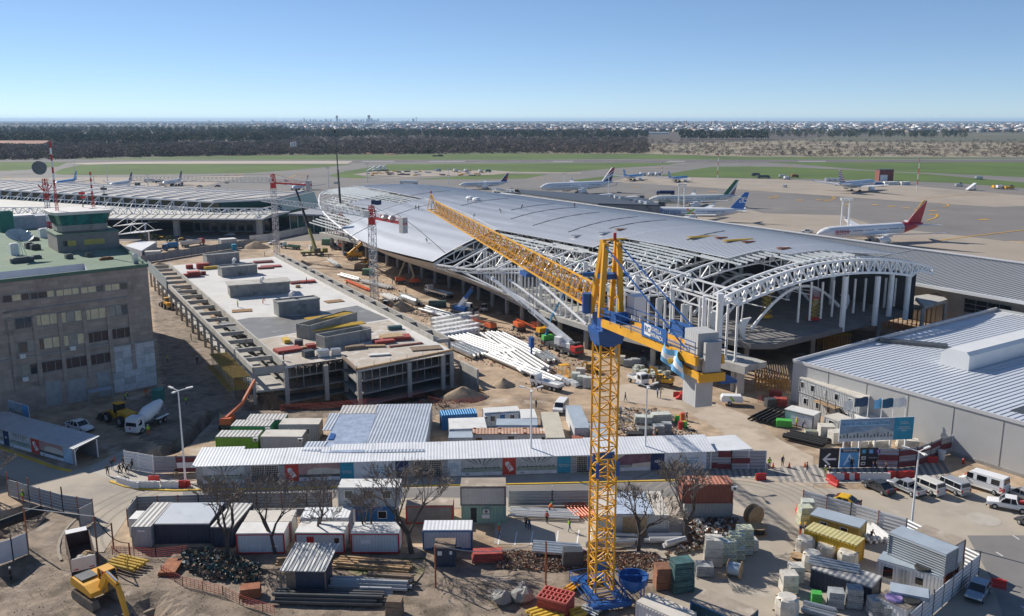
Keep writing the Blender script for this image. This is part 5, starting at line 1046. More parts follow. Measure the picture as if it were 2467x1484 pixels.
for i,(c,x,y,w,l,m)in enumerate([(1,1690,528,40,'teal service van at the storage pad',bu),(1,1845,532,36,'white service truck at the storage pad',ah),(1,1940,533,36,'white box truck second in the storage pad row',ah),(1,2070,538,36,'white box truck third in the storage pad row',ah),(1,2135,535,50,'green box truck at the storage pad',MAT['site_green']),(2,1280,565,50,'white catering truck beside the left sky-blue airliner',ah),(2,1355,565,48,'white service van by the far apron grass',ah),(2,1418,563,48,'second white service van by the far apron grass',ah),(3,340,600,50,'white box truck at the pale apron edge',ah),(3,300,585,60,'grey box truck in the equipment row',aH),(3,410,583,60,'brown cargo truck in the equipment row',av),(3,130,590,110,'dark loader train in the equipment row',ab),(3,60,570,70,'dark tractor at the left of the equipment row',ab),(3,1160,660,90,'blue belt loader by the silver airliner',ap),(3,2255,685,70,'white pickup by the yellow machines',ah),(0,1340,625,90,'tall grey catering truck between the left airliners',aH),(0,1430,632,80,'dark service truck by the right blue tail',ab),(0,1545,655,40,'dark tug before the right blue tail',ab),(0,1628,650,30,'red tug right of the blue tail',ag),(0,1235,660,50,'dark tug left of the service trucks',ab),(0,1090,655,60,'white stairs truck by the middle airliner',ah),(3,2060,600,60,'grey cargo loader far right',aH)]):
 truck('service_truck',l,'truck',q(c,0,x+w/2,y),q(c,0,x-w/2,y+1),m,m,'box',H=1.9,group='service vehicles on the apron')
for i,(c,x,y,w,l,m)in enumerate([(3,1208,603,126,'red brick hut beside the silver airliner',mat('brick_hut',(.22,.07,.05),.8)),(3,1880,655,60,'pale equipment box at the apron edge',aH),(3,1320,640,240,'long row of white covered containers behind the silver airliner',ak),(3,760,608,150,'group of grey baggage dollies left of the striped tail',af),(3,2215,672,60,'yellow road roller at far right apron',ai),(3,2330,680,80,'yellow loader at far right apron',ai),(1,1685,388,100,'dark timber pile at the wood edge',ao)]):
 a=qg(c,0,x-w/2,y+8);b=qg(c,0,x+w/2,y+8);s=(b-a).length;o=thing('brick_hut' if 'hut' in l else 'apron_equipment',l,'hut' if 'hut' in l else 'equipment',a.lerp(b,.5),math.atan2((b-a).y,(b-a).x));hh=9 if 'hut' in l else 2.6
 if 'hut' in l:MB().box(0,0,0,s,9,hh).build('wall',m,o);MB().box(0,0,hh,s*1.03,9.4,.5).build('roof',ab,o);MB().box(-2,-4.6,0,6,.3,5).build('door',ae,o)
 elif 'row' in l or 'dollies' in l:
  n=max(4,int(s/4));
  for k in range(n):MB().box(-s/2+(k+.5)*s/n,rng2.uniform(-2,2),0,s/n*.85,4,hh).build('container_unit',m,o)
 else:MB().box(0,0,.5,s,3,hh-.9).build('body',m,o);MB().box(s*.2,0,hh-.4,s*.3,2.2,.9).build('cab',ab,o);[wheel(o,x_,y_,.5)for x_ in(-s*.3,s*.3)for y_ in(-1.4,1.4)]
mb=MB()
for i,(x,y)in enumerate([(1050+rng2.uniform(0,1050),522+rng2.uniform(0,48))for _ in range(46)]):
 p=qg(1,0,x,y);tag(MB().box(p.x,p.y,.1,rng2.uniform(2,7),2,rng2.uniform(.5,1.3),rng2.uniform(-.3,.3)).build('dolly_stack',[ab,af,ai][i%3 if i%7 else 2]),'low stack of dollies and frames on the storage pad','equipment','dolly stacks on the storage pad')
for i,(c,x,y,l)in enumerate([(1,1090,520,'sloping white passenger stairs at left of the storage pad'),(1,1140,515,'second sloping passenger stairs on the storage pad'),(1,1175,515,'third sloping passenger stairs on the storage pad'),(3,1990,690,'folded white maintenance stairs on the right apron'),(1,1185,352,'white conveyor at the red earth heap')]):
 p=qg(c,0,x,y+8);o=thing('passenger_stairs',l,'stairs',p,.5);MB().bar((-5,0,.6),(4,0,5),2.2,.5).build('stair_flight',af if i<3 else ae,o);MB().bar((-4,0,.5),(5,0,.5),2,.4).build('base',ab,o);MB().bar((4,0,.5),(4,0,4.8),1.8,.4).build('prop',af,o)
for i,(x0,y0,x1,y1,z,l)in enumerate([(985,785,1265,770,4.2,'farther jet bridge with grey boxy tunnel ending left of the ivory airliner'),(890,810,1470,830,4.2,'nearer jet bridge with lattice tunnel reaching the ivory airliner'),(1000,745,620,780,5,'white-panelled pier corridor running to the jet bridges')]):
 a=qg(2,0,x0,y0,z);b=qg(2,0,x1,y1,z);o=thing('jet_bridge',l,'jet bridge',(a.x,a.y,0),math.atan2((b-a).y,(b-a).x));L=(b-a).length
 MB().box(L*.3,0,z-1.4,L*.6,2.6,2.7).build('tunnel',bs,o);t2=MB().box(L*.74,0,z-1.6,L*.42,3.1,3.1).build('outer_tunnel',ak,o);MB().box(L*.97,0,z-1.8,3.2,4,3.6).build('cab',ab,o)
 if i<2:text('INTERCARGO',1.5,au,o,(L*.72,-1.58,z),(math.pi/2,0,0))
 mb=MB();n=10
 for k in range(n):mb.bar((L*.6*k/n,-1.4,z-1.4),(L*.6*(k+1)/n,-1.4,z+1.3),.18);mb.bar((L*.6*(k+1)/n,-1.4,z-1.4),(L*.6*(k+1)/n,-1.4,z+1.3),.14)
 mb.build('lattice',af,o)
 for xx in(L*.1,L*.8):MB().bar((xx,0,0),(xx,0,z-1.4),.9,1.4).build('leg',ab,o)
def mast(l,b,t,twin=False,rw=False,col=None):
 p=qg(*b);h=HT(*q(b[0],b[1],*t),p);o=thing('floodlight_mast',l,'light mast',p);m=col or ae
 if twin:
  for s in(-1.5,1.5):MB().tube((s,0,0),(s,0,h-.8),.42,8,.34).build('pole',m,o)
  mb=MB()
  for k in range(26):mb.bar((1.5,-.55,1+k*(h-2)/26),(1.5,.55,1+k*(h-2)/26),.16);mb.bar((.95,-.5,1+k*(h-2)/26),(2.05,-.5,1+k*(h-2)/26),.16)
  mb.build('ladder',m,o);mb=MB().box(0,0,h-.9,4.6,1.6,.3);mb.box(0,0,h-.2,5.2,1.8,.2);mb.build('head_frame',m,o)
  for k in range(7):MB().ob((-2.2+k*.73,-.9,h-.45),(.25,0,0),(0,.2,.08),(0,-.08,.2)).build('floodlight',a8,o)
 else:
  mb=MB();n=6
  for k in range(n):mb.use(k%2 if rw else 0);mb.tube((0,0,h*k/n),(0,0,h*(k+1)/n),.35-.03*k,8,.35-.03*(k+1))
  mb.build('pole',[m,ag]if rw else m,o);mb=MB().box(0,0,h-.3,3.4,1.2,.25)
  for k in range(4):mb.ob((-1.3+k*.85,-.5,h),(.28,0,0),(0,.2,.1),(0,-.1,.22))
  mb.build('lamp_head',af,o)
mast('twin white floodlight tower in front of the blue-tailed airliner',(2,0,1622,915),(1640,638),True);mast('twin white floodlight tower by the red-tailed airliner',(3,0,848,1125),(880,768),True)
mast('red and white floodlight mast at the right apron edge',(3,0,1505,697),(1535,402),rw=True);mast('red and white floodlight mast on the grass line',(2,0,1950,600),(1965,360),rw=True);mast('small red and white mast behind the far airliner pair',(2,0,1453,566),(1455,446),rw=True)
mast('white single floodlight pole before the patterned-tail airliner',(2,0,575,706),(577,548));mast('white single floodlight pole by the jet bridges',(2,0,972,778),(977,562));mast('faint grey pole near the black crane boom',(1,0,706,672),(703,495));mast('faint pole left of the storage pad stairs',(1,0,1055,624),(1052,461));mast('tall white pole right of the apron bus',(1,0,1782,642),(1780,506))
mast('faint floodlight pole beyond the left sky-blue airliner',(0,0,678,600),(672,424));mast('floodlight pole left of the middle airliner',(0,0,968,645),(950,464));mast('thin lamp pole right of the radar drum',(0,0,850,692),(848,566));mast('white T-shaped pole left of the grey catering truck',(0,0,1328,668),(1325,556))
# CRANES
def latt(mb,corners,n,w,wd):
 """four- or three-cornered lattice between two lists of corner points"""
 a,b=corners;m=len(a)
 for i in range(m):mb.bar(a[i],b[i],w)
 for k in range(n):
  for i in range(m):
   j=(i+1)%m;p0,p1=a[i].lerp(b[i],k/n),a[i].lerp(b[i],(k+1)/n);q0,q1=a[j].lerp(b[j],k/n),a[j].lerp(b[j],(k+1)/n)
   mb.bar(p0,q0,wd);mb.bar(*((p0,q1)if(k+i)%2 else(q0,p1)),wd)
 return mb
yc=thing('tower_crane','tall yellow tower crane with long lattice jib and concrete counterweights, blue slewing ring','tower crane',(9.5,86.9,0))
DZ=.85;J=Vector((math.cos(R_(107)),math.sin(R_(107)),0));K=Vector((J.y,-J.x,0));c0=Vector((9.5,86.9,0))
ca=[R_(17+90*i)for i in range(4)]
def sq(c,r,z):return[c+Vector((r*1.414*math.cos(a+R_(45)),r*1.414*math.sin(a+R_(45)),z))for a in ca]
latt(MB(),(sq(c0,1.02,.9),sq(c0,1.02,14.4)),11,.21,.10).build('mast_section',ai,yc,world=True);latt(MB(),(sq(c0,1.0,14.5),sq(c0,1.0,27.2+DZ)),10,.21,.10).build('mast_section',ai,yc,world=True)
mb=MB()
for k in(-1,1):
 mb.bar(c0+K*k*1.3-J*3.2+Z*.6,c0+K*k*1.3+J*3.2+Z*.6,.5,.6);mb.bar(c0+J*k*2.8-K*2.2+Z*.5,c0+J*k*2.8+K*2.2+Z*.5,.9,.5)
for a in sq(c0,2.6,0):mb.bar(a,c0+(a-c0)*.4+Z*2.4,.14);mb.bar(a+Z*.2,a+Z*1.9,.06)
for z in(1.2,1.9):
 P=sq(c0,2.6,z)
 for a,b in zip(P,P[1:]+P[:1]):mb.bar(a,b,.06)
mb.build('base_frame',ap,yc,world=True)
mb=MB()
for a in sq(c0,1.12,14.5):mb.bar(a-Z*.5,a+Z*1.1,.34)
mb.build('mast_collar',ap,yc,world=True)
mb=MB().bar(c0+Z*15.8-K*1.2,c0+Z*15.8+K*1.2,.2,.8);mb.box(c0.x,c0.y,3.0,1.2,.3,.8,.3);mb.build('service_platform',ap,yc,world=True)
c1=c0+Z*DZ
mb=MB();mb.loft([sq(c1,1.2,27.2),sq(c1,1.45,28.4),sq(c1,1.45,28.7)]);mb.box(c1.x,c1.y,28.7+DZ,2.7,2.0,1.4,R_(107));mb.tube(c1+Z*27.0,c1+Z*28.8,1.3,12)
for d,e in((J*2.4+K*1.1,1.2),(-J*2.2,1.4)):p=c1+d;mb.box(p.x,p.y,29+DZ,1.0,1.0,1.1,R_(107))
mb.tube(c1+J*1.6-K*1.5+Z*30,c1+J*1.6-K*1.5+Z*32.0,.5,10);mb.tube(c1-J*3-K*.6+Z*30.2,c1-J*3+K*.8+Z*30.2,.7,10);mb.build('slewing_unit',ap,yc,world=True)
mb=MB().box((c1-J*2.2+K*2.2).x,(c1-J*2.2+K*2.2).y,30.4+DZ,1.7,1.3,1.9,R_(107));cb=mb.build('cab',ae,yc,world=True);p=c1-J*1.4+K*2.2
MB().box((c1-J*1.05+K*2.2).x,(c1-J*1.05+K*2.2).y,30.8+DZ,.5,1.1,1.2,R_(107)).build('cab_window',aC,yc,world=True)
apex=c1-J*.4+Z*37.6
for s in(-1,1):
 t=apex+K*s*.7
 MB().bar(c1+J*1.5+K*s*1.1+Z*30,t,.42,.5).build('frame_leg',ai,yc,world=True);MB().bar(c1-J*1.0+K*s*1.1+Z*30,t-J*.6-Z*.2,.42,.5).build('frame_leg',ai,yc,world=True)
mb=MB()
for k in(.3,.5,.7,.9):mb.bar((c1+J*1.5-K*1.1+Z*30).lerp(apex-K*.75,k),(c1+J*1.5+K*1.1+Z*30).lerp(apex+K*.75,k-.1),.12);mb.bar((c1-J+K*1.1+Z*30).lerp(apex+K*.75,k),(c1+J*1.5+K*1.1+Z*30).lerp(apex+K*.75,k-.15),.12)
mb.bar(apex-K*.8,apex+K*.8,.16);mb.build('frame_bracing',ai,yc,world=True)
p=apex-Z*3.6;MB().bar(p-K*2.1+J*1.8,p+K*2.2+J*.4,.5,.4).bar(p-K*.9,p+K*.9+J*.4,1.2,.5).build('rope_platform',ap,yc,world=True);MB().tube(apex+K*.5,apex+K*.5+Z*.7,.16,8).build('warning_lamp',ag,yc,world=True)
j0=c1+J*2.4+Z*30.3;j1=c1+J*81+Z*(GY(1011,509,c0.y+J.y*81).z-DZ);mb=MB()
mb1=MB();latt(mb1,([j0+Z*2.3,j0-K*.9,j0+K*.9],[j1+Z*1.9,j1-K*.8,j1+K*.8]),52,.17,.07);mb1.build('jib',ai,yc,world=True)
tip=j1+J*3.5;mb=MB()
for p in(j1+Z*1.9,):mb.bar(p,tip+Z*3.0,.12);mb.bar(tip,tip+Z*3.0,.12)
for k in(-.8,.8):mb.bar(j1+K*k,tip+K*k,.15);mb.bar(tip+K*k,tip+Z*3.0,.12);mb.bar(j1+K*k,tip+Z*3,.08)
mb.bar(tip-K*.8,tip+K*.8,.15);mb.build('jib_tip',ai,yc,world=True);MB().tube(tip+Z*3.0,tip+Z*3.5,.14,8).build('warning_lamp',ag,yc,world=True)
tj=j0.lerp(j1,.275);MB().box(tj.x,tj.y,tj.z-.9,2.6,2.3,.5,R_(107)).box((tj+J*1.4).x,(tj+J*1.4).y,tj.z-1.2,.8,1.2,.6,R_(107)).build('trolley',ap,yc,world=True)
mb=MB()
for k in(-.3,.3):mb.bar(tj+K*k-Z,tj+K*k*.5-Z*9,.035)
rp=mb.build('hoist_rope',ab,yc,world=True);p=tj-Z*10.2
mb=MB().box(p.x,p.y,p.z,.9,.5,1.3,R_(107));mb.tube(p,p-Z*.9,.12,6);mb.build('hook_block',ap,yc,world=True)
k0=c1-J*1.6+Z*29.6;k1=c1-J*20.6+Z*30.7
for s in(-1,1):
 MB().bar(k0+K*s*1.15,k1+K*s*1.15,.28,.75).build('counter_jib_girder',ai,yc,world=True)
 mb=MB()
 for i in range(9):a=(k0+K*s*1.35).lerp(k1+K*s*1.35,i/8);mb.bar(a+Z*.3,a+Z*1.5,.06)
 for z in(.9,1.5):mb.bar(k0+K*s*1.35+Z*z,k1+K*s*1.35+Z*z,.06)
 mb.build('railing',ap,yc,world=True)
 MB().bar(apex-J*.5+K*s*.8-Z*.4,k1+J*2.2+K*s*1.1+Z*.6,.1).build('tie_bar',ap,yc,world=True)
MB().bar(k0+Z*.1,k1+Z*.1,2.0,.08).build('walkway',ar,yc,world=True);MB().bar(k0-K*.7+Z*.2,k1-K*.7+Z*.2,.5,.08).build('walkway',af,yc,world=True)
ang=math.atan2(-J.y,-J.x)
for s in(-1,1):
 a=k0.lerp(k1,.5)+K*s*1.42+Z*1.1;b=k0.lerp(k1,.75)+K*s*1.42+Z*1.1;MB().bar(a,b,.05,1.25).build('banner',mat('banner_blue',(.012,.10,.33),.5,0,.05,.5),yc,world=True)
 if s<0:
  pl=Vector(((a+b)/2-K*.05)-yc.location);text('ROVELLA\nCARRANZA',.5,aj,yc,pl-J*.5+Z*.02,(math.pi/2,R_(0),ang),'banner_lettering');
  lc=pl+J*1.15;e=-J;mb=MB();mb.face([lc-e*.62-Z*.5+K*0,lc+e*.62-Z*.5,lc+e*.62+Z*.5,lc-e*.62+Z*.5]);mb.build('banner_logo_field',aj,yc);text('RC',.8,MAT['banner_blue'],yc,lc-K*.02,(math.pi/2,0,ang),'banner_logo')
al=mat('counterweight_concrete',(.46,.46,.45),.85,0,.07,.8)
for i in range(6):
 p=c1-J*(18.2+i*.36)+Z*2.0;MB().ob(p+Z*29.3-K*0,J*.165,K*.9,Z*1.5).build('counterweight_slab',al,yc,world=True)
 MB().ob(p+Z*26.2-K*.15,J*.165,K*.75,Z*1.45).build('counterweight_slab',al,yc,world=True)
p=c1-J*20.7;MB().ob(p+Z*31+K*.1,J*.2,K*.7,Z*1.2).build('counterweight_slab',al,yc,world=True)
mb=MB()
for s in(-1,1):mb.bar(c1-J*16.6+K*s*1.05+Z*29.5,c1-J*21.0+K*s*1.05+Z*29.5,.25,.5)
mb.bar(c1-J*20.9-K*1.15+Z*29.4,c1-J*20.9+K*1.15+Z*29.4,.3,.7);mb.build('counterweight_frame',ai,yc,world=True)
MB().box((c1-J*19+K*2.2).x,(c1-J*19+K*2.2).y,28.4+DZ,1.8,1.5,.25,ang).build('service_platform',ap,yc,world=True)
fl=MB();n=14;p0=c1-J*16.0-K*1.6+Z*31.2;p1=c1-J*19.2-K*1.6+Z*30.4
for bnd in range(3):
 for i in range(n):
  fl.use(bnd%2)
  def fpnt(u,v):p=p0.lerp(p1,u);return p-Z*(v*1.5+.2*math.sin(u*7))+K*(-.25*math.sin(u*9+v*2)-.15*v)
  fl.face([fpnt(i/n,(bnd+1)/3),fpnt((i+1)/n,(bnd+1)/3),fpnt((i+1)/n,bnd/3),fpnt(i/n,bnd/3)])
fo=fl.build('flag',[mat('flag_sky_blue',(.16,.42,.68),.8),aj],smooth=True);tag(fo,'sky-blue and white striped flag tied along the yellow crane counterweights','flag')
fs=MB().lathe(tuple(p0.lerp(p1,.5)-Z*.8-K*.28),[(.26,-.02),(.26,.02)],12,'y').build('flag_sun',mat('flag_sun',(.75,.45,.05),.7));fs.parent=fo
# ---- the two red and white hammerhead cranes
def saez(label,base,H,tip,ctip,mw=.75):
 o=thing('tower_crane',label,'tower crane',base);b=Vector((base.x,base.y,0));d=(tip-Vector((b.x,b.y,tip.z)));Lj=d.length;d.normalize();kx=Vector((d.y,-d.x,0));z=Vector((0,0,1));dh=Vector((d.x,d.y,0)).normalized()
 a=[b+dh*i*mw+kx*j*mw for i,j in((1,1),(1,-1),(-1,-1),(-1,1))]
 latt(MB(),([p for p in a],[p+z*(H-1.5)for p in a]),int(H/1.5),.16,.09).build('mast',mat('mast_grey_paint',(.55,.56,.56),.5,.1),o,world=True)
 MB().bar(b+z*(H-1.6),b+z*(H+.2),1.7).build('slewing_unit',ag,o,world=True);latt(MB(),([p+z*(H+.2)for p in a],[b+(p-b)*.6+z*(H+3.6)for p in a]),3,.2,.12).build('tower_head',ag,o,world=True)
 j0=b+z*(H+.3)+dh*1.0;j1=Vector((tip.x,tip.y,tip.z));mb=MB();latt(mb,([j0+z*1.9,j0-kx*.6,j0+kx*.6],[j1+z*1.2,j1-kx*.5,j1+kx*.5]),int(Lj/1.7),.13,.07).build('jib',af,o,world=True)
 k0=b+z*(H+.3)-dh*.8;k1=Vector((ctip.x,ctip.y,H+.2));MB().bar(k0-kx*.5,k1-kx*.5,.25,.5).bar(k0+kx*.5,k1+kx*.5,.25,.5).bar(k0,k1,.9,.1).build('counter_jib',ag,o,world=True)
 cd_=(k1-k0).normalized();mb=MB()
 for zz in(.7,1.2):mb.bar(k0+kx*.6+z*zz,k1+kx*.6+z*zz,.05);mb.bar(k0-kx*.6+z*zz,k1-kx*.6+z*zz,.05)
 for i in range(8):
  for s in(-.6,.6):q_=k0.lerp(k1,i/7)+kx*s;mb.bar(q_,q_+z*1.2,.05)
 mb.build('railing',ag,o,world=True)
 for i in range(4):q_=k1-cd_*(.4+i*.5);MB().ob(q_+z*-.4,cd_*.22,kx*.75,z*2.0).build('counterweight_slab',al,o,world=True)
 q_=k0.lerp(k1,.35);sg=MB().ob(q_-kx*.75+z*1.1,cd_*1.3,kx*.04,z*.6).build('sign_board',aj,o,world=True);text('SAEZ',.85,ag,o,q_-kx*.82+z*1.1-o.location,(math.pi/2,0,math.atan2(cd_.y,cd_.x)),'sign_lettering')
 q_=b+dh*.4-kx*1.2+z*(H+.4);MB().bar(q_,q_+z*1.8,1.1,1.2).build('cab',ak,o,world=True);MB().bar(b+z*(H+3.6),k1+z*.3,.07).bar(b+z*(H+3.6),j0.lerp(j1,.6)+z*1.6,.06).build('tie_bar',ab,o,world=True)
 q_=j0.lerp(j1,.3);MB().ob(q_-z*.3,dh*.6,kx*.5,z*.15).build('trolley',ab,o,world=True)
 return o,q_
b=qg(1,1,1118,392);H=24.0;o,_=saez('nearer red and white tower crane beside the parking deck, short red counter-jib right',b,H,qg(1,0,110,795,24.6),qg(1,0,1395,1000,24.2));
p=b+Vector((0,0,H+3.7));fl=MB();
for i in range(6):fl.face([p+Vector((i*.45,-.1*math.sin(i),.0+.1*math.sin(i*1.3))),p+Vector(((i+1)*.45,-.1*math.sin(i+1),.1*math.sin((i+1)*1.3))),p+Vector(((i+1)*.45,-.1*math.sin(i+1),1.2+.1*math.sin((i+1)*1.3))),p+Vector((i*.45,-.1*math.sin(i),1.2+.1*math.sin(i*1.3)))])
fo=fl.build('flag',mat('flag_navy',(.03,.06,.12),.8));tag(fo,'dark flag flying over the nearer red tower crane','flag');fp_=MB().bar(p-Z*.2,p+Z*1.4,.06).build('flag_pole',ab);fp_.parent=fo
wb=[tag(MB().lathe((0,0,0),[(.9,0),(1.1,.5),(.6,1.1),(.2,1.3)],9).build('ballast_bag',an),l,'bag')for l in('white wrapped bag on the red counter-jib','blue-white wrapped bag on the red counter-jib')]
cdir=(qg(1,0,1395,1000,24.2)-b);cdir.z=0
for i,w_ in enumerate(wb):q_=b+cdir*(.42+.2*i);w_.location=(q_.x,q_.y,H+.6)
b=qg(1,0,245,1310);saez('farther red and white tower crane by the left terminal, jib over its roof',b,27.3,qg(0,0,1160,606,27.6),qg(1,0,548,650,27.6))
# ---- telescopic cranes
def telecrane(label,base,hd,pivz,tip,cols,carrier,upper,w0=.9,L=10,outr=True,cabm=None,name='mobile_crane'):
 o=thing(name,label,'mobile crane',base,hd);R3=Matrix.Rotation(-hd,4,'Z');t=R3@(Vector(tip)-Vector(base));W2=1.3
 MB().box(0,0,.7,L,2.4,.7).build('carrier',carrier,o);MB().box(L/2-.9,0,1.0,1.9,2.4,1.4).build('driving_cab',cabm or carrier,o);MB().box(L/2-.0,0,1.5,.15,2.1,.75).build('windscreen',aC,o)
 for i in range(4):
  for s in(-1,1):wheel(o,-L/2+1.1+i*(L-3.2)/3,s*1.1,.6,.4)
 d=t.copy();d.z=0;dn=d.normalized()if d.length>1 else Vector((1,0,0));a=math.atan2(dn.y,dn.x)
 u=MB().box(-dn.x*1.2,-dn.y*1.2,1.5,4.6,2.3,1.0,a).build('upper_works',upper,o);sd_=Vector((-dn.y,dn.x,0));q_=sd_*1.0+dn*.9;MB().box(q_.x,q_.y,1.9,1.6,.9,1.6,a).build('crane_cab',ae if cabm is None else upper,o);q_=q_+dn*.82;MB().box(q_.x,q_.y,2.3,.05,.75,1.0,a).build('cab_window',aC,o)
 MB().box(-dn.x*3.4,-dn.y*3.4,1.5,1.0,2.5,1.3,a).build('counterweight',ab,o)
 p0=Vector((-dn.x*1.8,-dn.y*1.8,pivz));n=len(cols)
 for i,c_ in enumerate(cols):
  MB().bar(p0.lerp(t,i/n-(.03 if i else 0)),p0.lerp(t,(i+1)/n),w0*(1-.16*i),w0*1.15*(1-.16*i)).build('boom_section',c_,o)
 hd2=p0.lerp(t,.3);MB().tube(dn*.9+Vector((0,0,2)),hd2,.16,8).build('boom_ram',af,o);MB().ob(t,(.3,0,0),(0,.3,0),(0,0,.45)).build('boom_head',cols[-1]if len(cols)>2 else ab,o)
 if outr:
  for x in(-L*.42,L*.22):
   MB().bar((x,-3.2,.75),(x,3.2,.75),.3).build('outrigger',ab,o)
   for s in(-1,1):MB().tube((x,s*3.1,0),(x,s*3.1,.9),.14,6).lathe((x,s*3.1,0),[(.4,0),(.4,.08)],10).build('outrigger_foot',ab,o)
 return o
bw=mat('olive_paint',(.26,.24,.07),.6,0,.15,.6);aN=mat('black_boom_paint',(.02,.02,.022),.5)
b=qg(1,0,822,1232);telecrane('mobile crane with red lower boom and very tall black upper boom, topped red',b,2.6,2.4,(b.x-1.0,b.y+1.5,HT(*q(1,0,795,170),b)),[ag,ag,aN,aN,aN,aN],ab,ay)
b=qg(1,0,575,1275);telecrane('olive green mobile crane with slanting dark boom by the left terminal',b,.3,2.4,GY(*q(1,0,412,690),b.y+14),[bw,aN,aN],bw,bw)
b=qg(2,1,575,805);telecrane('white mobile crane with red driving cab and long white lettered boom',b,hdg(q(2,1,430,740),q(2,1,690,835)),2.6,GY(1187,671,206),[ae,ae,ae,ae],ab,ae,w0=1.0,L=11,cabm=ag)
wc=[o for o in C.objects if o.name.startswith('boom_section')][-4:]
cr=wc[0].parent;cr2=[c_ for c_ in cr.children if c_.name.startswith('driving_cab')][0]
R3=Matrix.Rotation(-cr.rotation_euler.z,4,'Z');t=R3@(GY(1187,671,206)-Vector(cr.location));dn=Vector((t.x,t.y,0)).normalized();p0=Vector((-dn.x*1.8,-dn.y*1.8,2.6));bd=(t-p0).normalized();sdn=bd.cross(Vector((0,0,1))).normalized()
for k in(.33,.55):
 pos=p0.lerp(t,k);
 for s_ in(1,-1):
  xa=bd*s_;ya=sdn.cross(bd)*1.0;
  if ya.z<0:ya=-ya
  za=xa.cross(ya);M=Matrix((xa,ya,za)).transposed().to_4x4();text('MOVIGRUAS',.8,aN,cr,pos+za*.52,M.to_euler(),'boom_lettering')
text('MOVIGRUAS',.4,aj,cr,(5.52,0,1.2),(math.pi/2,0,math.pi/2),'cab_lettering')
b=qg(1,1,1920,480);telecrane('blue and white mobile crane with short raised boom under the shell',b,-.5,2.2,GY(*q(1,1,1995,235),b.y-2),[ae,ap],ab,ap,w0=.9,L=7,outr=False)
b=qg(1,0,935,1315);telecrane('yellow wheeled crane with stubby yellow boom under the hall eave',b,.1,2.0,GY(*q(1,0,1000,1170),b.y+1),[ai,ai],ai,ai,w0=.9,L=6,outr=False)
# ---- boom lifts
def boomlift(label,base,hd,pts,c_,basket=True,col2=None,sc=1):
 o=thing('boom_lift',label,'boom lift',base,hd);R3=Matrix.Rotation(-hd,4,'Z');P=[R3@(Vector(p)-Vector(base))for p in pts]
 MB().box(0,0,.55,3.2*sc,1.6*sc,.5).build('chassis',ab,o)
 for sx in(-1,1):
  for s in(-1,1):wheel(o,sx*1.2*sc,s*.95*sc,.5*sc,.35)
 slab([(1.5*sc,1.1),(1.5*sc,1.7),(.8*sc,2.1),(-1.5*sc,2.15),(-1.6*sc,1.1)],.95*sc).build('turntable',c_,o);q0=Vector((-.8,0,2.0));k=[q0]+P
 for i,(a,b_)in enumerate(zip(k,k[1:])):MB().bar(a,b_,.45-.08*i,.5-.08*i).build('boom_arm',col2 or c_,o)
 if basket:
  e=P[-1];mb=MB();
  for z in(0,.55,1.1):
   for a,b_ in(((-.9,-.45),(.9,-.45)),((.9,-.45),(.9,.45)),((.9,.45),(-.9,.45)),((-.9,.45),(-.9,-.45))):mb.bar(e+Vector((*a,z)),e+Vector((*b_,z)),.06)
  for a in((-.9,-.45),(.9,-.45),(.9,.45),(-.9,.45)):mb.bar(e+Vector((*a,0)),e+Vector((*a,1.1)),.06)
  mb.box(e.x,e.y,e.z-.05,1.8,.9,.06);mb.build('basket',c_,o)
 return o
def gl(c,r,x,y,y2):p=qg(c,r,x,y);return p
b=qg(1,1,2155,615);boomlift('orange boom lift folded low beside the white block stack',b,hdg(q(1,1,2155,615),q(1,1,2060,580)),[GY(*q(1,1,2020,515),b.y+5)],ay)
b=qg(2,1,170,610);boomlift('orange boom lift with long arm lying out to the right',b,hdg(q(2,1,130,570),q(2,1,230,620)),[GY(*q(2,1,150,510),b.y+1),GY(*q(2,1,310,580),b.y-3)],ay)
b=qg(1,1,1350,190);boomlift('orange boom lift with cream arm raised to the eave, left of a pair',b,.2,[GY(*q(1,1,1340,110),b.y+.5),GY(*q(1,0,1400,1310),b.y+3)],ay,col2=mat('cream_boom',(.55,.48,.30),.5))
b=qg(1,1,1480,205);boomlift('orange boom lift with cream arm raised to the eave, right of a pair',b,.2,[GY(*q(1,1,1470,120),b.y+.5),GY(*q(1,0,1420,1310),b.y+4)],ay,col2=MAT['cream_boom'])
aP=mat('bright_green_paint',(.08,.42,.07),.45);ct=mat('cyan_blue_paint',(.03,.22,.42),.45)
b=qg(2,1,440,730);boomlift('green and blue boom lift with tall blue arm reaching up into the steel frame',b,.3,[GY(*q(2,1,440,560),b.y+.2),GY(*q(2,1,470,470),b.y+3),GY(*q(2,1,720,20),b.y+16)],aP,col2=ct)
b=qg(2,1,390,660);boomlift('yellow telescopic handler behind the green boom lift',b,.5,[GY(*q(2,1,365,600),b.y),GY(*q(2,1,610,430),b.y+12)],ai,basket=False)
b=ql(2250,400);b=G(*b);boomlift('orange boom lift arm sticking up behind the green cabins',b,hdg(ql(2230,410),ql(2290,330)),[b+Vector((1.5,3.4,3.2)),b+Vector((3.0,6.5,6.4))],ay,basket=False)
o=thing('drill_rig','red drilling mast crane tool stored upright under the eave','rig',qg(1,0,790,1215)+Vector((0,1.5,0)));MB().bar((0,0,0),(0,0,7),.5,.6).build('mast',ag,o);MB().box(.8,0,.4,2.2,1.4,1.2).build('body',ay,o)
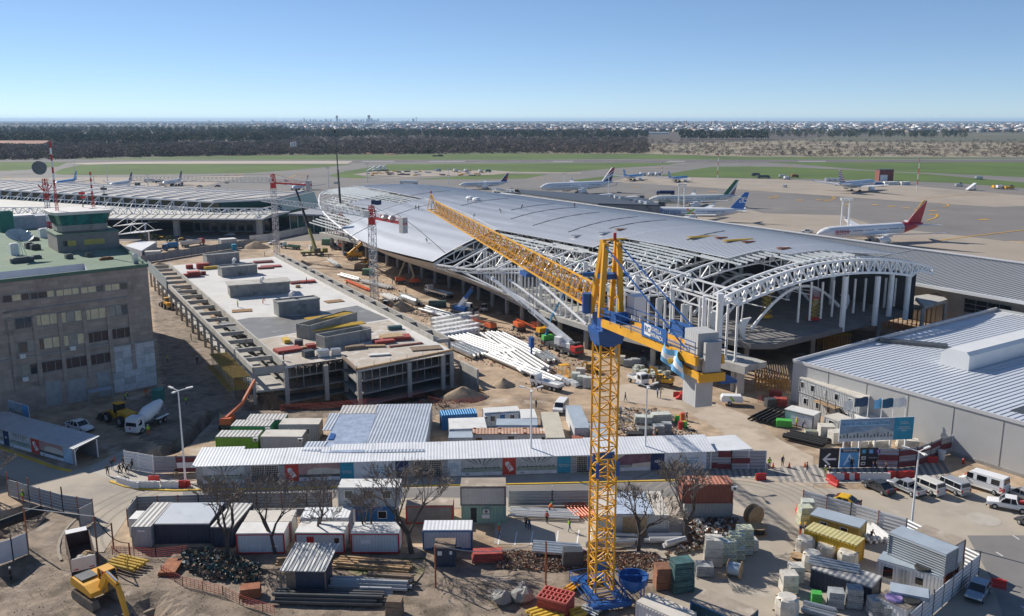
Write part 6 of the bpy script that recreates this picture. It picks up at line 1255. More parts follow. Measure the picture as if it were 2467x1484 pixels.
for x,y,zt,l,c_ in((575,525,5.2,'red scissor lift raised on the hall floor slab',ag),(150,505,6.0,'yellow scissor lift deep in the hall shade',ai)):
 p=qg(3,1,x,y,6.0);o=thing('scissor_lift',l,'scissor lift',p,.3);MB().box(0,0,.2,2.6,1.3,.7).build('chassis',c_,o);mb=MB();n=5
 for k in range(n):
  z0,z1=.9+(zt-.9)*k/n,.9+(zt-.9)*(k+1)/n
  for s in(-.5,.5):mb.bar((-1,s,z0),(1,s,z1),.12);mb.bar((1,s,z0),(-1,s,z1),.12)
 mb.build('scissor_arms',aG,o);mb=MB().box(0,0,zt,2.6,1.4,.15)
 for z in(.6,1.1):
  for a,b_ in(((-1.3,-.7),(1.3,-.7)),((1.3,-.7),(1.3,.7)),((1.3,.7),(-1.3,.7)),((-1.3,.7),(-1.3,-.7))):mb.bar((*a,zt+z),(*b_,zt+z),.07)
 mb.build('platform',c_,o);[wheel(o,x_,y_,.25,.15)for x_ in(-.9,.9)for y_ in(-.6,.6)]
 # ---- earth-moving machines
def tracks(o,L,w,gap,h,m=ab):
 for s in(-1,1):
  mb=MB();prof=[(L/2-.2,0),(L/2,h*.35),(L/2-.15,h*.85),(L/2-.4,h),(-L/2+.4,h),(-L/2+.15,h*.85),(-L/2,h*.35),(-L/2+.2,0)]
  mb.loft([[Vector((x,s*gap-w/2,z))for x,z in prof],[Vector((x,s*gap+w/2,z))for x,z in prof]])
  k=-L/2+.3
  while k<L/2-.2:mb.box(k,s*gap,h,.10,w,.05);k+=.22
  mb.build('track',mat('dusty_track',(.20,.16,.12),.9,0,.3,1),o)
def excavator(label,base,hd,sc,joints,c_=ai,uphd=0.0):
 o=thing('excavator',label,'excavator',base,hd);tracks(o,4.2*sc,.65*sc,1.15*sc,.85*sc);U=Matrix.Rotation(uphd,4,'Z');mb=MB();mb.T=U;mb.box(0,0,.9*sc,1.2*sc,1.2*sc,.3*sc);mb.build('turntable',ab,o)
 mb=MB();mb.T=U;
 pr=[(1.5*sc,1.15*sc),(1.5*sc,1.6*sc),(.3*sc,1.95*sc),(-2.0*sc,2.05*sc),(-2.3*sc,1.9*sc),(-2.35*sc,1.2*sc)];mb.loft([[Vector((x,-1.3*sc,z))for x,z in pr],[Vector((x,.25*sc,z))for x,z in pr]]);mb.loft([[Vector((x,.25*sc,z))for x,z in pr[2:]+[(.3*sc,1.15*sc)]],[Vector((x,1.3*sc,z))for x,z in pr[2:]+[(.3*sc,1.15*sc)]]]);up=mb.build('engine_house',c_,o)
 mb=MB();mb.T=U;mb.box(-1.2*sc,-.35*sc,2.04*sc,1.5*sc,1.5*sc,.12*sc);mb.build('engine_cover',ab,o)
 mb=MB();mb.T=U;cb=[(1.55*sc,1.2*sc),(1.45*sc,2.5*sc),(1.1*sc,2.95*sc),(-.1*sc,2.95*sc),(-.15*sc,1.2*sc)];mb.loft([[Vector((x,.3*sc,z))for x,z in cb],[Vector((x,1.28*sc,z))for x,z in cb]]);cab=mb.build('cab',aC,o)
 mb=MB();mb.T=U;mb.box(.5*sc,.79*sc,2.93*sc,1.3*sc,1.05*sc,.1*sc)
 for x,z0 in((1.5*sc,1.2),(-.1*sc,1.2),(.7*sc,1.2)):
  for y in(.28,1.3):mb.bar((x,y*sc,z0*sc),(x*.85,y*sc,2.95*sc),.1*sc)
 mb.build('cab_frame',c_,cab)
 k=[U@Vector((x*sc,-.15*sc,z*sc))for x,z in joints]
 for i,(a,b_)in enumerate(zip(k,k[1:])):MB().bar(a,b_,(.42-.05*i)*sc,(.62-.08*i)*sc).build('boom' if i<2 else 'stick',c_,o)
 a=(k[0]+k[1])/2;MB().tube(U@Vector((1.5*sc,-.15*sc,1.3*sc)),a-Vector((0,0,.2)),.1*sc,6).tube(k[1]+Vector((0,0,.35*sc)),k[2]+Vector((0,0,.4*sc)),.09*sc,6).build('hydraulic_ram',af,o)
 e=k[-1];d=(k[-1]-k[-2]).normalized();f=U@Vector((1,0,0));mb=MB();side=f.cross(Vector((0,0,1)));R=[]
 for x,z in((0,.1),(.5,-.3),(.6,-.9),(.1,-1.3),(-.5,-1.1),(-.35,-.4)):R.append(e+f*x*sc+Vector((0,0,z*sc)))
 mb.loft([[p-side*.55*sc for p in R],[p+side*.55*sc for p in R]]);mb.build('bucket',ab,o)
 return o
b=qg(0,2,880,1330);excavator('yellow excavator digging the pit in the lower left corner',b,hdg(q(0,2,860,1270),q(0,2,1130,1450)),1.15,[(1.2,1.5),(2.6,3.4),(4.4,3.0),(5.6,.4)],uphd=0)
b=qg(2,1,1465,1105);excavator('small yellow excavator with raised arm behind the white light truck',b,hdg(q(2,1,1500,1110),q(2,1,1390,1095)),.8,[(1.1,1.4),(2.2,3.9),(3.3,4.3),(4.2,2.2)])
b=qg(2,1,820,985);excavator('compact yellow excavator behind the crane mast by pallets',b,2.6,.62,[(1.1,1.4),(2.0,3.2),(3.0,3.0),(3.5,1.2)])
def loader(label,base,hd,sc,c_,kind='loader',cat='loader'):
 o=thing('wheel_loader' if kind=='loader' else 'skid_steer',label,cat,base,hd);r=.75*sc if kind=='loader' else.42*sc;Lw=1.5*sc if kind=='loader' else.65*sc;W2=1.05*sc if kind=='loader' else.75*sc
 for sx in(-1,1):
  for s in(-1,1):wheel(o,sx*Lw,s*W2,r,.45*sc if kind=='loader' else.28*sc)
 if kind=='loader':slab([(-.2*sc,.8*sc),(-.3*sc,1.9*sc),(-2.6*sc,1.75*sc),(-2.8*sc,.8*sc)],.8*sc).build('engine_hood',c_,o);MB().box(1.2*sc,0,.7*sc,1.6*sc,1.2*sc,.7*sc).build('front_frame',c_,o);xc,hc,ac=.3*sc,1.5*sc,(2.1,1.6,3.4,.7)
 else:MB().box(0,0,.35*sc,2.0*sc,1.2*sc,.8*sc).build('body',c_,o);xc,hc,ac=0,1.1*sc,(-.9,1.4,1.5,.5)
 c_b=slab([(xc+.6*sc,hc*.75),(xc+.5*sc,hc+1.2*sc),(xc-.6*sc,hc+1.2*sc),(xc-.65*sc,hc*.75)],.55*sc).build('cab',aC,o);MB().box(xc-.05*sc,0,hc+1.2*sc,1.25*sc,1.2*sc,.1*sc).build('cab_roof',c_ if kind=='loader' else ae,c_b)
 mb=MB()
 for s in(-.6,.6):mb.bar((ac[0]*sc*.7,s*sc,ac[1]*sc),(ac[2]*sc,s*sc,ac[3]*sc),.2*sc,.3*sc)
 mb.build('lift_arm',c_,o);x=ac[2]*sc;mb=MB();R=[(x-.1*sc,.05),(x+.9*sc,.08),(x+.3*sc,.5*sc),(x+.15*sc,.95*sc),(x-.2*sc,.9*sc)];mb.loft([[Vector((a,-1.2*sc*(1 if kind=='loader' else.7),z))for a,z in R],[Vector((a,1.2*sc*(1 if kind=='loader' else.7),z))for a,z in R]]);mb.build('bucket',ab if kind=='loader' else ag,o)
 return o
b=G(*ql(1200,345));loader('yellow wheel loader in the shade by the concrete mixer',b,hdg(ql(1250,350),ql(1000,270)),1.25,ai)
b=qg(1,0,1050,1370);loader('yellow loader near the dirt heap by the tower crane mast',b,2.9,.95,ai)
loader('white and orange skid steer loader by the earth heap in the yard',qg(1,1,1225,420),hdg(q(1,1,1180,410),q(1,1,1260,415)),1.05,mat('skid_orange',(.6,.16,.04),.5),'skid','skid steer');loader('white skid steer loader with red front beside red barrier',qg(2,1,1710,1222),math.pi-.2,1.15,ah,'skid','skid steer')
loader('small white dumper parked in the shade under the shell',qg(1,1,2100,440),2.7,.9,ah,'skid','dumper');loader('yellow backhoe at the far end of the shaded dirt lane',qg(0,1,1500,405),2.2,1.0,ai)
f=G(*ql(1340,455));r=G(*ql(1590,330));hd=math.atan2(f.y-r.y,f.x-r.x);o=thing('concrete_mixer_truck','white concrete mixer truck standing in the building shade','mixer truck',((f+r)/2),hd);L=8.4
MB().box(0,0,.7,L,.9,.3).build('chassis',ab,o);cab=slab([(L/2,.55),(L/2+.02,1.5),(L/2-.2,2.8),(L/2-1.9,2.9),(L/2-1.95,.55)],1.18).build('cab',ah,o);mb=MB();mb.face([(L/2+.03,-1,1.55),(L/2+.03,1,1.55),(L/2-.16,.95,2.5),(L/2-.16,-.95,2.5)])
for s in(-1,1):mb.face([(L/2-.35,s*1.16,1.6),(L/2-1.3,s*1.16,1.6),(L/2-1.3,s*1.12,2.4),(L/2-.4,s*1.12,2.4)][::s])
mb.build('window',aC,cab);mb=MB();R=[]
for x,rr,z in((L/2-2.4,.5,2.0),(L/2-2.8,.95,2.1),(.2,1.25,2.45),(-2.4,.95,3.0),(-3.4,.55,3.3)):R.append([Vector((x,rr*math.cos(a),z+rr*math.sin(a)))for a in[i*math.pi/9 for i in range(18)]])
mb.loft(R);mb.build('drum',ah,o,smooth=True);MB().bar((-3.3,0,3.0),(-4.4,0,1.4),.5,.15).bar((-3.6,.5,1),(-3.6,.4,3.4),.1).build('chute',af,o)
for s in(-1,1):MB().box(-2.4,s*1.0,1.15,3.0,.5,.08).build('mudguard',ah,o);MB().ob((L/2+.03,s*.8,.95),(.03,0,0),(0,.16,0),(0,0,.1)).build('headlight',a8,o)
for x in(L/2-1.2,-1.6,-2.9):
 for s in(-1,1):wheel(o,x,s*1.0,.5,.34)
MB().lathe((L/2+.01,-.2,1.2),[(.17,0),(.17,.03)],12,'x').build('round_badge',ag,o)
f=qg(0,2,700,900);r=qg(0,2,760,1130);hd=math.atan2(f.y-r.y,f.x-r.x);c_=(f+r)/2;o=thing('dump_truck','dump truck with white cab and rusty open tipping body, tail board white','dump truck',c_,hd);L=(f-r).length*1.0;L=min(max(L,8),11)
MB().box(0,0,.8,L,1.0,.35).build('chassis',ab,o);cab=slab([(L/2,.6),(L/2+.02,1.6),(L/2-.25,2.8),(L/2-1.7,2.9),(L/2-1.75,.6)],1.2).build('cab',ah,o);mb=MB();mb.face([(L/2+.03,-1,1.6),(L/2+.03,1,1.6),(L/2-.2,.95,2.5),(L/2-.2,-.95,2.5)]);mb.build('window',aC,cab)
xb0,xb1=-L/2,L/2-2.0;
bz=mat('rusty_tub',(.10,.06,.045),.8,.1,.4,1.2);MB().box((xb0+xb1)/2,0,1.2,xb1-xb0,2.5,.15).build('tub_floor',bz,o)
for s in(-1,1):MB().bar((xb0,s*1.25,1.95),(xb1,s*1.25,2.2),.1,1.6).build('tub_side',bz,o)
MB().bar((xb1,-1.25,2.1),(xb1,1.25,2.1),.1,1.9).build('tub_front',bz,o);MB().bar((xb0,-1.25,1.85),(xb0,1.25,1.85),.1,1.5).build('tail_board',ak,o)
for s in(-1,1):MB().bar((xb0-.07,s*.55,1.3),(xb0-.07,s*1.05,1.3),.03,.12).build('reflector_strip',ag,o)
for x in(L/2-1.0,-L/2+1.2,-L/2+2.6):
 for s in(-1,1):wheel(o,x,s*1.05,.52,.4)
for i,(x,y)in enumerate(((-2.6,.2),(-1.8,-.5),(-2.9,-.6))):
 rk=MB().lathe((0,0,0),[(.5,0),(.75,.3),(.5,.7),(.1,.85)],7).build('rubble_block',aq if i!=1 else ar);w_=Matrix.Rotation(hd,4,'Z')@Vector((x,y,1.36));rk.location=Vector(c_)+w_;rk.rotation_euler=(.3*i,.2,i);tag(rk,['pale concrete lump lying in the dump truck tub','timber-coloured lump in the dump truck tub','smaller concrete lump by the tail board in the tub'][i],'rubble')
p=qg(2,1,2075,1270);o=thing('compressor','white towed compressor with green stripe by the counterweights','compressor',p,-.12);slab([(1.9,.6),(1.9,1.3),(1.6,1.75),(-1.6,1.75),(-1.9,1.4),(-1.9,.6)],.85).build('housing',ah,o)
for s in(-1,1):MB().bar((.3,s*.87,.8),(-.4,s*.82,1.6),.35,.03,up=(0,1,0)).build('green_stripe',MAT['livery_lime'],o);wheel(o,-.4,s*.85,.38)
MB().bar((1.9,0,.7),(3.2,0,.5),.12).build('drawbar',ab,o)
# HOARDINGS, FENCES, CABINS
bA=mat('grey_site_panel',(.30,.31,.32),.6,.1,.08,.4);aQ=mat('grey_ribbed_panel',(.38,.39,.40),.55,.2,.1,.4,rib=(2,.5),ribd=.5);ba=mat('maroon_panel',(.16,.035,.04),.7);bc=mat('white_corrugated',(.72,.73,.74),.5,.1,.08,.4,rib=(0,.45),ribd=.16,stain=((.60,.60,.60),.5,.6));aX=mat('silver_corrugated',(.56,.58,.60),.36,.45,.12,.5,rib=(0,.5),ribd=.35,stain=((.66,.67,.68),.5,.6))
bn={'red':mat('banner_red',(.50,.06,.04),.7),'teal':mat('banner_teal',(.03,.28,.42),.7),'navy':mat('banner_navy',(.02,.04,.12),.7),'white':mat('banner_white',(.62,.66,.70),.7),'lblue':mat('banner_pale_blue',(.35,.52,.66),.7),'black':mat('sign_black',(.02,.022,.028),.6),'sky':mat('sign_sky_blue',(.10,.33,.62),.6)}
im={'pink':mat('print_dusk_sky',(.42,.26,.24),.7,0,.3,.8),'plum':mat('print_plum',(.20,.10,.14),.7,0,.3,.9),'grey':mat('print_pale_interior',(.48,.50,.50),.7,0,.2,.8),'dk':mat('print_dark_detail',(.10,.11,.11),.7,0,.4,1.2),'floor':mat('print_green_floor',(.30,.36,.31),.7,0,.25,.8),'ivory':mat('print_ivory_roof',(.58,.55,.48),.7,0,.15,.8)}
bB=mat('print_teal_text',(.04,.32,.45),.7);bQ=mat('print_dark_text',(.05,.08,.16),.7)
def logo(o,x,y,z,s,m):
 mb=MB();n=16
 for i in range(n):
  a,b=i*6.283/n,(i+1)*6.283/n;mb.face([(x+s*math.cos(a),y,z+s*.5*math.sin(a)),(x+s*math.cos(b),y,z+s*.5*math.sin(b)),(x+s*.8*math.cos(b),y,z+s*.33*math.sin(b)),(x+s*.8*math.cos(a),y,z+s*.33*math.sin(a))])
 mb.bar((x,y,z-s*.3),(x,y,z+s*.3),s*.14,.02);mb.bar((x-s*.7,y,z-s*.05),(x+s*.7,y,z-s*.05),.02,s*.12);mb.build('oval_logo',m,o)
def poster(o,x0,x1,z0,z1,y,k):
 """a flat printed panel on local plane y"""
 P=lambda u,v,e=0:(x0+(x1-x0)*u,y-e,z0+(z1-z0)*v);w=x1-x0;h=z1-z0
 def rect(mb,a,b,c,d,e):mb.face([P(a,c,e),P(b,c,e),P(b,d,e),P(a,d,e)])
 base={'red':bn['red'],'teal':bn['teal'],'navy':bn['navy'],'white':bn['white'],'lblue':bn['lblue']}.get(k)
 mb=MB();rect(mb,0,1,0,1,0)
 if base:pn=mb.build('banner',base,o)
 if k=='red':
  mb=MB();T=lambda u,v:P(.5+u*.62-v*.30,.48+u*.30*w/h*.9+v*.42*w/h*.0+v*.40,.02);mb.face([T(-.28,-.62),T(.28,-.62),T(.28,.45),T(.12,.68),T(-.12,.68),T(-.28,.45)]);mb.build('luggage_tag',aj,o);text('EZE',h*.30,bn['red'],o,(x0+w*.51,y-.04,z0+h*.46),(math.pi/2,R_(-62),0),'tag_lettering')
 elif k=='teal':text('Presidencia\nde la Nación',h*.1,aj,o,(x0+w*.55,y-.03,z0+h*.45),(math.pi/2,0,0));logo(o,x0+w*.16,y-.03,z0+h*.47,w*.07,aj)
 elif k=='navy':logo(o,x0+w*.5,y-.03,z0+h*.52,w*.22,aj)
 elif k=='white':text('Estamos modernizando',h*.10,bB,o,(x0+w*.62,y-.03,z0+h*.66),(math.pi/2,0,0));text('EZEIZA',h*.30,bB,o,(x0+w*.60,y-.03,z0+h*.42),(math.pi/2,0,0));logo(o,x0+w*.45,y-.03,z0+h*.1,w*.05,bQ)
 elif k=='note':mb.build('banner',bn['white'],o);text('Ampliando\ny modernizando\nlos aeropuertos\nde todo el país.',h*.085,bB,o,(x0+w*.08,y-.03,z0+h*.6),(math.pi/2,0,0),align='LEFT')
 elif k.startswith('img'):
  s=k[3:];mb.build('banner',im['pink' if s=='sun' else 'plum' if s=='plum' else 'grey'],o)
  mb=MB();rect(mb,0,1,0,.2,.01);mb.build('banner_footer',bn['white'],o);logo(o,x0+w*.15,y-.03,z0+h*.1,w*.04,bQ)
  mb=MB()
  if s=='sun':mb.face([P(.2,.35,.01),P(1,.3,.01),P(1,.62,.01),P(.7,.72,.01),P(.4,.72,.01),P(.22,.6,.01)]);mb.build('print_hall',im['ivory'],o);mb=MB();rect(mb,0,1,.2,.36,.015);mb.build('print_band',im['dk'],o)
  elif s=='plum':mb.face([P(0,.6,.01),P(.3,.98,.01),P(0,.98,.01)]);mb.face([P(.45,.2,.01),P(1,.2,.01),P(1,.5,.01),P(.5,.42,.01)]);mb.build('print_hall',im['ivory'],o);mb=MB();rect(mb,.0,.45,.2,.36,.015);mb.build('print_band',im['floor'],o)
  else:
   rect(mb,0,1,.2,.42,.01);mb.build('print_floor',im['floor'],o);mb=MB()
   for i in range(9):u=.06+i*.105;rect(mb,u,u+.015,.34,.34+.10+.06*(i%3),.02)
   for i in range(6):a=.12+i*.15;mb.face([P(.5+(a-.5)*.3,.62,.02),P(.5+(a-.5)*.3+.01,.62,.02),P(a+.03,.97,.02),P(a-.01,.97,.02)])
   rect(mb,.05,.95,.42,.46,.015);mb.build('print_detail',im['dk'],o)
def wall_thing(name,label,cat,a,b,group=None):
 d=(b-a);return thing(name,label,cat,(a.x,a.y,0),math.atan2(d.y,d.x),group),d.length
yl=lambda x:1168+(x-475)*(1130-1168)/(1712-475)
a=G(475,1168);b=G(1712,1130);hw1,HLn=wall_thing('covered_walkway','long white-roofed covered walkway with colourful printed banners along the road','covered walkway',a,b)
ux=lambda px:(G(px,yl(px))-a).length
MB().box(HLn/2,.06,0,HLn,.1,2.75).build('front_wall',aQ,hw1);MB().box(HLn/2,4.3,0,HLn,.1,3.0).build('rear_wall',bA,hw1);MB().box(.0,2.2,0,.1,4.2,2.8).build('end_wall',aQ,hw1);MB().box(HLn,2.2,0,.1,4.2,2.8).build('end_wall',aQ,hw1)
mb=MB()
for i in range(12):
 x0,x1=-.5+(HLn+1)*i/12,-.5+(HLn+1)*(i+1)/12-.03;y1=(5.6,4.4,4.5,5.3,5.4,5.2,5.3,5.2,4.9,5.2,5.2,5.2)[i];mb.loft([[(x0,-.35,2.78),(x1,-.35,2.78),(x1,y1,3.35+.02*(i%2)),(x0,y1,3.35+.02*(i%2))],[(x0,-.35,2.86),(x1,-.35,2.86),(x1,y1,3.43+.02*(i%2)),(x0,y1,3.43+.02*(i%2))]])
mb.build('roof',bc,hw1)
I=lambda x:qi(x,0)[0];JJ=lambda x:qj(x,0)[0]
for p0,p1,k in[(I(258),I(632),'imghall'),(I(990),I(1113),'red'),(I(1115),I(1483),'imgsun'),(I(1485),I(1606),'teal'),(I(1608),I(1979),'white'),(I(1981),I(2095),'navy'),(JJ(205),JJ(325),'note'),(JJ(327),JJ(694),'imghall'),(JJ(696),JJ(814),'red'),(JJ(816),JJ(1184),'imghall'),(JJ(1186),JJ(1304),'teal'),(JJ(1700),JJ(2020),'imgplum'),(JJ(2022),JJ(2142),'navy'),(JJ(2144),JJ(2520),'white')]:
 poster(hw1,ux(p0),ux(p1),.12,2.72,-.03,k)
for p0,p1 in((I(690),I(935)),(I(2152),I(2395)),(JJ(1360),JJ(1600))):
 x0,x1=ux(p0),ux(p1);g=MB().box((x0+x1)/2,-.0,.1,x1-x0,.04,2.5).build('grille_opening',bH,hw1);mb=MB()
 for i in range(17):x=x0+(x1-x0)*i/16;mb.bar((x,-.04,.1),(x,-.04,2.6),.035 if i%8 else.09)
 for i in range(9):z=.1+2.5*i/8;mb.bar((x0,-.045,z),(x1,-.045,z),.03 if i%8 else.08)
 mb.build('grille_bars',af,g)
a=G(*ql(745,770));c=G(*ql(985,690));b=G(*ql(0,555));far=b+(b-a)*.25;hw2,L2=wall_thing('covered_walkway','short covered walkway with banners and open end at the left frame edge','covered walkway',far,a)
dp=(c-a).length*.98;MB().box(L2/2,.05,0,L2,.1,2.75).build('front_wall',aQ,hw2);MB().box(L2/2,dp,0,L2,.1,2.8).build('rear_wall',bA,hw2)
mb=MB().loft([[(-.5,-.4,2.7),(L2+.4,-.4,2.7),(L2+.4,dp+.3,3.3),(-.5,dp+.3,3.3)],[(-.5,-.4,2.78),(L2+.4,-.4,2.78),(L2+.4,dp+.3,3.38),(-.5,dp+.3,3.38)]]);mb.build('roof',aX,hw2)
for y in(.1,dp):MB().bar((L2,y,0),(L2,y,2.9),.14).build('post',ae,hw2)
MB().bar((L2,.1,2.6),(L2,dp,3.1),.12).bar((L2,.1,2.0),(L2,.8,2.7),.1).build('end_frame',ae,hw2)
la=lambda x:L2*(.2+.8*(x/745));
for x0,x1,k in((0,45,'imghall'),(47,105,'navy'),(107,328,'imghall'),(330,412,'red'),(414,640,'imgsun'),(642,725,'lblue')):poster(hw2,la(x0),la(x1),.1,2.65,-.02,k)
def fence(label,pts,h,m,step=2.5,pm=ab,ph=0,group=None,name='site_fence',px=True,cat='fence'):
 P=[G(*p)if px else Vector(p)for p in pts];o=thing(name,label,cat,(P[0].x,P[0].y,0),0,group);d0=P[0]
 for a,b in zip(P,P[1:]):
  d=(b-a);L=d.length;a=a-d0;b=b-d0;MB().bar(a+Z*(h/2+.08),b+Z*(h/2+.08),.06,h).build('panel',m,o);n=max(1,round(L/step));mb=MB()
  for i in range(n+1):p=a.lerp(b,i/n);mb.bar(p,p+Z*(h+.15+(ph if i%3==0 else 0)),.12)
  mb.build('posts',pm,o)
 return o
aR=mat('grey_slatted_sheet',(.34,.35,.36),.5,.25,.1,.4,rib=(2,.42),ribd=.6);bC=mat('white_slatted_sheet',(.68,.69,.70),.45,.15,.06,.4,rib=(2,.45),ribd=.6)
fence('white slatted gate panel beside the walking group',[ql(1240,800),ql(1520,850)],2.7,bC,2.2,ae);fo=fence('grey slatted fence between the gate and the long walkway',[ql(1525,848),ql(1750,842),ql(1950,838)],2.5,aR,3,ak)
o=fo;A0=G(*ql(1525,848));a=G(*ql(1752,842))-A0;b=G(*ql(1945,838))-A0
for z0,z1,m in((.15,.75,ba),(.78,1.6,aj),(1.63,2.4,ba)):MB().bar(a+Z*(z0+z1)/2+Vector((0,-.08,0)),b+Z*(z0+z1)/2+Vector((0,-.08,0)),.05,z1-z0).build('painted_panel',m,o)
fence('grey sheet fence behind the front row of cabins, running along the road',[(309,1268),(333,1236),(480,1231),(620,1227)],2.2,aR,2.8,av);fence('pale grey fence stretch with gaps between grey upper container and crane',[(1225,1220),(1330,1219),(1418,1218)],2.1,aR,6,ae,.6)
fence('grey sheet fence with one pale opening behind the bare trees',[(620,1227),(740,1225),(800,1224)],2.2,aR,2.8,av)
fence('brown-posted grey fence in the lower left beside the dirt',[q(0,2,80,405),q(0,2,270,462),q(0,2,570,548),q(0,2,840,590)],2.3,aR,2.2,av,1.0);fence('leaning grey fence panel by the dump truck cab',[q(0,2,722,705),q(0,2,845,640)],2.6,aR,4,ab)
fence('white sheet fence at the lower left frame edge',[q(0,2,-80,1050),q(0,2,120,985),q(0,2,255,925)],2.6,mat('white_sheet_flat',(.55,.57,.60),.6,0,.1,.5),2.6,ab,.5)
fence('silver corrugated fence behind the yellow cabins',[q(3,2,478,520),q(3,2,905,640),q(3,2,1400,790),q(3,2,2050,1118)],2.5,bC,3.2,av);fence('white corrugated corner fence nearest the shaded hatchback',[q(3,2,2050,1118),q(3,2,1640,1480),q(3,2,1420,1680)],2.5,bC,2.6,ab,.3)
fence('long grey wall of site panels by the left terminal',[q(0,0,1270,1355),q(0,0,1600,1300),q(0,0,2000,1235),q(0,0,2290,1190)],2.6,bA,3,ab);fence('pale hoarding between tower cranes and left terminal',[q(1,0,0,1165),q(1,0,170,1150),q(1,0,520,1075)],2.8,ak,3,af)
fence('grey and maroon chequered fence panel right of the long walkway',[qk(250,577),qk(395,577),qk(638,577)],2.8,aQ,3,ae)
A0=G(*qk(250,577))
for x0,x1,z0,z1 in((258,298,.2,1.0),(300,390,1.9,2.8),(300,390,.1,.85),(395,525,.95,1.75)):
 a=G(*qk(x0,577));b=G(*qk(x1,577));tag(MB().bar(Vector((a.x,a.y-.1,(z0+z1)/2)),Vector((b.x,b.y-.1,(z0+z1)/2)),.05,z1-z0).build('painted_panel',ba),'maroon painted panel on the chequered grey fence','panel','maroon panels of the chequered fence')
sf=fence('curved fence of maroon and white bands by the terminal sign',[qk(1430,566),qk(1575,570),qk(1700,556),qk(1800,520),qk(1868,490),qk(1948,470)],2.9,aQ,2.6,ak);A0=G(*qk(1430,566));pp=[G(*qk(*p))-A0 for p in((1430,566),(1575,570),(1700,556),(1800,520),(1868,490),(1948,470))]
for i,(a,b)in enumerate(zip(pp,pp[1:])):
 for z in((1.6,)if i==0 else(.5,2.3)if i<4 else(1.5,)):MB().bar(a+Z*z+Vector((-.05,-.12,0)),b+Z*z+Vector((-.05,-.12,0)),.05,.8).build('painted_band',ba,sf)
a=G(*qk(1012,572));b=G(*qk(1428,566));o,Ls=wall_thing('terminal_sign','tall sign wall with white arrow, blue letter A panel and dark pictogram panel','sign',a,b);Hs=3.0
kx=lambda x:Ls*(x-1012)/(1428-1012)
for x0,x1,m in((1012,1153,bn['black']),(1156,1294,bn['sky']),(1297,1428,bn['black'])):MB().box((kx(x0)+kx(x1))/2,0,.1,kx(x1)-kx(x0)-.08,.12,Hs).build('sign_panel',m,o)
xa=kx(1040);xb=kx(1132);zc=1.45;mb=MB().bar((xa+.1,-.09,zc),(xb,-.09,zc),.02,.3);mb.bar((xa,-.09,zc),(xa+1.0,-.09,zc+.85),.02,.34,up=(0,1,0))if 0 else None
for s in(-1,1):mb.face([(xa-.1,-.095,zc),(xa+.28,-.095,zc),(xa+1.15,-.095,zc+s*.8),(xa+.85,-.095,zc+s*.95)][::s])
mb.build('arrow',aj,o);MB().box((kx(1158)+kx(1292))/2,-.07,2.45,kx(1292)-kx(1158)-.1,.02,.62).build('sign_header',bn['black'],o);text('TERMINAL',.5,aj,o,((kx(1158)+kx(1292))/2,-.1,2.76),(math.pi/2,0,0));text('A',2.5,mat('sign_pale_blue',(.55,.72,.85),.6),o,((kx(1158)+kx(1292))/2,-.08,1.25),(math.pi/2,0,0))
for i,(ch_,m)in enumerate((('C',bn['teal']),('A',bn['sky']),('B',mat('sign_purple',(.14,.05,.28),.6)))):MB().box(kx(1325)+i*1.05,-.07,2.25,.62,.02,.62).build('pictogram',m,o);text(ch_,.42,aj,o,(kx(1325)+i*1.05,-.09,2.56),(math.pi/2,0,0))
for i,z in enumerate((1.3,.45)):MB().box(kx(1325),-.07,z,.62,.02,.5).build('pictogram',aj,o);MB().box(kx(1325),-.09,z+.14,.36,.02,.2).build('bus_symbol',bn['black'],o)
text('Colectivos',.3,aj,o,(kx(1390),-.09,1.6),(math.pi/2,0,0))
def billboard(label,pl,pr,hh,zb,kind):
 a=G(*pl);b=G(*pr);o,L=wall_thing('billboard',label,'billboard',a,b);MB().box(L/2,.05,zb,L,.12,hh).build('board',bn['white'],o);n=5
 for i in range(n):MB().bar((L*(.08+.21*i),.2,0),(L*(.08+.21*i),.2,zb+hh*.9),.22).build('post',ae,o)
 x1=L*.735;mb=MB();mb.face([(.05,-.03,zb+.5),(x1,-.03,zb+.5),(x1,-.03,zb+hh-.1),(.05,-.03,zb+hh-.1)]);mb.build('print_sky',im['grey']if 0 else mat('print_blue_grey',(.26,.35,.45),.7,0,.3,.7),o);mb=MB();mb.face([(.05,-.04,zb+.5),(x1,-.04,zb+.5),(x1,-.04,zb+hh*.38),(x1*.75,-.04,zb+hh*.62),(x1*.5,-.04,zb+hh*.45),(.05,-.04,zb+hh*.36)]);mb.build('print_hall',im['grey'],o);mb=MB()
 for i in range(16):mb.face([(x1*i/16+.1,-.05,zb+.6),(x1*i/16+.3,-.05,zb+.6),(x1*i/16+.3,-.05,zb+.9+.2*(i%3)),(x1*i/16+.1,-.05,zb+.9+.2*(i%3))])
 mb.build('print_detail',im['dk'],o);MB().box((x1+L)/2,-.02,zb,L-x1,.05,hh).build('blue_panel',bn['teal']if kind else bn['sky'],o)
 if kind:MB().box(x1*.47,-.05,zb+hh-1.15,x1*.86,.02,.75).build('title_strip',bn['lblue'],o);text('NUEVO HALL DE PARTIDAS',.62,mat('print_title_blue',(.02,.14,.32),.7),o,(x1*.47,-.08,zb+hh-.78),(math.pi/2,0,0));text('Presidencia\nde la Nación\n\nAEROPUERTO\nINTERNACIONAL\nEZEIZA',.28,aj,o,((x1+L)/2+.1,-.06,zb+hh*.6),(math.pi/2,0,0))
 return o
billboard('big tilted blue and white billboard about the new departures hall',qk(1150,468),qk(1668,446),3.6,1.9,True);billboard('small faded billboard with blue strip beside the left walkway',ql(100,330),ql(300,400),2.6,1.2,False)
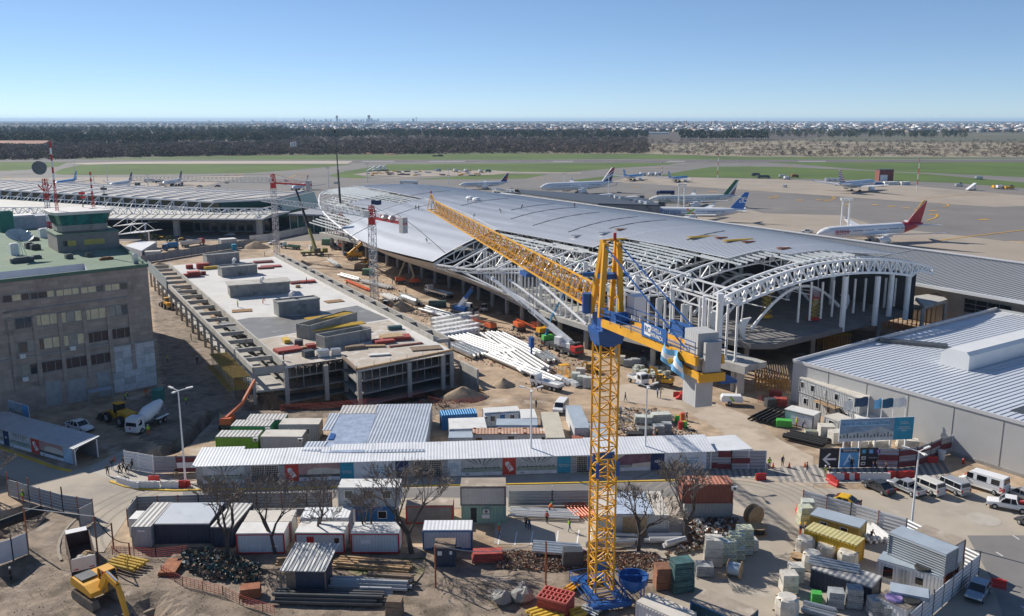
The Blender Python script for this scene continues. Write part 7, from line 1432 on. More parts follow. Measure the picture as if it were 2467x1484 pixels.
for i,(x,y,yt,m,fw,l)in enumerate([(1227,400,85,aj,-1.2,'small white flag, leftmost of the five flags'),(1342,398,62,MAT['flag_navy'],-2.0,'navy flag, second of the five flagpoles'),(1438,396,75,MAT['flag_sky_blue'],-1.1,'limp sky-blue flag, middle of the five flagpoles'),(1520,394,72,mat('flag_dark_teal',(.02,.09,.17),.8),-2.3,'dark teal flag with white mark, fourth of the five flagpoles'),(1607,392,66,aj,-2.2,'white flag, rightmost of the five flags')]):
 p=G(*qk(x,y));h=HT(*qk(x+6,yt),p);o=thing('flagpole',l,'flag',p);MB().tube((0,0,0),(0,0,h),.08,6).build('pole',ae,o);mb=MB();n=8
 for k in range(n):
  f=lambda t,v:(fw*t,.22*math.sin(t*7+v)+.15*t,h-.1-v-.3*t*t);mb.face([f(k/n,1.5),f((k+1)/n,1.5),f((k+1)/n,0),f(k/n,0)])
 mb.build('flag',m,o,smooth=True)
 # cabins and containers
def W_(name,c,rib=True,ax=0,st=None):return mat(name,c,.55,.1,.1,.6,rib=(ax,.36)if rib else None,ribd=.4,stain=st)
al=W_('cabin_white_wall',(.60,.62,.64),st=((.42,.38,.33),.6,.66));az=W_('cabin_grey_wall',(.42,.43,.43));aS=W_('cabin_navy_wall',(.045,.055,.085));be=W_('cabin_silver_wall',(.44,.46,.47));cv=W_('cabin_lime_wall',(.16,.36,.035));bR=W_('cabin_green_wall',(.07,.30,.15));aI=W_('container_blue_wall',(.03,.16,.38));cw=W_('cabin_yellow_wall',(.55,.34,.015));bD=W_('container_rust_wall',(.24,.075,.05),st=((.36,.19,.13),.5,.6));bE=W_('container_white_rust_wall',(.50,.49,.45),st=((.26,.12,.06),.9,.62));cy=W_('cabin_mint_wall',(.26,.40,.33));cA=W_('cabin_ochre_wall',(.42,.30,.07))
aK=mat('roof_cream_sheet',(.58,.54,.47),.6,0,.12,.5,stain=((.38,.33,.27),.5,.6));aD=mat('roof_white_sheet',(.68,.67,.64),.6,0,.1,.5,stain=[((.42,.36,.30),.6,.6),((.30,.25,.2),1.2,.68)]);aE=mat('roof_grey_ribs',(.42,.41,.39),.6,.1,.12,.5,rib=(0,.6),ribd=.3,stain=((.30,.28,.26),.5,.58));aJ=mat('roof_bluish_sheet',(.42,.48,.53),.5,.2,.12,.4,stain=((.52,.38,.22),.5,.66));cB=mat('roof_rusted_sheet',(.44,.27,.19),.8,.1,.2,.8,rib=(0,.5),ribd=.3,stain=((.58,.50,.44),.5,.56));aT=mat('roof_brown_stained',(.34,.28,.22),.8,0,.2,.5,stain=((.52,.45,.36),.4,.54));cC=mat('roof_dull_yellow',(.50,.44,.20),.6,0,.12,.6,rib=(0,.5),ribd=.2);bS=mat('roof_silver_sheet',(.60,.62,.63),.4,.3,.08,.3,stain=((.50,.51,.52),.4,.58))
def cabin(label,FLp,FRp,Bp,h,wm,rm,z0=0,front=(),trim=None,name='site_cabin',cat='cabin',group=None,dmax=None,lug=False,stripe=None,ac=None):
 A=G(*FLp,z0+h);B=G(*FRp,z0+h);Cc=G(*Bp,z0+h);e=(B-A);L=e.length;e.normalize();nrm=Vector((-e.y,e.x,0));D=max(2.2,(Cc-A).dot(nrm));D=min(D,dmax)if dmax else D;M=(A+B)/2
 o=thing(name,label,cat,(M.x,M.y,z0+.012),math.atan2(e.y,e.x),group);hh=h-.16
 MB().box(0,D/2,.0,L,D,hh).build('body',wm,o);MB().box(0,D/2,hh,L+.1,D+.1,.16).build('roof',rm,o)
 mb=MB()
 for x in(-L/2,L/2):
  for y in(-.02,D):mb.box(x,y,0,.16,.16,hh)
 mb.bar((-L/2,-.03,.07),(L/2,-.03,.07),.1,.14);mb.bar((-L/2,-.03,hh-.06),(L/2,-.03,hh-.06),.1,.12);mb.build('corner_frame',trim or wm,o)
 if stripe:MB().box(0,-.03,.02,L-.1,.03,.45).build('painted_stripe',stripe,o)
 for u,w,zb,zh,k in front:
  x=-L/2+L*u
  if k=='w':f=MB().box(x,-.03,zb,w+.14,.06,zh+.14).build('window',ae,o);MB().box(x,-.05,zb+.07,w,.05,zh).build('pane',aC,f)
  elif k=='d':f=MB().box(x,-.03,.05,w,.06,2.0).build('door',trim or az,o);MB().box(x+w*.35,-.08,1.0,.06,.05,.16).build('handle',ab,f)
  elif k=='g':MB().box(x,-.03,.05,w,.06,zh).build('dark_opening',bH,o)
  elif k=='p':MB().box(x,-.04,zb,w,.04,zh).build('notice',aj,o)
  elif k=='o':MB().box(x,-.03,zb,w,.05,zh).build('ochre_boards',ar,o)
 if ac is not None:f=MB().box(-L/2+L*ac[0],-.28,ac[1],.75,.45,.5).build('air_conditioner',ak,o);MB().lathe((-L/2+L*ac[0],-.52,ac[1]+.25),[(.2,0),(.2,.02)],10,'y').build('fan',ab,f)
 if lug:
  for u in(.02,.34,.66,.98):MB().box(-L/2+L*u,.2,hh+.16,.4,.3,.12).box(-L/2+L*u,D-.2,hh+.16,.4,.3,.12).build('lifting_lug',av,o)
 return o
 # THE CABINS
Q=q
w=lambda*us:[(u,.75,1.0,.85,'w')for u in us]
wide=lambda*us:[(u,1.0,.95,1.0,'w')for u in us]
cabin('lime green cabin with grey ribbed roof, front left of the green pair',qi(366,440),qi(738,440),qi(400,383),2.6,cv,aE,ac=(.97,2.0),dmax=3)
cabin('shiny silver cabin with sandy roof right of the lime cabin',qi(770,438),qi(1135,440),qi(815,376),2.6,be,aK,ac=(.98,1.9),dmax=3)
cabin('emerald green cabin behind the lime one',qi(503,343),qi(845,345),qi(540,290),2.6,bR,aE,ac=(.97,1.9),dmax=3);cabin('rearmost green-walled cabin with grey ribbed roof',qi(640,290),qi(975,286),qi(675,238),2.6,bR,aE,dmax=3)
cabin('pale grey cabin with two shuttered windows by the big metal shed',qi(935,330),qi(1288,328),qi(965,277),2.7,az,aK,front=w(.3,.7),dmax=3)
cabin('bright blue container at the back of the cabin cluster',qj(152,250),qj(465,230),qj(148,205),2.6,aI,mat('blue_ribbed_roof',(.05,.26,.52),.5,.1,.1,.5,rib=(0,.4),ribd=.8),name='shipping_container',cat='container',dmax=2.6)
cabin('white cabin with blue door and two windows behind the flat cream roofs',qj(540,225),qj(850,207),qj(535,182),2.6,al,aD,front=w(.22,.78)+[(.5,.8,0,0,'d')],trim=aI,ac=(.02,1.6),dmax=3);cabin('short white cabin with blue corners beside the tall lamp',qj(873,275),qj(1006,271),qj(873,195),2.6,al,aD,trim=aI)
cabin('cream flat-roofed cabin left of the white office row',qj(222,372),qj(552,360),qj(232,270),2.6,al,aD,trim=aI,dmax=5);cabin('bluish flat-roofed cabin in the middle of the cluster',qj(640,335),qj(1008,336),qj(652,280),2.6,al,aJ,trim=aI,dmax=3.4)
cabin('small white cabin left of the long white and blue office',qj(212,450),qj(425,448),qj(215,397),2.6,al,aJ,dmax=3)
cabin('long white office container with rusty roof and blue bottom stripe',qj(427,416),qj(1138,412),qj(437,362),2.6,al,cB,front=wide(.08,.91)+[(.485,.95,0,2.1,'g'),(.485,.9,1.15,.75,'w')],lug=True,stripe=aI,dmax=2.6,ac=(.985,1.7),name='shipping_container',cat='container')
cabin('long beige flat roof running away behind the office container',qj(1090,450),qj(1254,448),qj(1046,198),2.74,az,mat('beige_board_roof',(.50,.46,.37),.8,0,.1,.5),dmax=12)
cabin('white container with rusty rear roof, end-on beside the crane mast',qj(1345,363),qj(1482,360),qj(1312,160),2.6,al,aJ,dmax=12,front=[(.8,.4,1.9,.2,'p')]);cabin('low rust-red sheet roof behind the walkway',qj(1340,548),qj(1450,548),qj(1285,432),1.5,bD,mat('rust_red_sheet',(.33,.10,.06),.7,0,.2,.6,rib=(0,.3)),dmax=8);cabin('low silver corrugated roof right of the office container',qj(1140,550),qj(1342,550),qj(1140,468),1.4,be,aX,dmax=6)
cabin('pale cabin hidden behind the yellow crane mast',qj(1500,440),qj(1640,440),qj(1498,318),2.6,az,aJ,dmax=9)
cabin('small shed with white corrugated roof behind the chequered panel',qk(268,452),qk(545,432),qk(272,345),2.3,al,bc,dmax=7)
o=thing('metal_storage_shed','big open shed under patched shiny corrugated metal sheets','shed',G(*qi(1800,430)))
for(pts,m)in[([(1690,588),(2240,578),(2306,150),(1815,155)],aX),([(1300,590),(1690,588),(1805,240),(1475,245)],mat('foil_patched_sheet',(.58,.62,.68),.25,.45,.25,.8,stain=[((.75,.76,.78),1.4,.6),((.42,.46,.52),.7,.62)])),([(1475,245),(1805,240),(1815,163),(1505,168)],aE),([(1322,395),(1400,395),(1482,240),(1390,240)],aX),([(1135,580),(1300,582),(1370,495),(1185,497)],aX),([(1372,480),(1420,480),(1442,430),(1400,422)],ap)]:
 _k=globals().get('_k',0)+1;P=[G(*qi(x,y),3.1)+Z*.035*_k for x,y in pts];MB().loft([[p+Z*.0 for p in P],[p+Z*.08 for p in P]]).build('roof_sheet',m,o,world=True)
for x,y in((1310,588),(1700,586),(2235,578),(2300,155),(1510,170),(1900,158)):p=G(*qi(x,y),3.1);MB().bar(p-Z*3.1,p,.14).build('post',af,o,world=True)
P=[G(*qi(x,y),3.0)for x,y in((2240,578),(2306,150))];MB().bar(P[0]-Z*1.5,P[1]-Z*1.5,.06,3.0).build('side_sheet',be,o,world=True)
X0=(458,1028);X1=(1000,1212)
cabin('upper floor of the pale two-storey site office with four windows and open door',Q(3,1,458,1028),Q(3,1,1000,1214),Q(3,1,482,1004),2.7,az,aK,z0=2.75,front=[(.05,.7,.9,1.0,'w'),(.23,.7,.9,1.0,'w'),(.43,.9,0,0,'d'),(.44,.5,1.3,.5,'p'),(.63,.7,.9,1.0,'w'),(.85,.7,.9,1.0,'w')],ac=(.98,1.7),dmax=2.6)
A=G(*Q(3,1,458,1028),5.45);B=G(*Q(3,1,1000,1214),5.45);e=(B-A).normalized();nn=Vector((-e.y,e.x,0));Lc=(B-A).length
o=thing('site_cabin','lower floor of the two-storey site office behind the stair landing','cabin',((A+B)/2).to_2d().to_3d(),math.atan2(e.y,e.x));MB().box(0,1.3,0,Lc,2.5,2.72).build('body',az,o)
for u in(.12,.33,.52,.8):f=MB().box(-Lc/2+Lc*u,-.03,.95,.85,.06,1.1).build('window',ae,o);MB().box(-Lc/2+Lc*u,-.05,1.02,.7,.05,.95).build('pane',aC,f)
o2=thing('access_stair','timber landing with dark railing and steel stair at the site office','stair',o.location,o.rotation_euler.z);MB().box(.4,-.75,2.55,5.0,1.3,.12).build('landing',ar,o2)
mb=MB()
for x in(-2.1,-.4,1.2,2.9):mb.bar((x,-1.35,0),(x,-1.35,3.7),.08)
for z in(3.1,3.7):mb.bar((-2.1,-1.35,z),(2.9,-1.35,z),.06)
mb.build('railing',ab,o2);mb=MB().bar((2.9,-.4,2.6),(5.3,-.4,.1),.1,.3);mb.bar((2.9,-1.2,2.6),(5.3,-1.2,.1),.1,.3)
for k in range(9):mb.box(2.9+2.4*k/9,-.8,2.5-2.5*k/9,.25,.8,.04)
mb.build('stair_flight',ab,o2)
cabin('white insulated box cabin with four roof panels before the site office',Q(3,1,322,1312),Q(3,1,578,1372),Q(3,1,362,1248),2.5,mat('white_box_wall',(.60,.63,.68),.5),aD,dmax=2.6,trim=ab);cabin('pale cabin with one white window, left behind the billboard',Q(3,1,680,1372),Q(3,1,805,1420),Q(3,1,760,1332),2.5,az,aK,front=wide(.5),dmax=7);cabin('second pale flat cabin roof behind the billboard poles',Q(3,1,975,1395),Q(3,1,1180,1405),Q(3,1,1060,1345),2.4,az,aD,dmax=5)
gF='front row of site cabins'
cabin('silver-fronted container with long ribbed roof, leftmost of the front row',Q(0,2,1180,682),Q(0,2,1345,682),Q(0,2,1392,466),2.6,be,aE,dmax=9,front=[(.5,.9,1.9,.25,'p')],group=gF,name='shipping_container',cat='container');cabin('wide dark navy cabin pair with pale silver roof',Q(0,2,1388,655),Q(0,2,1872,652),Q(0,2,1545,470),2.6,aS,bS,dmax=8,group=gF);cabin('grey ribbed-roof container right of the dark navy pair, behind a tree',Q(0,2,1892,682),Q(0,2,2082,688),Q(0,2,2032,468),2.6,aS,aE,dmax=9,group=gF)
cabin('pale blue-grey cabin with red corner frame, behind the left pair of trees',Q(0,2,2120,742),Q(1,2,300,737),Q(0,2,2180,645),2.6,al,aD,trim=ag,dmax=4,group=gF,front=[(.8,.9,.8,.2,'p')]);cabin('plain cream-roofed cabin behind the red-framed one',Q(1,2,-55,640),Q(1,2,368,632),Q(1,2,-20,540),2.6,bE,aK,dmax=4.5,group=gF)
cabin('white cabin with red corners and junk on its roof, left of the blue door cabin',Q(1,2,407,734),Q(1,2,840,737),Q(1,2,440,638),2.6,al,aD,trim=ag,dmax=4,group=gF,front=[(.85,.6,1.0,.9,'w'),(.3,.8,0,0,'d')]);cabin('cabin under white corrugated sheets, behind the junk-roofed one',Q(1,2,455,602),Q(1,2,880,600),Q(1,2,482,513),2.7,al,bc,dmax=4,group=gF)
cabin('white cabin with red frame and a ladder leaning on it',Q(1,2,908,737),Q(1,2,1332,737),Q(1,2,938,643),2.6,al,aD,trim=ag,dmax=4,group=gF,front=[(.3,1.2,1.2,.5,'p')])
cabin('blue container with barred window, under the grey barred-window one',Q(1,2,836,492),Q(1,2,1306,490),Q(1,2,860,420),2.6,aI,aE,dmax=2.6,front=[(.2,.32,.25,1.9,'p'),(.74,1.0,.8,.9,'w')],name='shipping_container',cat='container');cabin('grey container with three barred windows, stacked on the blue one',Q(1,2,790,330),Q(1,2,1336,328),Q(1,2,815,253),2.5,mat('grey_timber_wall',(.36,.39,.42),.7,0,.15,1,rib=(0,.3)),aD,z0=2.65,dmax=2.6,front=wide(.17,.48,.79),name='shipping_container',cat='container')
c_=[o for o in C.objects if o.get('label','').startswith('blue container with barred')][0];text('P\nI\nL',.5,ag,c_,(-1.62,-.1,1.25),(math.pi/2,0,0),'sign_lettering')
cabin('grey flat-roofed cabin with red post right of the blue container',Q(1,2,1400,490),Q(1,2,1815,488),Q(1,2,1420,470),2.5,mat('brown_grey_wall',(.26,.23,.20),.8),aT,dmax=2.6,trim=ag,group=gF)
cabin('low white cabin with blue trim right of the thickest tree',Q(1,2,1552,712),Q(1,2,1986,710),Q(1,2,1575,628),2.5,al,bc,trim=aI,dmax=3,group=gF,front=[(.28,1.2,1.85,.2,'g'),(.73,.7,1.8,.2,'g')])
cabin('mint green cabin with dark door and air conditioner, under the rusty white container',Q(1,2,1900,482),Q(1,2,2290,482),Q(1,2,1910,420),2.6,cy,aT,dmax=2.6,front=[(.27,.7,0,2.05,'g'),(.1,.6,1.2,.3,'g'),(.55,1.0,.7,.5,'p')],ac=(.56,1.6));cabin('rust-stained white container with brown roof, stacked on the mint cabin',Q(1,2,1890,320),Q(1,2,2290,318),Q(1,2,1890,240),2.6,bE,aT,z0=2.65,dmax=2.6,trim=ab,name='shipping_container',cat='container')
cabin('long workshop with patched silver roof and boarded ochre front behind the mast',Q(2,2,885,575),Q(2,2,1512,578),Q(2,2,900,365),3.0,bE,aK,dmax=8,front=[(.52,2.9,.1,2.6,'o')]);P=[G(*Q(2,2,x,y),3.06)for x,y in((1030,572),(1380,574),(1290,366),(1030,368))];tag(MB().loft([P,[p+Z*.07 for p in P]]).build('roof_sheet',mat('patched_sheet',(.52,.60,.70),.4,.2,.25,.8,stain=((.75,.75,.76),1.2,.58))),'bluish white metal sheets laid on the workshop roof','sheet')
cabin('rust-red corrugated container stacked above the dark cabin by the biggest tree',Q(2,2,1645,302),Q(2,2,2090,300),Q(2,2,1648,222),2.6,bD,mat('rust_white_roof',(.42,.16,.10),.8,0,.2,.8,rib=(0,.5),stain=((.62,.55,.50),.6,.55)),z0=2.65,dmax=2.6,name='shipping_container',cat='container',ac=(1.02,1.9));cabin('dark grey cabin under the rust-red container',Q(2,2,1660,455),Q(2,2,2085,452),Q(2,2,1665,400),2.6,az,aE,dmax=2.6)
o=thing('lean_to_shed','dark shed under a sloping ribbed zinc roof in the foreground dirt','shed',G(*Q(1,2,490,1320)));R=[G(*Q(1,2,x,y),z)for x,y,z in((270,1085,2.6),(672,1092,2.6),(797,840,3.3),(412,832,3.3))];MB().loft([R,[p+Z*.09 for p in R]]).build('roof',aE,o,world=True)
mb=MB()
for i in range(13):a=R[0].lerp(R[1],i/12);b=R[3].lerp(R[2],i/12);mb.bar(a+Z*.12,b+Z*.12,.09,.07)
mb.build('roof_rib',bS,o,world=True);fl_,fr_=R[0].lerp(R[1],.1),R[0].lerp(R[1],.97);fl_.z=fr_.z=0;bk=(R[3]-R[0]);bk.z=0;bk=bk*.55
MB().bar(fl_+Z*1.3+bk*.1,fr_+Z*1.3+bk*.1,.08,2.6).build('front_wall',aS,o,world=True);MB().bar(fr_+Z*1.4+bk*.1,fr_+Z*1.4+bk,.08,2.8).build('side_wall',aS,o,world=True);MB().bar(fl_+Z*1.3+bk*.1+Vector((.0,-.06,0)),fl_.lerp(fr_,.25)+Z*1.3+bk*.1+Vector((0,-.06,0)),.05,2.5).build('board_panel',ao,o,world=True)
for p in(R[0],R[1]):MB().bar(Vector((p.x,p.y,0)),p,.12).build('post',ao,o,world=True)
cabin('small dark kiosk with two notices beside the thickest tree',Q(1,2,1655,868),Q(1,2,1836,866),Q(1,2,1655,835),2.4,aS,ao,dmax=2.2,front=[(.25,.5,1.4,.5,'p'),(.8,.3,1.5,.4,'p')],name='kiosk',cat='kiosk')
o=thing('work_shelter','thin white-roofed work shelter at the foot of the stone office block','shelter',G(*Q(0,1,900,1240)));
R=[G(*Q(0,1,x,y),2.4)for x,y in((795,1172),(1012,1135),(1005,1108),(780,1145))];MB().loft([R,[p+Z*.07 for p in R]]).build('roof',aJ,o,world=True)
for p in R:MB().bar(Vector((p.x,p.y,0)),p,.1).build('post',af,o,world=True)
cabin('green portable cabin at the dark lane edge by the stone block',Q(0,1,1365,1150),Q(0,1,1450,1145),Q(0,1,1375,1130),2.2,mat('green_cabin',(.05,.22,.17),.6),MAT['green_cabin'],dmax=2,name='portable_toilet',cat='toilet cabin');cabin('white portable toilet with pale roof beside the silver-fronted container',Q(0,2,1158,612),Q(0,2,1230,612),Q(0,2,1200,570),2.3,ak,aD,dmax=2.2,front=[(.6,.5,.2,.8,'p')],name='portable_toilet',cat='toilet cabin')
cabin('big white container with cream roof cut by the bottom frame edge',Q(2,2,1228,1352),Q(2,2,1640,1535),Q(2,2,1330,1268),2.6,al,aK,dmax=2.8,name='shipping_container',cat='container',ac=None);cabin('dark blue-rimmed container with dusty roof at the bottom frame edge',Q(2,2,1716,1338),Q(2,2,2180,1530),Q(2,2,1850,1240),2.6,mat('dark_teal_wall',(.03,.09,.11),.6,0,.1,.6,rib=(0,.36)),aT,trim=aI,dmax=3,name='shipping_container',cat='container')
cabin('ochre cabin with bluish roof and two barred windows by the corrugated fence',Q(3,2,553,572),Q(3,2,990,692),Q(3,2,592,497),2.5,cA,aJ,front=w(.28,.7),dmax=2.6);cabin('bright yellow container with dull yellow roof beside the two workers',Q(3,2,503,700),Q(3,2,962,848),Q(3,2,552,634),2.6,cw,cC,dmax=2.6,name='shipping_container',cat='container')
cabin('white sided cabin with windows under a ladder and cables',Q(3,2,1160,972),Q(3,2,1738,1135),Q(3,2,1215,912),2.6,al,aJ,front=[(.17,1.0,.6,1.3,'w'),(.66,.8,.9,.8,'w'),(.42,.8,0,0,'d')],dmax=3.5);cabin('grey slatted container, upper one of the corner stack',Q(3,2,1262,732),Q(3,2,1768,928),Q(3,2,1350,668),2.6,mat('grey_slat_wall',(.33,.36,.38),.5,.2,.08,.5,rib=(2,.28),ribd=.8),aJ,z0=2.65,dmax=2.6,name='shipping_container',cat='container');cabin('dark red lower container of the corner stack',Q(3,2,1275,905),Q(3,2,1770,1100),Q(3,2,1365,830),2.6,bD,aE,dmax=2.6,name='shipping_container',cat='container')
cabin('white cabin with rust-striped roof, upper one beside the corrugated corner fence',Q(3,2,1492,715),Q(3,2,1848,848),Q(3,2,1557,655),2.5,al,aT,z0=2.65,dmax=2.6,front=w(.5),trim=av);cabin('grey lower container under the rust-striped roof cabin',Q(3,2,1500,880),Q(3,2,1846,1010),Q(3,2,1560,820),2.6,az,aE,dmax=2.6,name='shipping_container',cat='container')
cabin('dark tin-roofed store under stacked metal channels',Q(3,2,565,1050),Q(3,2,1100,1225),Q(3,2,660,960),2.3,aS,aE,dmax=3.4);cabin('white flat-roofed store at the bottom with coiled hoses on top',Q(3,2,1150,1300),Q(3,2,1420,1420),Q(3,2,1270,1200),2.4,al,aT,dmax=4.2)
P=[(1120,1195),(1270,1240),(1405,1160),(1255,1155)];o=thing('white_cabin','bright white-roofed cabin behind the stone office block','cabin',qg(0,0,1260,1250));A_=[qg(0,0,x,y,3)for x,y in P];MB().prism([(p.x,p.y)for p in A_],0,2.9).build('wall',az,o,world=True);MB().prism([(p.x,p.y)for p in A_],2.9,3.1).build('roof',ae,o,world=True)
cabin('grey box cabin right of the bright white-roofed one',q(0,0,1300,1250),q(0,0,1440,1242),q(0,0,1310,1235),2.5,az,aK,dmax=3);cabin('pale flat-roofed kiosk by the left terminal road',q(0,0,1985,1140),q(0,0,2120,1130),q(0,0,2000,1120),2.8,az,aD,dmax=4);cabin('teal portable toilet by the deck far corner',q(0,0,2083,1185),q(0,0,2118,1183),q(0,0,2085,1178),2.3,bn['teal'],bn['teal'],dmax=2,name='portable_toilet',cat='toilet cabin')
for i,(x,y,l)in enumerate(((1010,1000,'peaked white canopy with thin struts behind the control cab, upper'),(1040,1075,'second white canopy below the peaked one'))):
 a=qg(0,0,x,y+25,6);b=qg(0,0,x+270,y,6);o=thing('canopy',l,'canopy',(a.x,a.y,0));n=Vector((3,9,0));MB().loft([[a,b,b+n,a+n],[p+Z*.25 for p in(a,b,b+n,a+n)]]).build('roof',aD,o,world=True)
 mb=MB();
 for t in(.25,.75):p=a.lerp(b,t)+n*.5;[mb.bar(p+Z*3.4,c_+Z*.2,.18)for c_ in(a.lerp(b,t-.22),a.lerp(b,t+.22),a.lerp(b,t)+n)]
 mb.build('strut',ae,o,world=True);MB().tube(b.lerp(a,.2)+n*.5-Z*6,b.lerp(a,.2)+n*.5,.35,8).build('column',ak,o,world=True)
def lamp(label,b,t,n=3):
 p=G(*b);h=HT(*t,p);o=thing('street_lamp',label,'street lamp',p,0,'white street lamps');MB().tube((0,0,0),(0,0,h),.16,8,.09).build('pole',ae,o,smooth=True);MB().lathe((0,0,0),[(.3,0),(.3,.15),(.16,.4)],8).build('base',af,o)
 for i in range(n):a=i*6.283/n+.5;e=Vector((math.cos(a)*1.5,math.sin(a)*1.5,h+.15));MB().bar((0,0,h-.1),e,.09).build('arm',ae,o);MB().ob(e,(math.cos(a)*.45,math.sin(a)*.45,.05),(-math.sin(a)*.17,math.cos(a)*.17,0),(0,0,.08)).build('lamp_head',ak,o)
lamp('white lamp post at the left end of the long walkway',(447,1160),(428,940));lamp('white lamp post rising through the middle of the walkway roof',(1279,1128),(1275,938));lamp('white lamp post right of the yellow crane mast',(1553,1122),(1561,929));lamp('white three-armed lamp post among the parked cars',(2194,1285),(2213,1086))
# PEOPLE
bT=mat('skin',(.42,.25,.17),.6,0,.05,2);bU=mat('boots',(.03,.025,.022),.8)
cl={k:mat('cloth_'+k,c,.9,0,.12,3)for k,c in dict(black=(.018,.018,.02),navy=(.02,.035,.09),blue=(.04,.10,.28),olive=(.09,.085,.045),grey=(.14,.14,.15),khaki=(.36,.27,.15),orange=(.75,.16,.02),red=(.5,.03,.03),lime=(.45,.75,.04),white=(.7,.7,.68),brown=(.14,.08,.05),jeans=(.07,.10,.17)).items()}
bV={k:mat('helmet_'+k,c,.35)for k,c in dict(white=(.8,.8,.78),yellow=(.8,.5,.02),green=(.03,.4,.08),blue=(.03,.12,.5),orange=(.8,.2,.02)).items()};cD=mat('dark_hair',(.03,.02,.015),.8)
def body_mesh(pose):
 V=[];E=[];Rr=[];Lb=[]
 def add(p,r,par,l):
  V.append(p);Rr.append(r);Lb.append(l)
  if par is not None:E.append((par,len(V)-1))
  return len(V)-1
 b=.75 if pose=='bend' else.0;lean=lambda h:(math.sin(b)*h,math.cos(b)*h)
 hipz=.93 if pose!='bend' else.86
 def up(h):x,z=lean(h);return(x,0,hipz+z)
 pel=add(up(0),.125,None,'t');sp=add(up(.2),.125,pel,'s');ch=add(up(.40),.15,sp,'s');nk=add(up(.55),.058,ch,'k');hx=up(.63);hd=add((hx[0]+.02,0,hx[2]),.085,nk,'k');tp=up(.76);add((tp[0]+.015,0,tp[2]),.075,hd,'k');add((hx[0]+.115,0,hx[2]),.018,hd,'k')
 st={'walk':(.30,-.28),'stand':(.03,-.03),'reach':(.08,-.1),'bend':(.1,-.08)}[pose]
 for s,f in((1,st[0]),(-1,st[1])):
  h=add((0,s*.10,hipz-.06),.095,pel,'t');k=add((f*.55+.04,s*.11,.50),.068,h,'t');a=add((f,s*.11,.10),.046,k,'t');add((f+.15,s*.13,.045),.042,a,'b')
 am={'walk':((.25,-.35,-.5),(-.22,.0,-.5)),'stand':((.05,0,-.52),(.04,0,-.52)),'reach':((.36,.30,-.10),(.30,.25,-.2)),'bend':((.32,.2,-.5),(.28,.2,-.48))}[pose]
 cx,cz=up(.47)[0],up(.47)[2]
 for s,a in((1,am[0]),(-1,am[1])):
  sh=add((cx,s*.19,cz),.062,ch,'s');el=add((cx+a[0]*.35,s*.25,cz+a[2]*.52),.048,sh,'s');wr=add((cx+a[0],s*.25,cz+a[2]),.034,el,'s');d=Vector((a[0]*.65,0,a[2]*.48)).normalized();pm=add((cx+a[0]+d.x*.07,s*.25,cz+a[2]+d.z*.07),.036,wr,'k');base=Vector(V[pm])
  side=d.cross(Vector((0,1,0)))
  for i in range(4):
   o=side*(-.028+.019*i);f1=add(tuple(base+d*.05+o),.011,pm,'k');add(tuple(base+d*(.095-.008*abs(i-1.4))+o+Vector((0,-s*.02,0))),.009,f1,'k')
  t1=add(tuple(base-d*.01+side*.045),.012,pm,'k');add(tuple(base+d*.03+side*.065),.010,t1,'k')
 me=bpy.data.meshes.new('person_body');me.from_pydata(V,E,[]);o=bpy.data.objects.new('tmp_body',me);C.objects.link(o);md=o.modifiers.new('skin','SKIN');md.use_smooth_shade=True;bm=bmesh.new();bm.from_mesh(me);lay=bm.verts.layers.skin.verify()
 for v,r in zip(bm.verts,Rr):v[lay].radius=(r,r*.8 if r>.11 else r);v[lay].use_root=(v.index==pel)
 bm.to_mesh(me);bm.free();sb=o.modifiers.new('sub','SUBSURF');sb.levels=1
 bpy.context.view_layer.update();r=bpy.data.meshes.new_from_object(o.evaluated_get(bpy.context.evaluated_depsgraph_get()));bpy.data.objects.remove(o)
 r.name='person_body';r.materials.clear()
 for m in(cl['navy'],cl['jeans'],bT,bU):r.materials.append(m)
 ed=[(np.array(V[a]),np.array(V[b_]),Lb[b_])for a,b_ in E]
 for p in r.polygons:
  c=np.array(p.center);best=min(ed,key=lambda e:(lambda t:np.linalg.norm(c-e[0]-(e[1]-e[0])*t))(np.clip(np.dot(c-e[0],e[1]-e[0])/max(1e-9,np.dot(e[1]-e[0],e[1]-e[0])),0,1)));p.material_index={'s':0,'t':1,'k':2,'b':3}[best[2]];p.use_smooth=True
 return r,Vector((hx[0]+.015,0,hx[2]+.02)),up(.33),b
BODY={k:body_mesh(k)for k in('stand','walk','reach','bend')}
def person(px,pose,shirt,trou,hat,label,hd=0.0,vest=None,z=0.0,pt=None,group=None):
 me,hp,cp,b=BODY[pose];p=G(px[0],px[1],z)if pt is None else Vector(pt);zz=p.z+(hz(p.x,p.y)if pt is None and z==0 else 0)+.012
 o=bpy.data.objects.new('person',me);C.objects.link(o);o.location=(p.x,p.y,zz);o.rotation_euler.z=hd;tag(o,label,'person',group)
 for i,m in enumerate((cl[shirt],cl[trou],bT,bU)):o.material_slots[i].link='OBJECT';o.material_slots[i].material=m
 mb=MB()
 if hat in bV:mb.lathe(hp,[(.135,.035),(.12,.06),(.115,.12),(.07,.165),(.01,.18)],12);mb.build('helmet',bV[hat],o,smooth=True)
 else:mb.lathe(hp+Vector((-.02,0,0)),[(.085,-.03),(.105,.05),(.09,.12),(.03,.15)],10);mb.build('hair',cD,o,smooth=True)
 if vest:
  R=[]
  for h,rx,ry in((.02,.150,.17),(.2,.155,.175),(.36,.175,.205),(.46,.14,.19)):
   x=math.sin(b)*h;zc=(.86 if b else.93)+math.cos(b)*h;R.append([(x+rx*math.cos(a)*math.cos(b),ry*math.sin(a),zc-rx*math.cos(a)*math.sin(b))for a in[i*math.pi/6 for i in range(12)]])
  MB().loft(R,caps=False).build('safety_vest',cl[vest],o,smooth=True)
 return o
P_=person
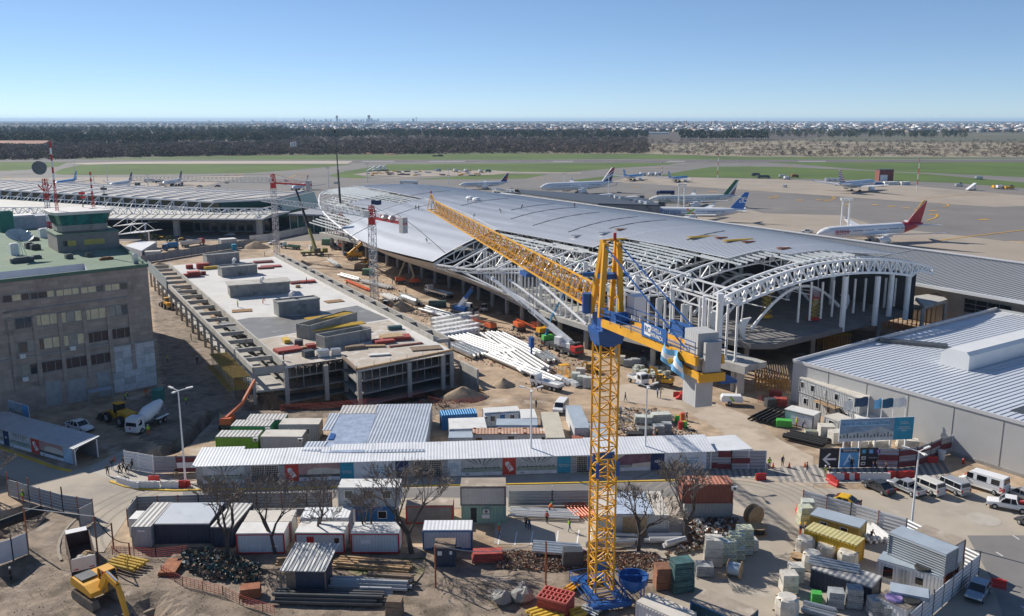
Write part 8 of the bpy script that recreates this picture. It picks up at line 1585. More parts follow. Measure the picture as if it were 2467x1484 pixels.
for a in[(qk(665,570),'stand','black','black','none','person in black with lime vest standing at the chequered fence corner',-1.5,'lime'),(qk(758,557),'stand','navy','olive','yellow','person in navy with yellow helmet between two traffic cones',-1.2),(qk(930,605),'walk','black','jeans','none','person in black jacket walking past the arrow sign',.2),(qk(1060,630),'stand','grey','khaki','white','person in bright lime vest and white helmet at the barrier chain',-1.0,'lime'),(qk(1090,640),'reach','black','black','white','person in black with white helmet beside the lime-vested one',2.8),(qk(1248,575),'stand','black','black','yellow','person in dark clothes and yellow helmet before the letter A sign',-1.4,None),(qk(1398,600),'walk','navy','jeans','none','person in navy walking by the dark pictogram panel',3.0),(qk(1422,600),'walk','black','navy','none','person in black walking right behind the navy one',3.0),(qk(1488,600),'walk','brown','black','none','person in brown walking along the striped fence',3.1),(ql(1065,868),'walk','black','black','none','person in black walking first in the street group, nearest the road',-1.0),(ql(1108,808),'stand','black','jeans','none','tall person in black at the back of the street group by the cone',-.8),(ql(1185,858),'walk','black','black','none','person in black in the middle of the street group',-.4),(ql(1222,838),'walk','navy','black','none','person in navy in the middle of the street group',-.6),(ql(1255,845),'bend','olive','black','none','stooping person in olive in the street group',-.5),(ql(1225,790),'walk','black','grey','none','person in black with grey trousers behind the street group',-.9),(ql(1310,815),'walk','black','black','none','person in black walking apart by the white gate panel',-.2),(ql(1740,890),'walk','black','khaki','none','person in black top and khaki trousers passing the lamp post',0),(q(2,1,1122,1245),'walk','black','black','none','person in black striding across the haul road',.1),(q(2,1,1410,1215),'stand','blue','navy','white','person in blue with white helmet talking on the haul road',.3),(q(2,1,1440,1213),'stand','olive','grey','yellow','person in olive with yellow helmet talking on the haul road',3.0),(q(2,1,1672,1420),'reach','grey','black','white','person in grey with white helmet at the oil drums',1.5),(q(2,1,335,1155),'stand','blue','navy','blue','person in bright blue beside the flatbed truck',.4),(q(2,1,372,1155),'stand','navy','black','blue','person in navy beside the flatbed truck',.6),(q(2,1,1258,955),'stand','navy','navy','none','person in navy by the grey block pallets',1.2),(q(2,1,1280,855),'stand','navy','navy','yellow','person with yellow helmet under the deck edge, left',1.2),(q(2,1,1345,900),'bend','navy','grey','yellow','person with yellow helmet bending under the deck edge',2.0),(q(2,1,1372,1100),'stand','navy','black','white','person with white helmet beside the mini excavator',1.0),(q(1,1,870,212),'walk','black','olive','none','person in black walking by the white steel bundles',-.5),(q(1,1,1278,200),'stand','navy','navy','none','person in navy near the curved shell shade',.4),(q(1,1,1398,285),'walk','grey','black','none','person in grey walking in front of the trailer',-.3),(q(1,1,2025,660),'bend','black','grey','none','person bending over the white pipes at left',.3),(q(1,1,2090,690),'bend','navy','blue','blue','person in blue helmet crouching on the white pipes',.3),(q(1,1,2168,730),'reach','black','black','none','person in black standing among the white pipes',.9),(q(1,0,705,1325),'stand','navy','navy','none','person in navy by the white blocks at the hall',.4),(q(1,0,215,1215),'stand','navy','black','yellow','person by the farther tower crane foot',.2),(q(1,0,132,1290),'stand','black','navy','none','person in black by the far corner of the deck',.2),(q(0,1,1505,900),'stand','lime','navy','yellow','person in lime vest in the shaded lane',.6,'lime'),(q(0,1,1770,910),'walk','black','black','white','person in black with white helmet walking down the shaded lane',-1.4),(q(0,1,1715,700),'stand','navy','navy','none','person with lime vest farther up the shaded lane',.4,'lime'),(q(0,1,2195,1200),'stand','red','black','red','person in red at the scaffold corner of the deck',.5),(q(0,1,2222,1235),'walk','blue','blue','none','person in blue walking by the scaffold corner',-.4),(q(0,1,2228,1190),'stand','navy','navy','green','person in navy with green helmet at the scaffold corner',-.4),(ql(2185,350),'stand','white','black','yellow','person in lime vest and yellow helmet above the trench',-.6,'lime'),(ql(1465,465),'stand','lime','orange','white','person in lime vest and orange trousers beside the mixer',-.8,'lime'),(ql(1838,175),'stand','lime','navy','none','person in lime vest by the stacked white pipes in shade',.5,'lime'),(ql(1235,130),'bend','navy','navy','yellow','bending person in yellow vest at the stone block foot',.5,'lime'),(ql(1435,80),'bend','orange','orange','none','bending person in orange at the stone block foot',.5,'orange'),(q(0,2,208,465),'stand','navy','orange','yellow','person in lime vest and orange trousers by the brown-posted fence',1.5,'lime'),(q(0,2,92,1105),'stand','black','black','white','person in black with white helmet in the lower left shade',.3),(q(0,2,1198,545),'stand','white','navy','white','person in lime vest half hidden by the side fence',1.5,'lime'),(q(1,2,2232,775),'walk','brown','jeans','green','person with green helmet and brown vest crossing the yard',.8,'orange'),(q(2,2,622,725),'walk','navy','jeans','none','person in lime vest crossing the parking bays',.6,'lime'),(q(2,2,440,565),'bend','orange','navy','green','person with green helmet bending by the fence pipes',.5,'orange'),(q(2,2,235,700),'stand','black','black','white','person with white helmet by the ladder',1.2),(q(2,2,265,715),'bend','navy','navy','yellow','person with yellow helmet bending by the ladder',1.9),(q(2,2,420,655),'stand','red','black','none','person in red beside the work table',1.0),(q(3,2,455,765),'stand','navy','orange','yellow','person with yellow helmet and orange trousers by the yellow container, left',.2),(q(3,2,498,765),'stand','navy','navy','yellow','person with yellow helmet right at the yellow container end',.2),(q(3,2,1090,820),'bend','brown','grey','none','person working among scrap by the ochre cabin',.8),(qj(2050,465),'stand','white','orange','orange','person in orange trousers among the block pallets',.3),(qj(2078,470),'stand','black','black','yellow','person in black with yellow helmet among the block pallets',.3),(qj(995,185),'stand','navy','navy','yellow','person with yellow helmet on the dirt behind the cabins',.6),(q(3,1,425,1480),'reach','orange','orange','yellow','person in orange at the white box cabin, left',.5,'lime'),(q(3,1,478,1495),'bend','navy','navy','none','person in navy bending at the white box cabin',.5),(q(3,1,508,1465),'bend','navy','orange','yellow','person with orange trousers right at the white box cabin',2.0)]:
 P_(*a[:6],hd=a[6],vest=a[7]if len(a)>7 else None)
for a in[(q(1,1,508,188),'stand','black','navy','none','person in black standing on the parking deck'),(q(1,1,115,370),'bend','orange','orange','none','person in orange bending on the pale deck'),(q(1,1,300,880),'stand','black','black','none','person at the left deck edge above the rebar'),(q(0,1,2133,402),'stand','lime','navy','yellow','person in lime vest on the pale deck near the brown pit cover')]:P_(*a,z=RZ)
for px,py,pose,sh,l in[(1002,506,'stand','olive','left one of two workers at the yellow jib tip on the roof'),(1009,506,'stand','brown','right one of two workers at the yellow jib tip on the roof'),(1043,493,'reach','black','worker in black alone on the upper roof'),(1127,488,'reach','brown','worker by the white sheets on the roof'),(1207,514,'bend','olive','worker bending on the mid roof'),(1141,527,'bend','olive','worker standing lowest on the curved roof'),(1256,504,'bend','black','kneeling worker in black on the roof'),(1384,502,'stand','olive','worker standing alone near the old terminal edge'),(1029,585,'bend','black','worker crouching on the lower left roof panels')]:
 t,s=roofray(px,py);P_(None,pose,sh,'grey' if sh!='black' else 'black','none',l,hd=px*.7,pt=hw(t,s,roofz(t,s)+.05),group='workers on the curved roof')
for i,(px,py)in enumerate(((1133,480),(1148,483))):
 t,s=roofray(px,py);o=MB().lathe((0,0,0),[(1.2,0),(1.5,.5),(1.0,1.0),(.3,1.1)],8).build('plastic_bundle',ae);o.location=hw(t,s,roofz(t,s));tag(o,['bigger white plastic bundle on the roof','smaller white plastic bundle right of it on the roof'][i],'bundle')
 # BARE TREES
bW=mat('bare_bark',(.085,.07,.058),.95,0,.25,3);cE=mat('bare_twigs',(.19,.16,.135),.95,0,.2,3)
def bare(seed,spread=.72,lv=7):
 r=random.Random(seed);tr=MB();tw=MB()
 def grow(p,d,L,ra,k):
  e=p+d*L;(tr if k<3 else tw).tube(p,e,max(ra,.016),5 if k<3 else 3,max(.014,ra*.68),cap=False)
  if k>=lv:return
  n=3 if k in(0,2,4,6)else 2
  for i in range(n):
   ax=Vector((r.gauss(0,1),r.gauss(0,1),r.gauss(0,.4))).normalized();nd=(d+ax*spread*r.uniform(.6,1.25)+Vector((0,0,.16))).normalized();grow(p.lerp(e,r.uniform(.75,1)),nd,L*r.uniform(.66,.92),ra*.6,k+1)
 grow(Vector((0,0,-.1)),Vector((r.gauss(0,.06),r.gauss(0,.06),1)).normalized(),1.5,.17,0);return tr,tw
PT=[]
for s in(3,8,21):t=thing('bare_tree','x','tree',(0,0,0));a,b=bare(s);a.build('trunk',bW,t);b.build('crown',cE,t);PT.append(t)
TL=[(0,2,2040,945,1.28,'wide bare tree before the dark navy cabin pair'),(1,2,228,918,1.22,'slim bare tree before the red-framed cabin, left of the zinc shed'),(1,2,622,838,1.15,'bare tree growing behind the zinc lean-to shed'),(1,2,1052,845,.85,'small bare tree at the ladder cabin'),(1,2,1452,915,1.42,'thickest bare tree, between the ladder cabin and the dark kiosk'),(2,2,1240,895,1.12,'bare tree with some brown leaves right of the crane mast'),(2,2,1662,838,1.4,'biggest bare tree, before the rust-red container'),(0,2,-60,420,.9,'dark shrub-like tree cut by the left frame edge')]
for i,(c,r,x,y,s,l)in enumerate(TL):
 p=qg(c,r,x,y);t=PT[i%3]
 if i<3:t.location=p;t.rotation_euler.z=i*1.7;t.scale=(s*1.45,)*3;t['label']=l
 else:dup(t,p,i*2.1,l,sc=s*1.45)
lf,ff=clump(150,2.0,2.6,.10,5,z0=4.2);o=tag(MB().raw([Vector(a)for a in lf],[tuple(a)for a in ff]).build('brown_leaves',mat('dead_leaf',(.16,.075,.03),.9,0,.3,2)),kind='stuff',label='clinging dead brown leaves in the tree right of the mast',cat='leaves');o.location=qg(2,2,1240,895)
for i,(c,r,x,y,s,l)in enumerate([(0,0,1310,1150,2.2,'round olive shrub by the left terminal road'),(0,0,1520,1160,1.6,'dark green shrub right of the olive shrub'),(0,0,1395,1140,1.5,'low shrub between the olive and dark shrubs')]):
 v,f=clump(220,1.3*s,1.6*s,.28,30+i,z0=.1);o=thing('shrub',l,'shrub',qg(c,r,x,y));MB().raw([Vector(a)for a in v],[tuple(a)for a in f]).build('crown',aU[1 if i==0 else 0],o);MB().tube((0,0,0),(0,0,s),.12,5).build('trunk',bW,o)
 # BUILDING MATERIALS AND CLUTTER
rr=random.Random(11)
def bundle(a,b,n,r,m,label,nm='pipe',cat='pipes',z=0,sq=False,rows=2):
 A=G(*a,z);B=G(*b,z);o=thing(nm+'_bundle',label,cat,A);d=B-A;n_=Vector((-d.y,d.x,0)).normalized()
 for i in range(n):
  k,j=i%max(1,n//rows),i//max(1,n//rows);off=n_*(k*r*3.9+j*r*1.9)+Z*(r+j*r*1.9+.1)+Z*rr.uniform(0,.08);s=rr.uniform(0,.06);e=rr.uniform(.93,1)
  mb=MB();(mb.bar(d*s+off,d*e+off,r*1.9)if sq else mb.tube(d*s+off,d*e+off,r,7));mb.build(nm,m,o)
aA=mat('white_pipe',(.62,.62,.61),.45,0,.06,.6);bf=mat('grey_pipe',(.40,.41,.42),.5,.1,.12,.6)
for a,b,n,r,m,l,sq in[(q(1,1,2420,830),q(1,1,1890,640),12,.26,aA,'broad row of white steel tubes left of the yard path',0),(q(2,1,500,1000),q(1,1,2180,640),8,.28,aA,'long white tubes running toward the yellow basket',0),(q(2,1,420,850),q(2,1,10,640),8,.26,aA,'upper white tube row by the white crane',0),(q(2,1,590,1100),q(2,1,-60,830),6,.30,aA,'lowest white tube row beside the flatbed truck',0),(q(2,1,300,1010),q(1,1,2330,840),6,.25,aA,'short white tube row above the lowest one',0),(q(1,1,2140,850),q(1,1,1890,740),8,.3,af,'greenish lattice girders lying by the white tubes',1),(q(1,1,1850,500),q(1,1,1600,425),9,.22,aA,'white tubes above the white block stack',0),(q(1,1,1010,170),q(1,1,830,120),7,.2,aA,'white profiles upper left of the mast',0),(q(1,1,1090,260),q(1,1,880,172),4,.18,ay,'orange profiles left of the near tower crane',1),(q(1,1,1290,240),q(1,1,1030,175),6,.22,aA,'white profiles behind the near tower crane mast',1),(q(1,1,1350,350),q(1,1,1240,300),6,.25,ak,'white beams by the earth heap',1),(q(1,1,1540,385),q(1,1,1395,330),5,.35,af,'grey panels stacked by the earth heap',1),(q(2,1,530,905),q(2,1,425,835),6,.3,af,'galvanised channels stacked near the yellow basket',1),(q(1,0,820,1395),q(1,0,730,1330),4,.25,aA,'white beams near the hall eave',1),(q(2,2,740,880),q(2,2,300,845),10,.16,af,'silver roof gutters stacked left of the crane mast',1),(q(2,2,1200,870),q(2,2,740,880),3,.2,af,'grey pipes crossing behind the crane mast',0),(q(2,2,1240,810),q(2,2,830,790),5,.2,bf,'grey plastic pipes behind the mast',0),(q(2,2,1640,800),q(2,2,1305,805),4,.26,aA,'thick pale pipes under the tree right of the mast',0),(q(2,2,1640,840),q(2,2,1450,890),2,.3,aA,'two thick pale pipes slanting before the biggest tree',0),(q(2,2,1370,835),q(2,2,1285,838),2,.2,aA,'short pale pipe pair right of the mast',0),(q(2,2,870,600),q(2,2,745,480),14,.11,ay,'orange plastic pipes standing in a rack at the workshop',0),(q(2,2,720,560),q(2,2,80,530),12,.12,aA,'long white plastic pipes lying along the grey fence',0),(q(2,2,1340,1150),q(2,2,1040,1110),2,.16,ab,'dark steel pipes in the dirt right of the mast',0),(q(0,2,1350,1020),q(0,2,1090,960),10,.14,aG,'orange-yellow pipes stacked by the red mesh fence',0),(q(0,2,400,570),q(0,2,-40,735),1,.62,aw,'thick black corrugated drain pipe in the lower left trench',0),(q(3,1,180,1330),q(3,1,-10,1420),12,.2,aw,'black pipes stacked before the white box cabin',0),(qk(1115,395),qk(815,325),10,.2,aw,'long black pipes lying toward the billboard',0),(q(1,2,720,1050),q(1,2,1440,1110),8,.13,ar,'brown timber beams behind the zinc shed',1),(q(1,2,960,1060),q(1,2,1400,1075),5,.13,ao,'dark timber beams in the tree shade',1),(q(1,2,1020,1195),q(1,2,1450,1225),7,.15,ao,'reddish dark beams on trestles right of the zinc shed',1),(q(1,2,690,1240),q(1,2,1450,1270),7,.15,bf,'grey long beams in the zinc shed shadow',1),(q(1,2,965,1310),q(1,2,1280,1320),3,.13,bf,'short grey beams below the long ones',1),(q(1,2,170,1375),q(1,2,1200,1405),9,.15,ab,'very long dark beams at the bottom of the frame',1),(q(1,2,220,1045),q(1,2,640,1020),3,.13,ar,'thin brown beams left of the zinc shed',1),(q(2,2,470,1400),q(2,2,230,1475),10,.15,aG,'yellow formwork beams at the bottom frame edge',1),(q(2,2,740,1150),q(2,2,560,1270),6,.1,ai,'yellow lattice pieces left of the crane base',1),(q(2,2,720,1440),q(2,2,600,1475),6,.14,aG,'short orange-yellow beams by the red formwork stack',1),(q(2,2,920,1465),q(2,2,760,1400),8,.1,af,'grey steel tubes by the crane base',0),(q(3,2,1290,830),q(3,2,1120,700),10,.18,aj,'white planks stacked behind the corner stack',1),(q(3,2,800,1480),q(3,2,480,1400),7,.16,af,'silver channels at the bottom right',1),(q(3,2,1390,1470),q(3,2,1060,1205),1,.14,ay,'single orange steel beam lying across the store roof',1)]:bundle(a,b,n,r,m,l,sq=bool(sq),nm='beam' if sq else 'pipe',cat='beams' if sq else 'pipes')
def stack(pt,w,d,h,m,label,nm='pallet',cat='pallet',rz=0,z=0,n=3,group=None,top=None,slab_=.0):
 p=G(*pt,z);o=thing(nm,label,cat,(p.x,p.y,z+(.012 if z==0 else.02)),rz,group);mb=MB()
 for y in(-d*.42,0,d*.42):mb.box(0,y,0,w,.1,.12)
 mb.build('pallet_base',ao,o);hh=(h-.12)/n
 if 'wrapped crate' in label:MB().lathe((0,0,.12),[(w*.52,0),(w*.55,h*.5),(w*.5,h*.9),(w*.4,h*.98)],10).build('wrapping',m,o);[MB().bar((-w*.5,y,h),(w*.5,y,h),.1,.08).build('batten',ar,o)for y in(-.4,.4)];return
 for i in range(n):MB().box(rr.uniform(-.03,.03),rr.uniform(-.03,.03),.12+i*hh,w*(1-.02*i),d*(1-.02*i),hh*.96).build('layer',m,o)
 if top:MB().box(0,0,h,w*1.03,d*1.03,.08).build('cover',top,o)
aF=mat('concrete_blocks',(.36,.37,.37),.9,0,.2,2,grid=(.4,.2,.45,.15));aL=mat('pale_block_pack',(.52,.54,.48),.7,0,.2,1.5,grid=(.5,.3,.55,.14));aY=mat('printed_yellow_bags',(.55,.55,.38),.6,0,.25,1.5,stain=((.42,.50,.56),1.3,.5),grid=(.6,.3,.5,.16));aZ=mat('red_formwork_panel',(.36,.06,.045),.7,0,.25,1.5,grid=(.9,.25,.35,.2));bh=mat('brick_pack',(.36,.16,.09),.85,0,.3,2,grid=(.3,.15,.6,.15));a3=mat('teal_steel_frame',(.07,.15,.15),.6,.1,.25,1.5,grid=(1.2,.22,.25,.3))
for i in range(110):
 u,v,k=(i%11)/10,(i//11%5)/4,i//55;a=qg(1,1,1660+u*360,520+v*150-(u-.5)*60);bx=MB().box(0,0,0,rr.uniform(1.6,2.3),rr.uniform(1.1,1.6),rr.uniform(.7,.8)).build('foam_block',ae);bx.location=(a.x,a.y,.01+k*.81);bx.location.z+=i%11*.004;bx.rotation_euler.z=.9+rr.uniform(-.15,.15);tag(bx,'white foam block in the big white block stack behind the parking deck','block','white foam blocks stacked in the yard')
gP='pallets of the yard'
for t in[(q(2,1,680,1070),1.7,1.5,1.9,aL,'pale wrapped block pallet left of the crane mast, upper'),(q(2,1,735,1105),1.8,1.5,2.0,aL,'pale wrapped block pallet left of the crane mast, middle'),(q(2,1,785,1120),1.8,1.5,2.1,aL,'pale wrapped block pallet touching the crane mast'),(q(2,1,720,1010),1.8,1.4,1.5,an,'wrapped bag pallet behind the pale block pallets'),(q(2,1,1085,915),1.8,1.5,1.9,an,'cream bag pallet right of the mast'),(q(2,1,1150,930),1.9,1.5,1.5,aF,'grey block pallet, left one under the deck edge'),(q(2,1,1215,930),1.9,1.5,1.7,aF,'grey block pallet, middle one under the deck edge'),(q(2,1,1270,910),1.9,1.5,1.6,aF,'grey block pallet, right one under the deck edge'),(qj(1960,325),3,1.6,1.4,aL,'bluish wrapped block pallet by the tall lamp'),(qj(2115,310),3.3,1.8,1.6,aL,'bluish wrapped block pallet left of the oil drums'),(qj(2095,440),1.7,1.5,2.0,aF,'tall grey block pallet behind the two workers'),(qj(2165,420),1.6,1.5,2.0,aF,'tall grey block pallet right of the two workers'),(qj(1975,420),2.4,1.5,1.2,aF,'low grey block pallet among sacks'),(qj(2075,535),3.4,1.5,1.1,aL,'pale block row behind the walkway roof, left'),(qj(2290,535),3.6,1.5,1.1,an,'pale block row behind the walkway roof, right'),(qj(1880,455),2.6,1.7,1.0,aw,'black tarpaulined pallet among the sacks'),(q(2,2,1905,1020),2.0,1.7,3.4,an,'tallest brown-wrapped carton stack of the tile pallets'),(q(2,2,2030,1000),1.8,1.6,2.9,aY,'printed bag pallet right of the brown cartons'),(q(2,2,2115,960),1.8,1.6,3.1,aY,'printed bag pallet in the middle of the row'),(q(2,2,2185,915),1.8,1.6,3.3,aY,'printed bag pallet with yellow top at the row end'),(q(2,2,2250,890),1.4,1.3,1.4,an,'small wrapped pallet ending the bag row'),(q(2,2,1460,1225),1.9,1.7,2.6,bh,'brick pallet standing on grey blocks'),(q(2,2,1830,1110),1.9,1.6,1.3,aF,'dark grey pallet heap below the brown cartons'),(q(3,2,500,920),2.1,1.9,1.9,an,'wrapped crate by the yellow container, rear left'),(q(3,2,560,1060),2.1,1.9,2.0,an,'wrapped crate by the yellow container, front left'),(q(3,2,690,950),2.2,2.0,1.5,an,'wrapped crate by the yellow container, middle'),(q(3,2,880,1025),2.2,2.0,1.7,an,'wrapped crate by the yellow container, right'),(q(3,2,350,1260),1.7,1.5,2.2,an,'boxed crate with timber frame left of the tin store'),(q(3,2,415,1170),1.6,1.5,2.0,an,'boxed crate behind the timber-framed one'),(q(3,2,335,1470),2.3,2.1,2.0,an,'big wrapped crate at the bottom right yard'),(q(3,2,770,1400),1.6,1.4,1.9,aF,'hollow block pallet under a black sheet'),(q(3,2,935,1400),1.6,1.4,2.3,aF,'hollow block pallet right of the sheeted one'),(q(3,2,1140,1480),1.7,1.5,2.0,aF,'hollow block pallet before the hose store'),(q(3,2,1260,1520),1.7,1.5,1.7,aF,'hollow block pallet cut by the bottom edge'),(q(3,2,495,670),1.6,1.4,2.6,aY,'grey bag stack at the ochre cabin end'),(q(3,2,515,600),1.6,1.4,2.4,aL,'pale bag stack behind the grey one'),(q(3,1,235,1215),2.2,1.5,1.4,aZ,'red formwork crate by the scaffolding, upper'),(q(3,1,280,1290),2.2,1.5,1.6,aZ,'red formwork crate by the scaffolding, front'),(q(3,1,190,1295),1.8,1.4,1.6,ab,'dark mesh crate left of the red formwork crates'),(qk(1065,355),2.4,2.0,2.2,an,'wrapped pallet left of the billboard'),(qk(1135,390),2.0,1.8,2.0,an,'wrapped pallet touching the billboard edge'),(qk(970,340),2.4,1.2,.9,aY,'low wrapped sheets left of the wrapped pallet'),(qk(1300,430),2.4,1.6,1.5,an,'cream pallet behind the sign wall, left'),(qk(1440,430),2.8,1.6,1.5,an,'cream pallet behind the sign wall, middle'),(qk(1640,425),3.2,1.6,1.4,an,'cream pallet behind the sign wall, right')]:stack(*t[:6],rz=rr.uniform(-.25,.25),group=gP)
for i in range(26):stack((q(2,1,1210+rr.uniform(0,310),920+rr.uniform(0,110))),1.0,.9,rr.uniform(.6,1.1),aL,'small greenish wrapped tile pallet in the field behind the mini excavator',group='tile pallets behind the excavator',rz=rr.uniform(0,1),n=2)
gR='red formwork on the parking deck'
for i,(c,r,x,y,w,d,h,l)in enumerate([(0,0,1740,1470,3.6,2.6,1.5,'biggest red formwork pile by the left deck corner'),(0,0,1820,1400,3.6,2.0,1.7,'red formwork crate before the first concrete core'),(0,0,1700,1400,2,1.6,1.2,'small red formwork pile behind the biggest one'),(0,0,1670,1480,1.6,1.6,1.1,'small red pile left of the biggest one'),(0,0,1825,1455,1.4,1.4,1.0,'small red pile right of the biggest one'),(0,0,2380,1400,4.5,2,.5,'flat red panels right of the second core'),(1,0,120,1345,6,3,.5,'red panel row near the far deck corner'),(1,0,190,1385,6,3,.4,'second red panel row near the far deck corner'),(1,1,420,185,4,2.4,.5,'flat red panels right of the capped core, left'),(1,1,520,180,4,2.4,.6,'flat red panels right of the capped core, right'),(1,1,340,795,5,3,.6,'bright red formwork panel at the front deck edge'),(1,1,545,770,1.8,1.6,.9,'small red panel by the rebar crates'),(1,1,1200,720,4,2.6,.7,'red panels under a plywood sheet, left'),(1,1,1330,690,5,3,.8,'red panels under a plywood sheet, right'),(1,1,1400,745,7,.8,.25,'long red and orange panel on the dusty deck'),(1,1,1240,660,2,1,.4,'red strips behind the plywood')]):stack(q(c,r,x,y),w,d,h,aZ,l,nm='formwork_pile',cat='formwork',z=RZ,rz=rr.uniform(.2,.6),n=2,group=gR)
for c,r,x,y,w,d,h,m,l in[(0,0,1890,1405,4,1,.9,aG,'yellow beam pile beside the first core'),(1,1,325,715,1.2,3,.8,aG,'yellow beam pile on the dusty deck'),(1,1,1270,690,4.5,3,.9,ar,'plywood sheets tilted on red panels'),(1,1,940,775,4,1.4,.7,ao,'brown plank pile before the front open core'),(1,1,440,750,1.6,1.4,1.3,ab,'dark rebar crate on the deck, left'),(1,1,525,845,2,1.6,1.3,ab,'dark rebar crate at the front edge, left'),(1,1,655,845,2.2,1.6,1.4,af,'grey scaffold crate at the front edge, middle'),(1,1,770,830,1.8,1.4,1.3,af,'grey scaffold crate at the front edge, right'),(1,1,480,775,3,1,.5,ar,'loose timber by the rebar crates'),(1,1,1160,835,4,1.2,.35,ak,'white stepped form on the front deck'),(1,1,1300,600,3,1.3,.8,a3,'teal rebar stack at the right deck edge'),(1,1,1580,775,6,3,.25,ao,'rusty rebar mat at the right deck corner'),(1,1,430,225,1.2,.8,.7,ar,'wooden box on the pale deck'),(1,1,755,350,4.5,3,.15,mat('brown_pit_cover',(.28,.16,.07),.9),'brown rebar opening on the pale deck, right'),(0,1,2170,435,4.5,3,.15,MAT['brown_pit_cover'],'brown rebar opening on the pale deck, left'),(1,1,1100,760,5,1,.4,ar,'loose planks on the dusty deck')]:stack(q(c,r,x,y),w,d,h,m,l,nm='material_pile',cat='material pile',z=RZ,rz=rr.uniform(.1,.7),n=2)
for c,r,x,y,l in[(1,1,365,325,'curved white vent on the front solid core'),(1,1,100,190,'curved white vent on the capped core'),(0,0,2095,1360,'curved white vent between the rear cores')]:
 p=qg(c,r,x,y,RZ+2.9);o=tag(MB().tube((0,0,0),(0,0,1),.4,8).tube((0,0,1),(.3,-.3,1.5),.42,8).tube((.3,-.3,1.5),(.75,-.75,1.5),.45,8).build('roof_vent',ae),l,'vent');o.location=p
for i in range(3):
 k=.02+.05*i;a=pFL.lerp(pBL,k)+Vector((-4.9,-2.2,0));b=pFL.lerp(pBL,k+.045)+Vector((-4.9,-2.2,0));o=thing('formwork_platform','yellow formwork beams on props outside the parking deck','formwork',(a.x,a.y,0),0,'yellow formwork on the deck flank');mb=MB();out=Vector((-3.2,-1.4,0));mp=MB()
 for j in range(9):p=a.lerp(b,j/8)-a;mb.bar(p+Z*4.2,p+out+Z*4.2,.1,.2);mb.bar(p+Z*1.9,p+out*1.2+Z*1.9,.1,.2)
 mb.build('beam',mat('weathered_formwork',(.34,.24,.07),.8,0,.3,2),o)
 for j in range(0,9,2):
  p=a.lerp(b,j/8)-a
  for f in(.1,.9):mp.bar(p+out*f,p+out*f+Z*4.1,.08)
 mp.build('prop',af,o)
for l,x0,y0,x1,y1,zt,dep in(('tall block of orange scaffold props carrying a dark slab, by the low roof',1130,575,1540,640,5.6,9),('low orange scaffold under yellow beams in the dark gap',665,790,900,770,3.2,6),('brown scaffold deck with props left of the metal shed',60,1150,350,1170,2.6,9)):
 a=qg(3,1,x0,y0);b=qg(3,1,x1,y1);d=(b-a);n_=Vector((-d.y,d.x,0)).normalized()*dep;o=thing('shoring_scaffold',l,'scaffold',a);mb=MB()
 for i in range(11):
  for j in range(4):p=d*i/10+n_*j/3;mb.bar(p,p+Z*zt,.13)
 for i in range(10):mb.bar(d*i/10+Z*zt*.5,d*(i+1)/10+Z*zt*.5,.08);mb.bar(d*i/10,d*(i+1)/10+Z*zt*.5,.07)
 mb.build('prop',mat('orange_prop',(.50,.24,.04),.7,0,.25,1.5),o);mb=MB()
 for i in range(14):mb.bar(d*i/13+Z*(zt+.1)-n_*.06,d*i/13+Z*(zt+.1)+n_*1.06,.14,.2)
 mb.build('beam',aG if 'brown' not in l else ao,o)
 if zt>5:MB().prism([(p.x,p.y)for p in(-d*.04-n_*.05,d*1.04-n_*.05,d*1.04+n_*1.05,-d*.04+n_*1.05)],zt+.2,zt+.6).build('slab',au,o)
P=[qg(3,1,x,y,8.2)for x,y in((1575,390),(1780,330),(1690,270),(1480,300))];o=thing('concrete_canopy','concrete slab canopy on columns joining the hall and the old terminal','canopy',(P[0].x,P[0].y,0));MB().prism([(p.x,p.y)for p in P],7.4,8.2).build('slab',aq,o,world=True)
for p in P[:2]:MB().bar(Vector((p.x,p.y+.6,0)),Vector((p.x,p.y+.6,7.4)),.7).build('column',aq,o,world=True)
for i in range(22):
 a=(pFL.lerp(pIn,i/9)if i<9 else pMid.lerp(pFR,(i-9)/13))+(pBL-pFL).normalized()*.5;MB().bar(a+Z*3.7,a+Z*5.6,.07).build('edge_prop',af,pk,world=True);MB().bar(a+Z*1.3,a+Z*3.4,.07).build('edge_prop',av if i%3 else af,pk,world=True)
for i in range(7):a=pMid.lerp(pFR,i/6);MB().bar(a+Z*6,a+Z*7.1,.06).build('rail_post',ao,pk,world=True)
for c,r,x,y,w,d,h,m,l in[(1,1,1210,395,8,6,2.4,aB,'brown earth heap by the near tower crane, left'),(1,1,1350,425,8,6,2.6,aB,'brown earth heap by the skid steer, right'),(1,1,1910,1215,9,5,2.2,aB,'earth heap before the concrete retaining wall'),(2,1,30,1105,5,4,1.5,aB,'earth heap left of the flatbed truck'),(0,0,2290,1215,11,7,2.6,aB,'sand heap near the farther tower crane'),(1,0,60,1215,12,7,2.6,aB,'wide sand heap behind the deck far corner'),(1,0,470,1370,7,5,1.8,aB,'dark earth heap on the path to the hall'),(1,1,1300,90,9,5,2.0,aB,'earth heap under the curved shell'),(0,0,1430,1390,12,5,1.8,aB,'brown earth bank by the grey panel wall')]:
 p=qg(c,r,x,y);R=[]
 for k in range(5):
  s=1-k/4*.93;R.append([(w/2*s*math.cos(a)*(1+.14*math.sin(2*a+x)+.08*math.sin(5*a+k)),d/2*s*math.sin(a)*(1+.1*math.cos(3*a+y)),h*(k/4)**.85+.12*math.sin(4*a+k)-.05)for a in[i*math.pi/9 for i in range(18)]])
 o=MB().loft(R).build('earth_heap',m,smooth=True);o.location=p;tag(o,l,'earth heap')
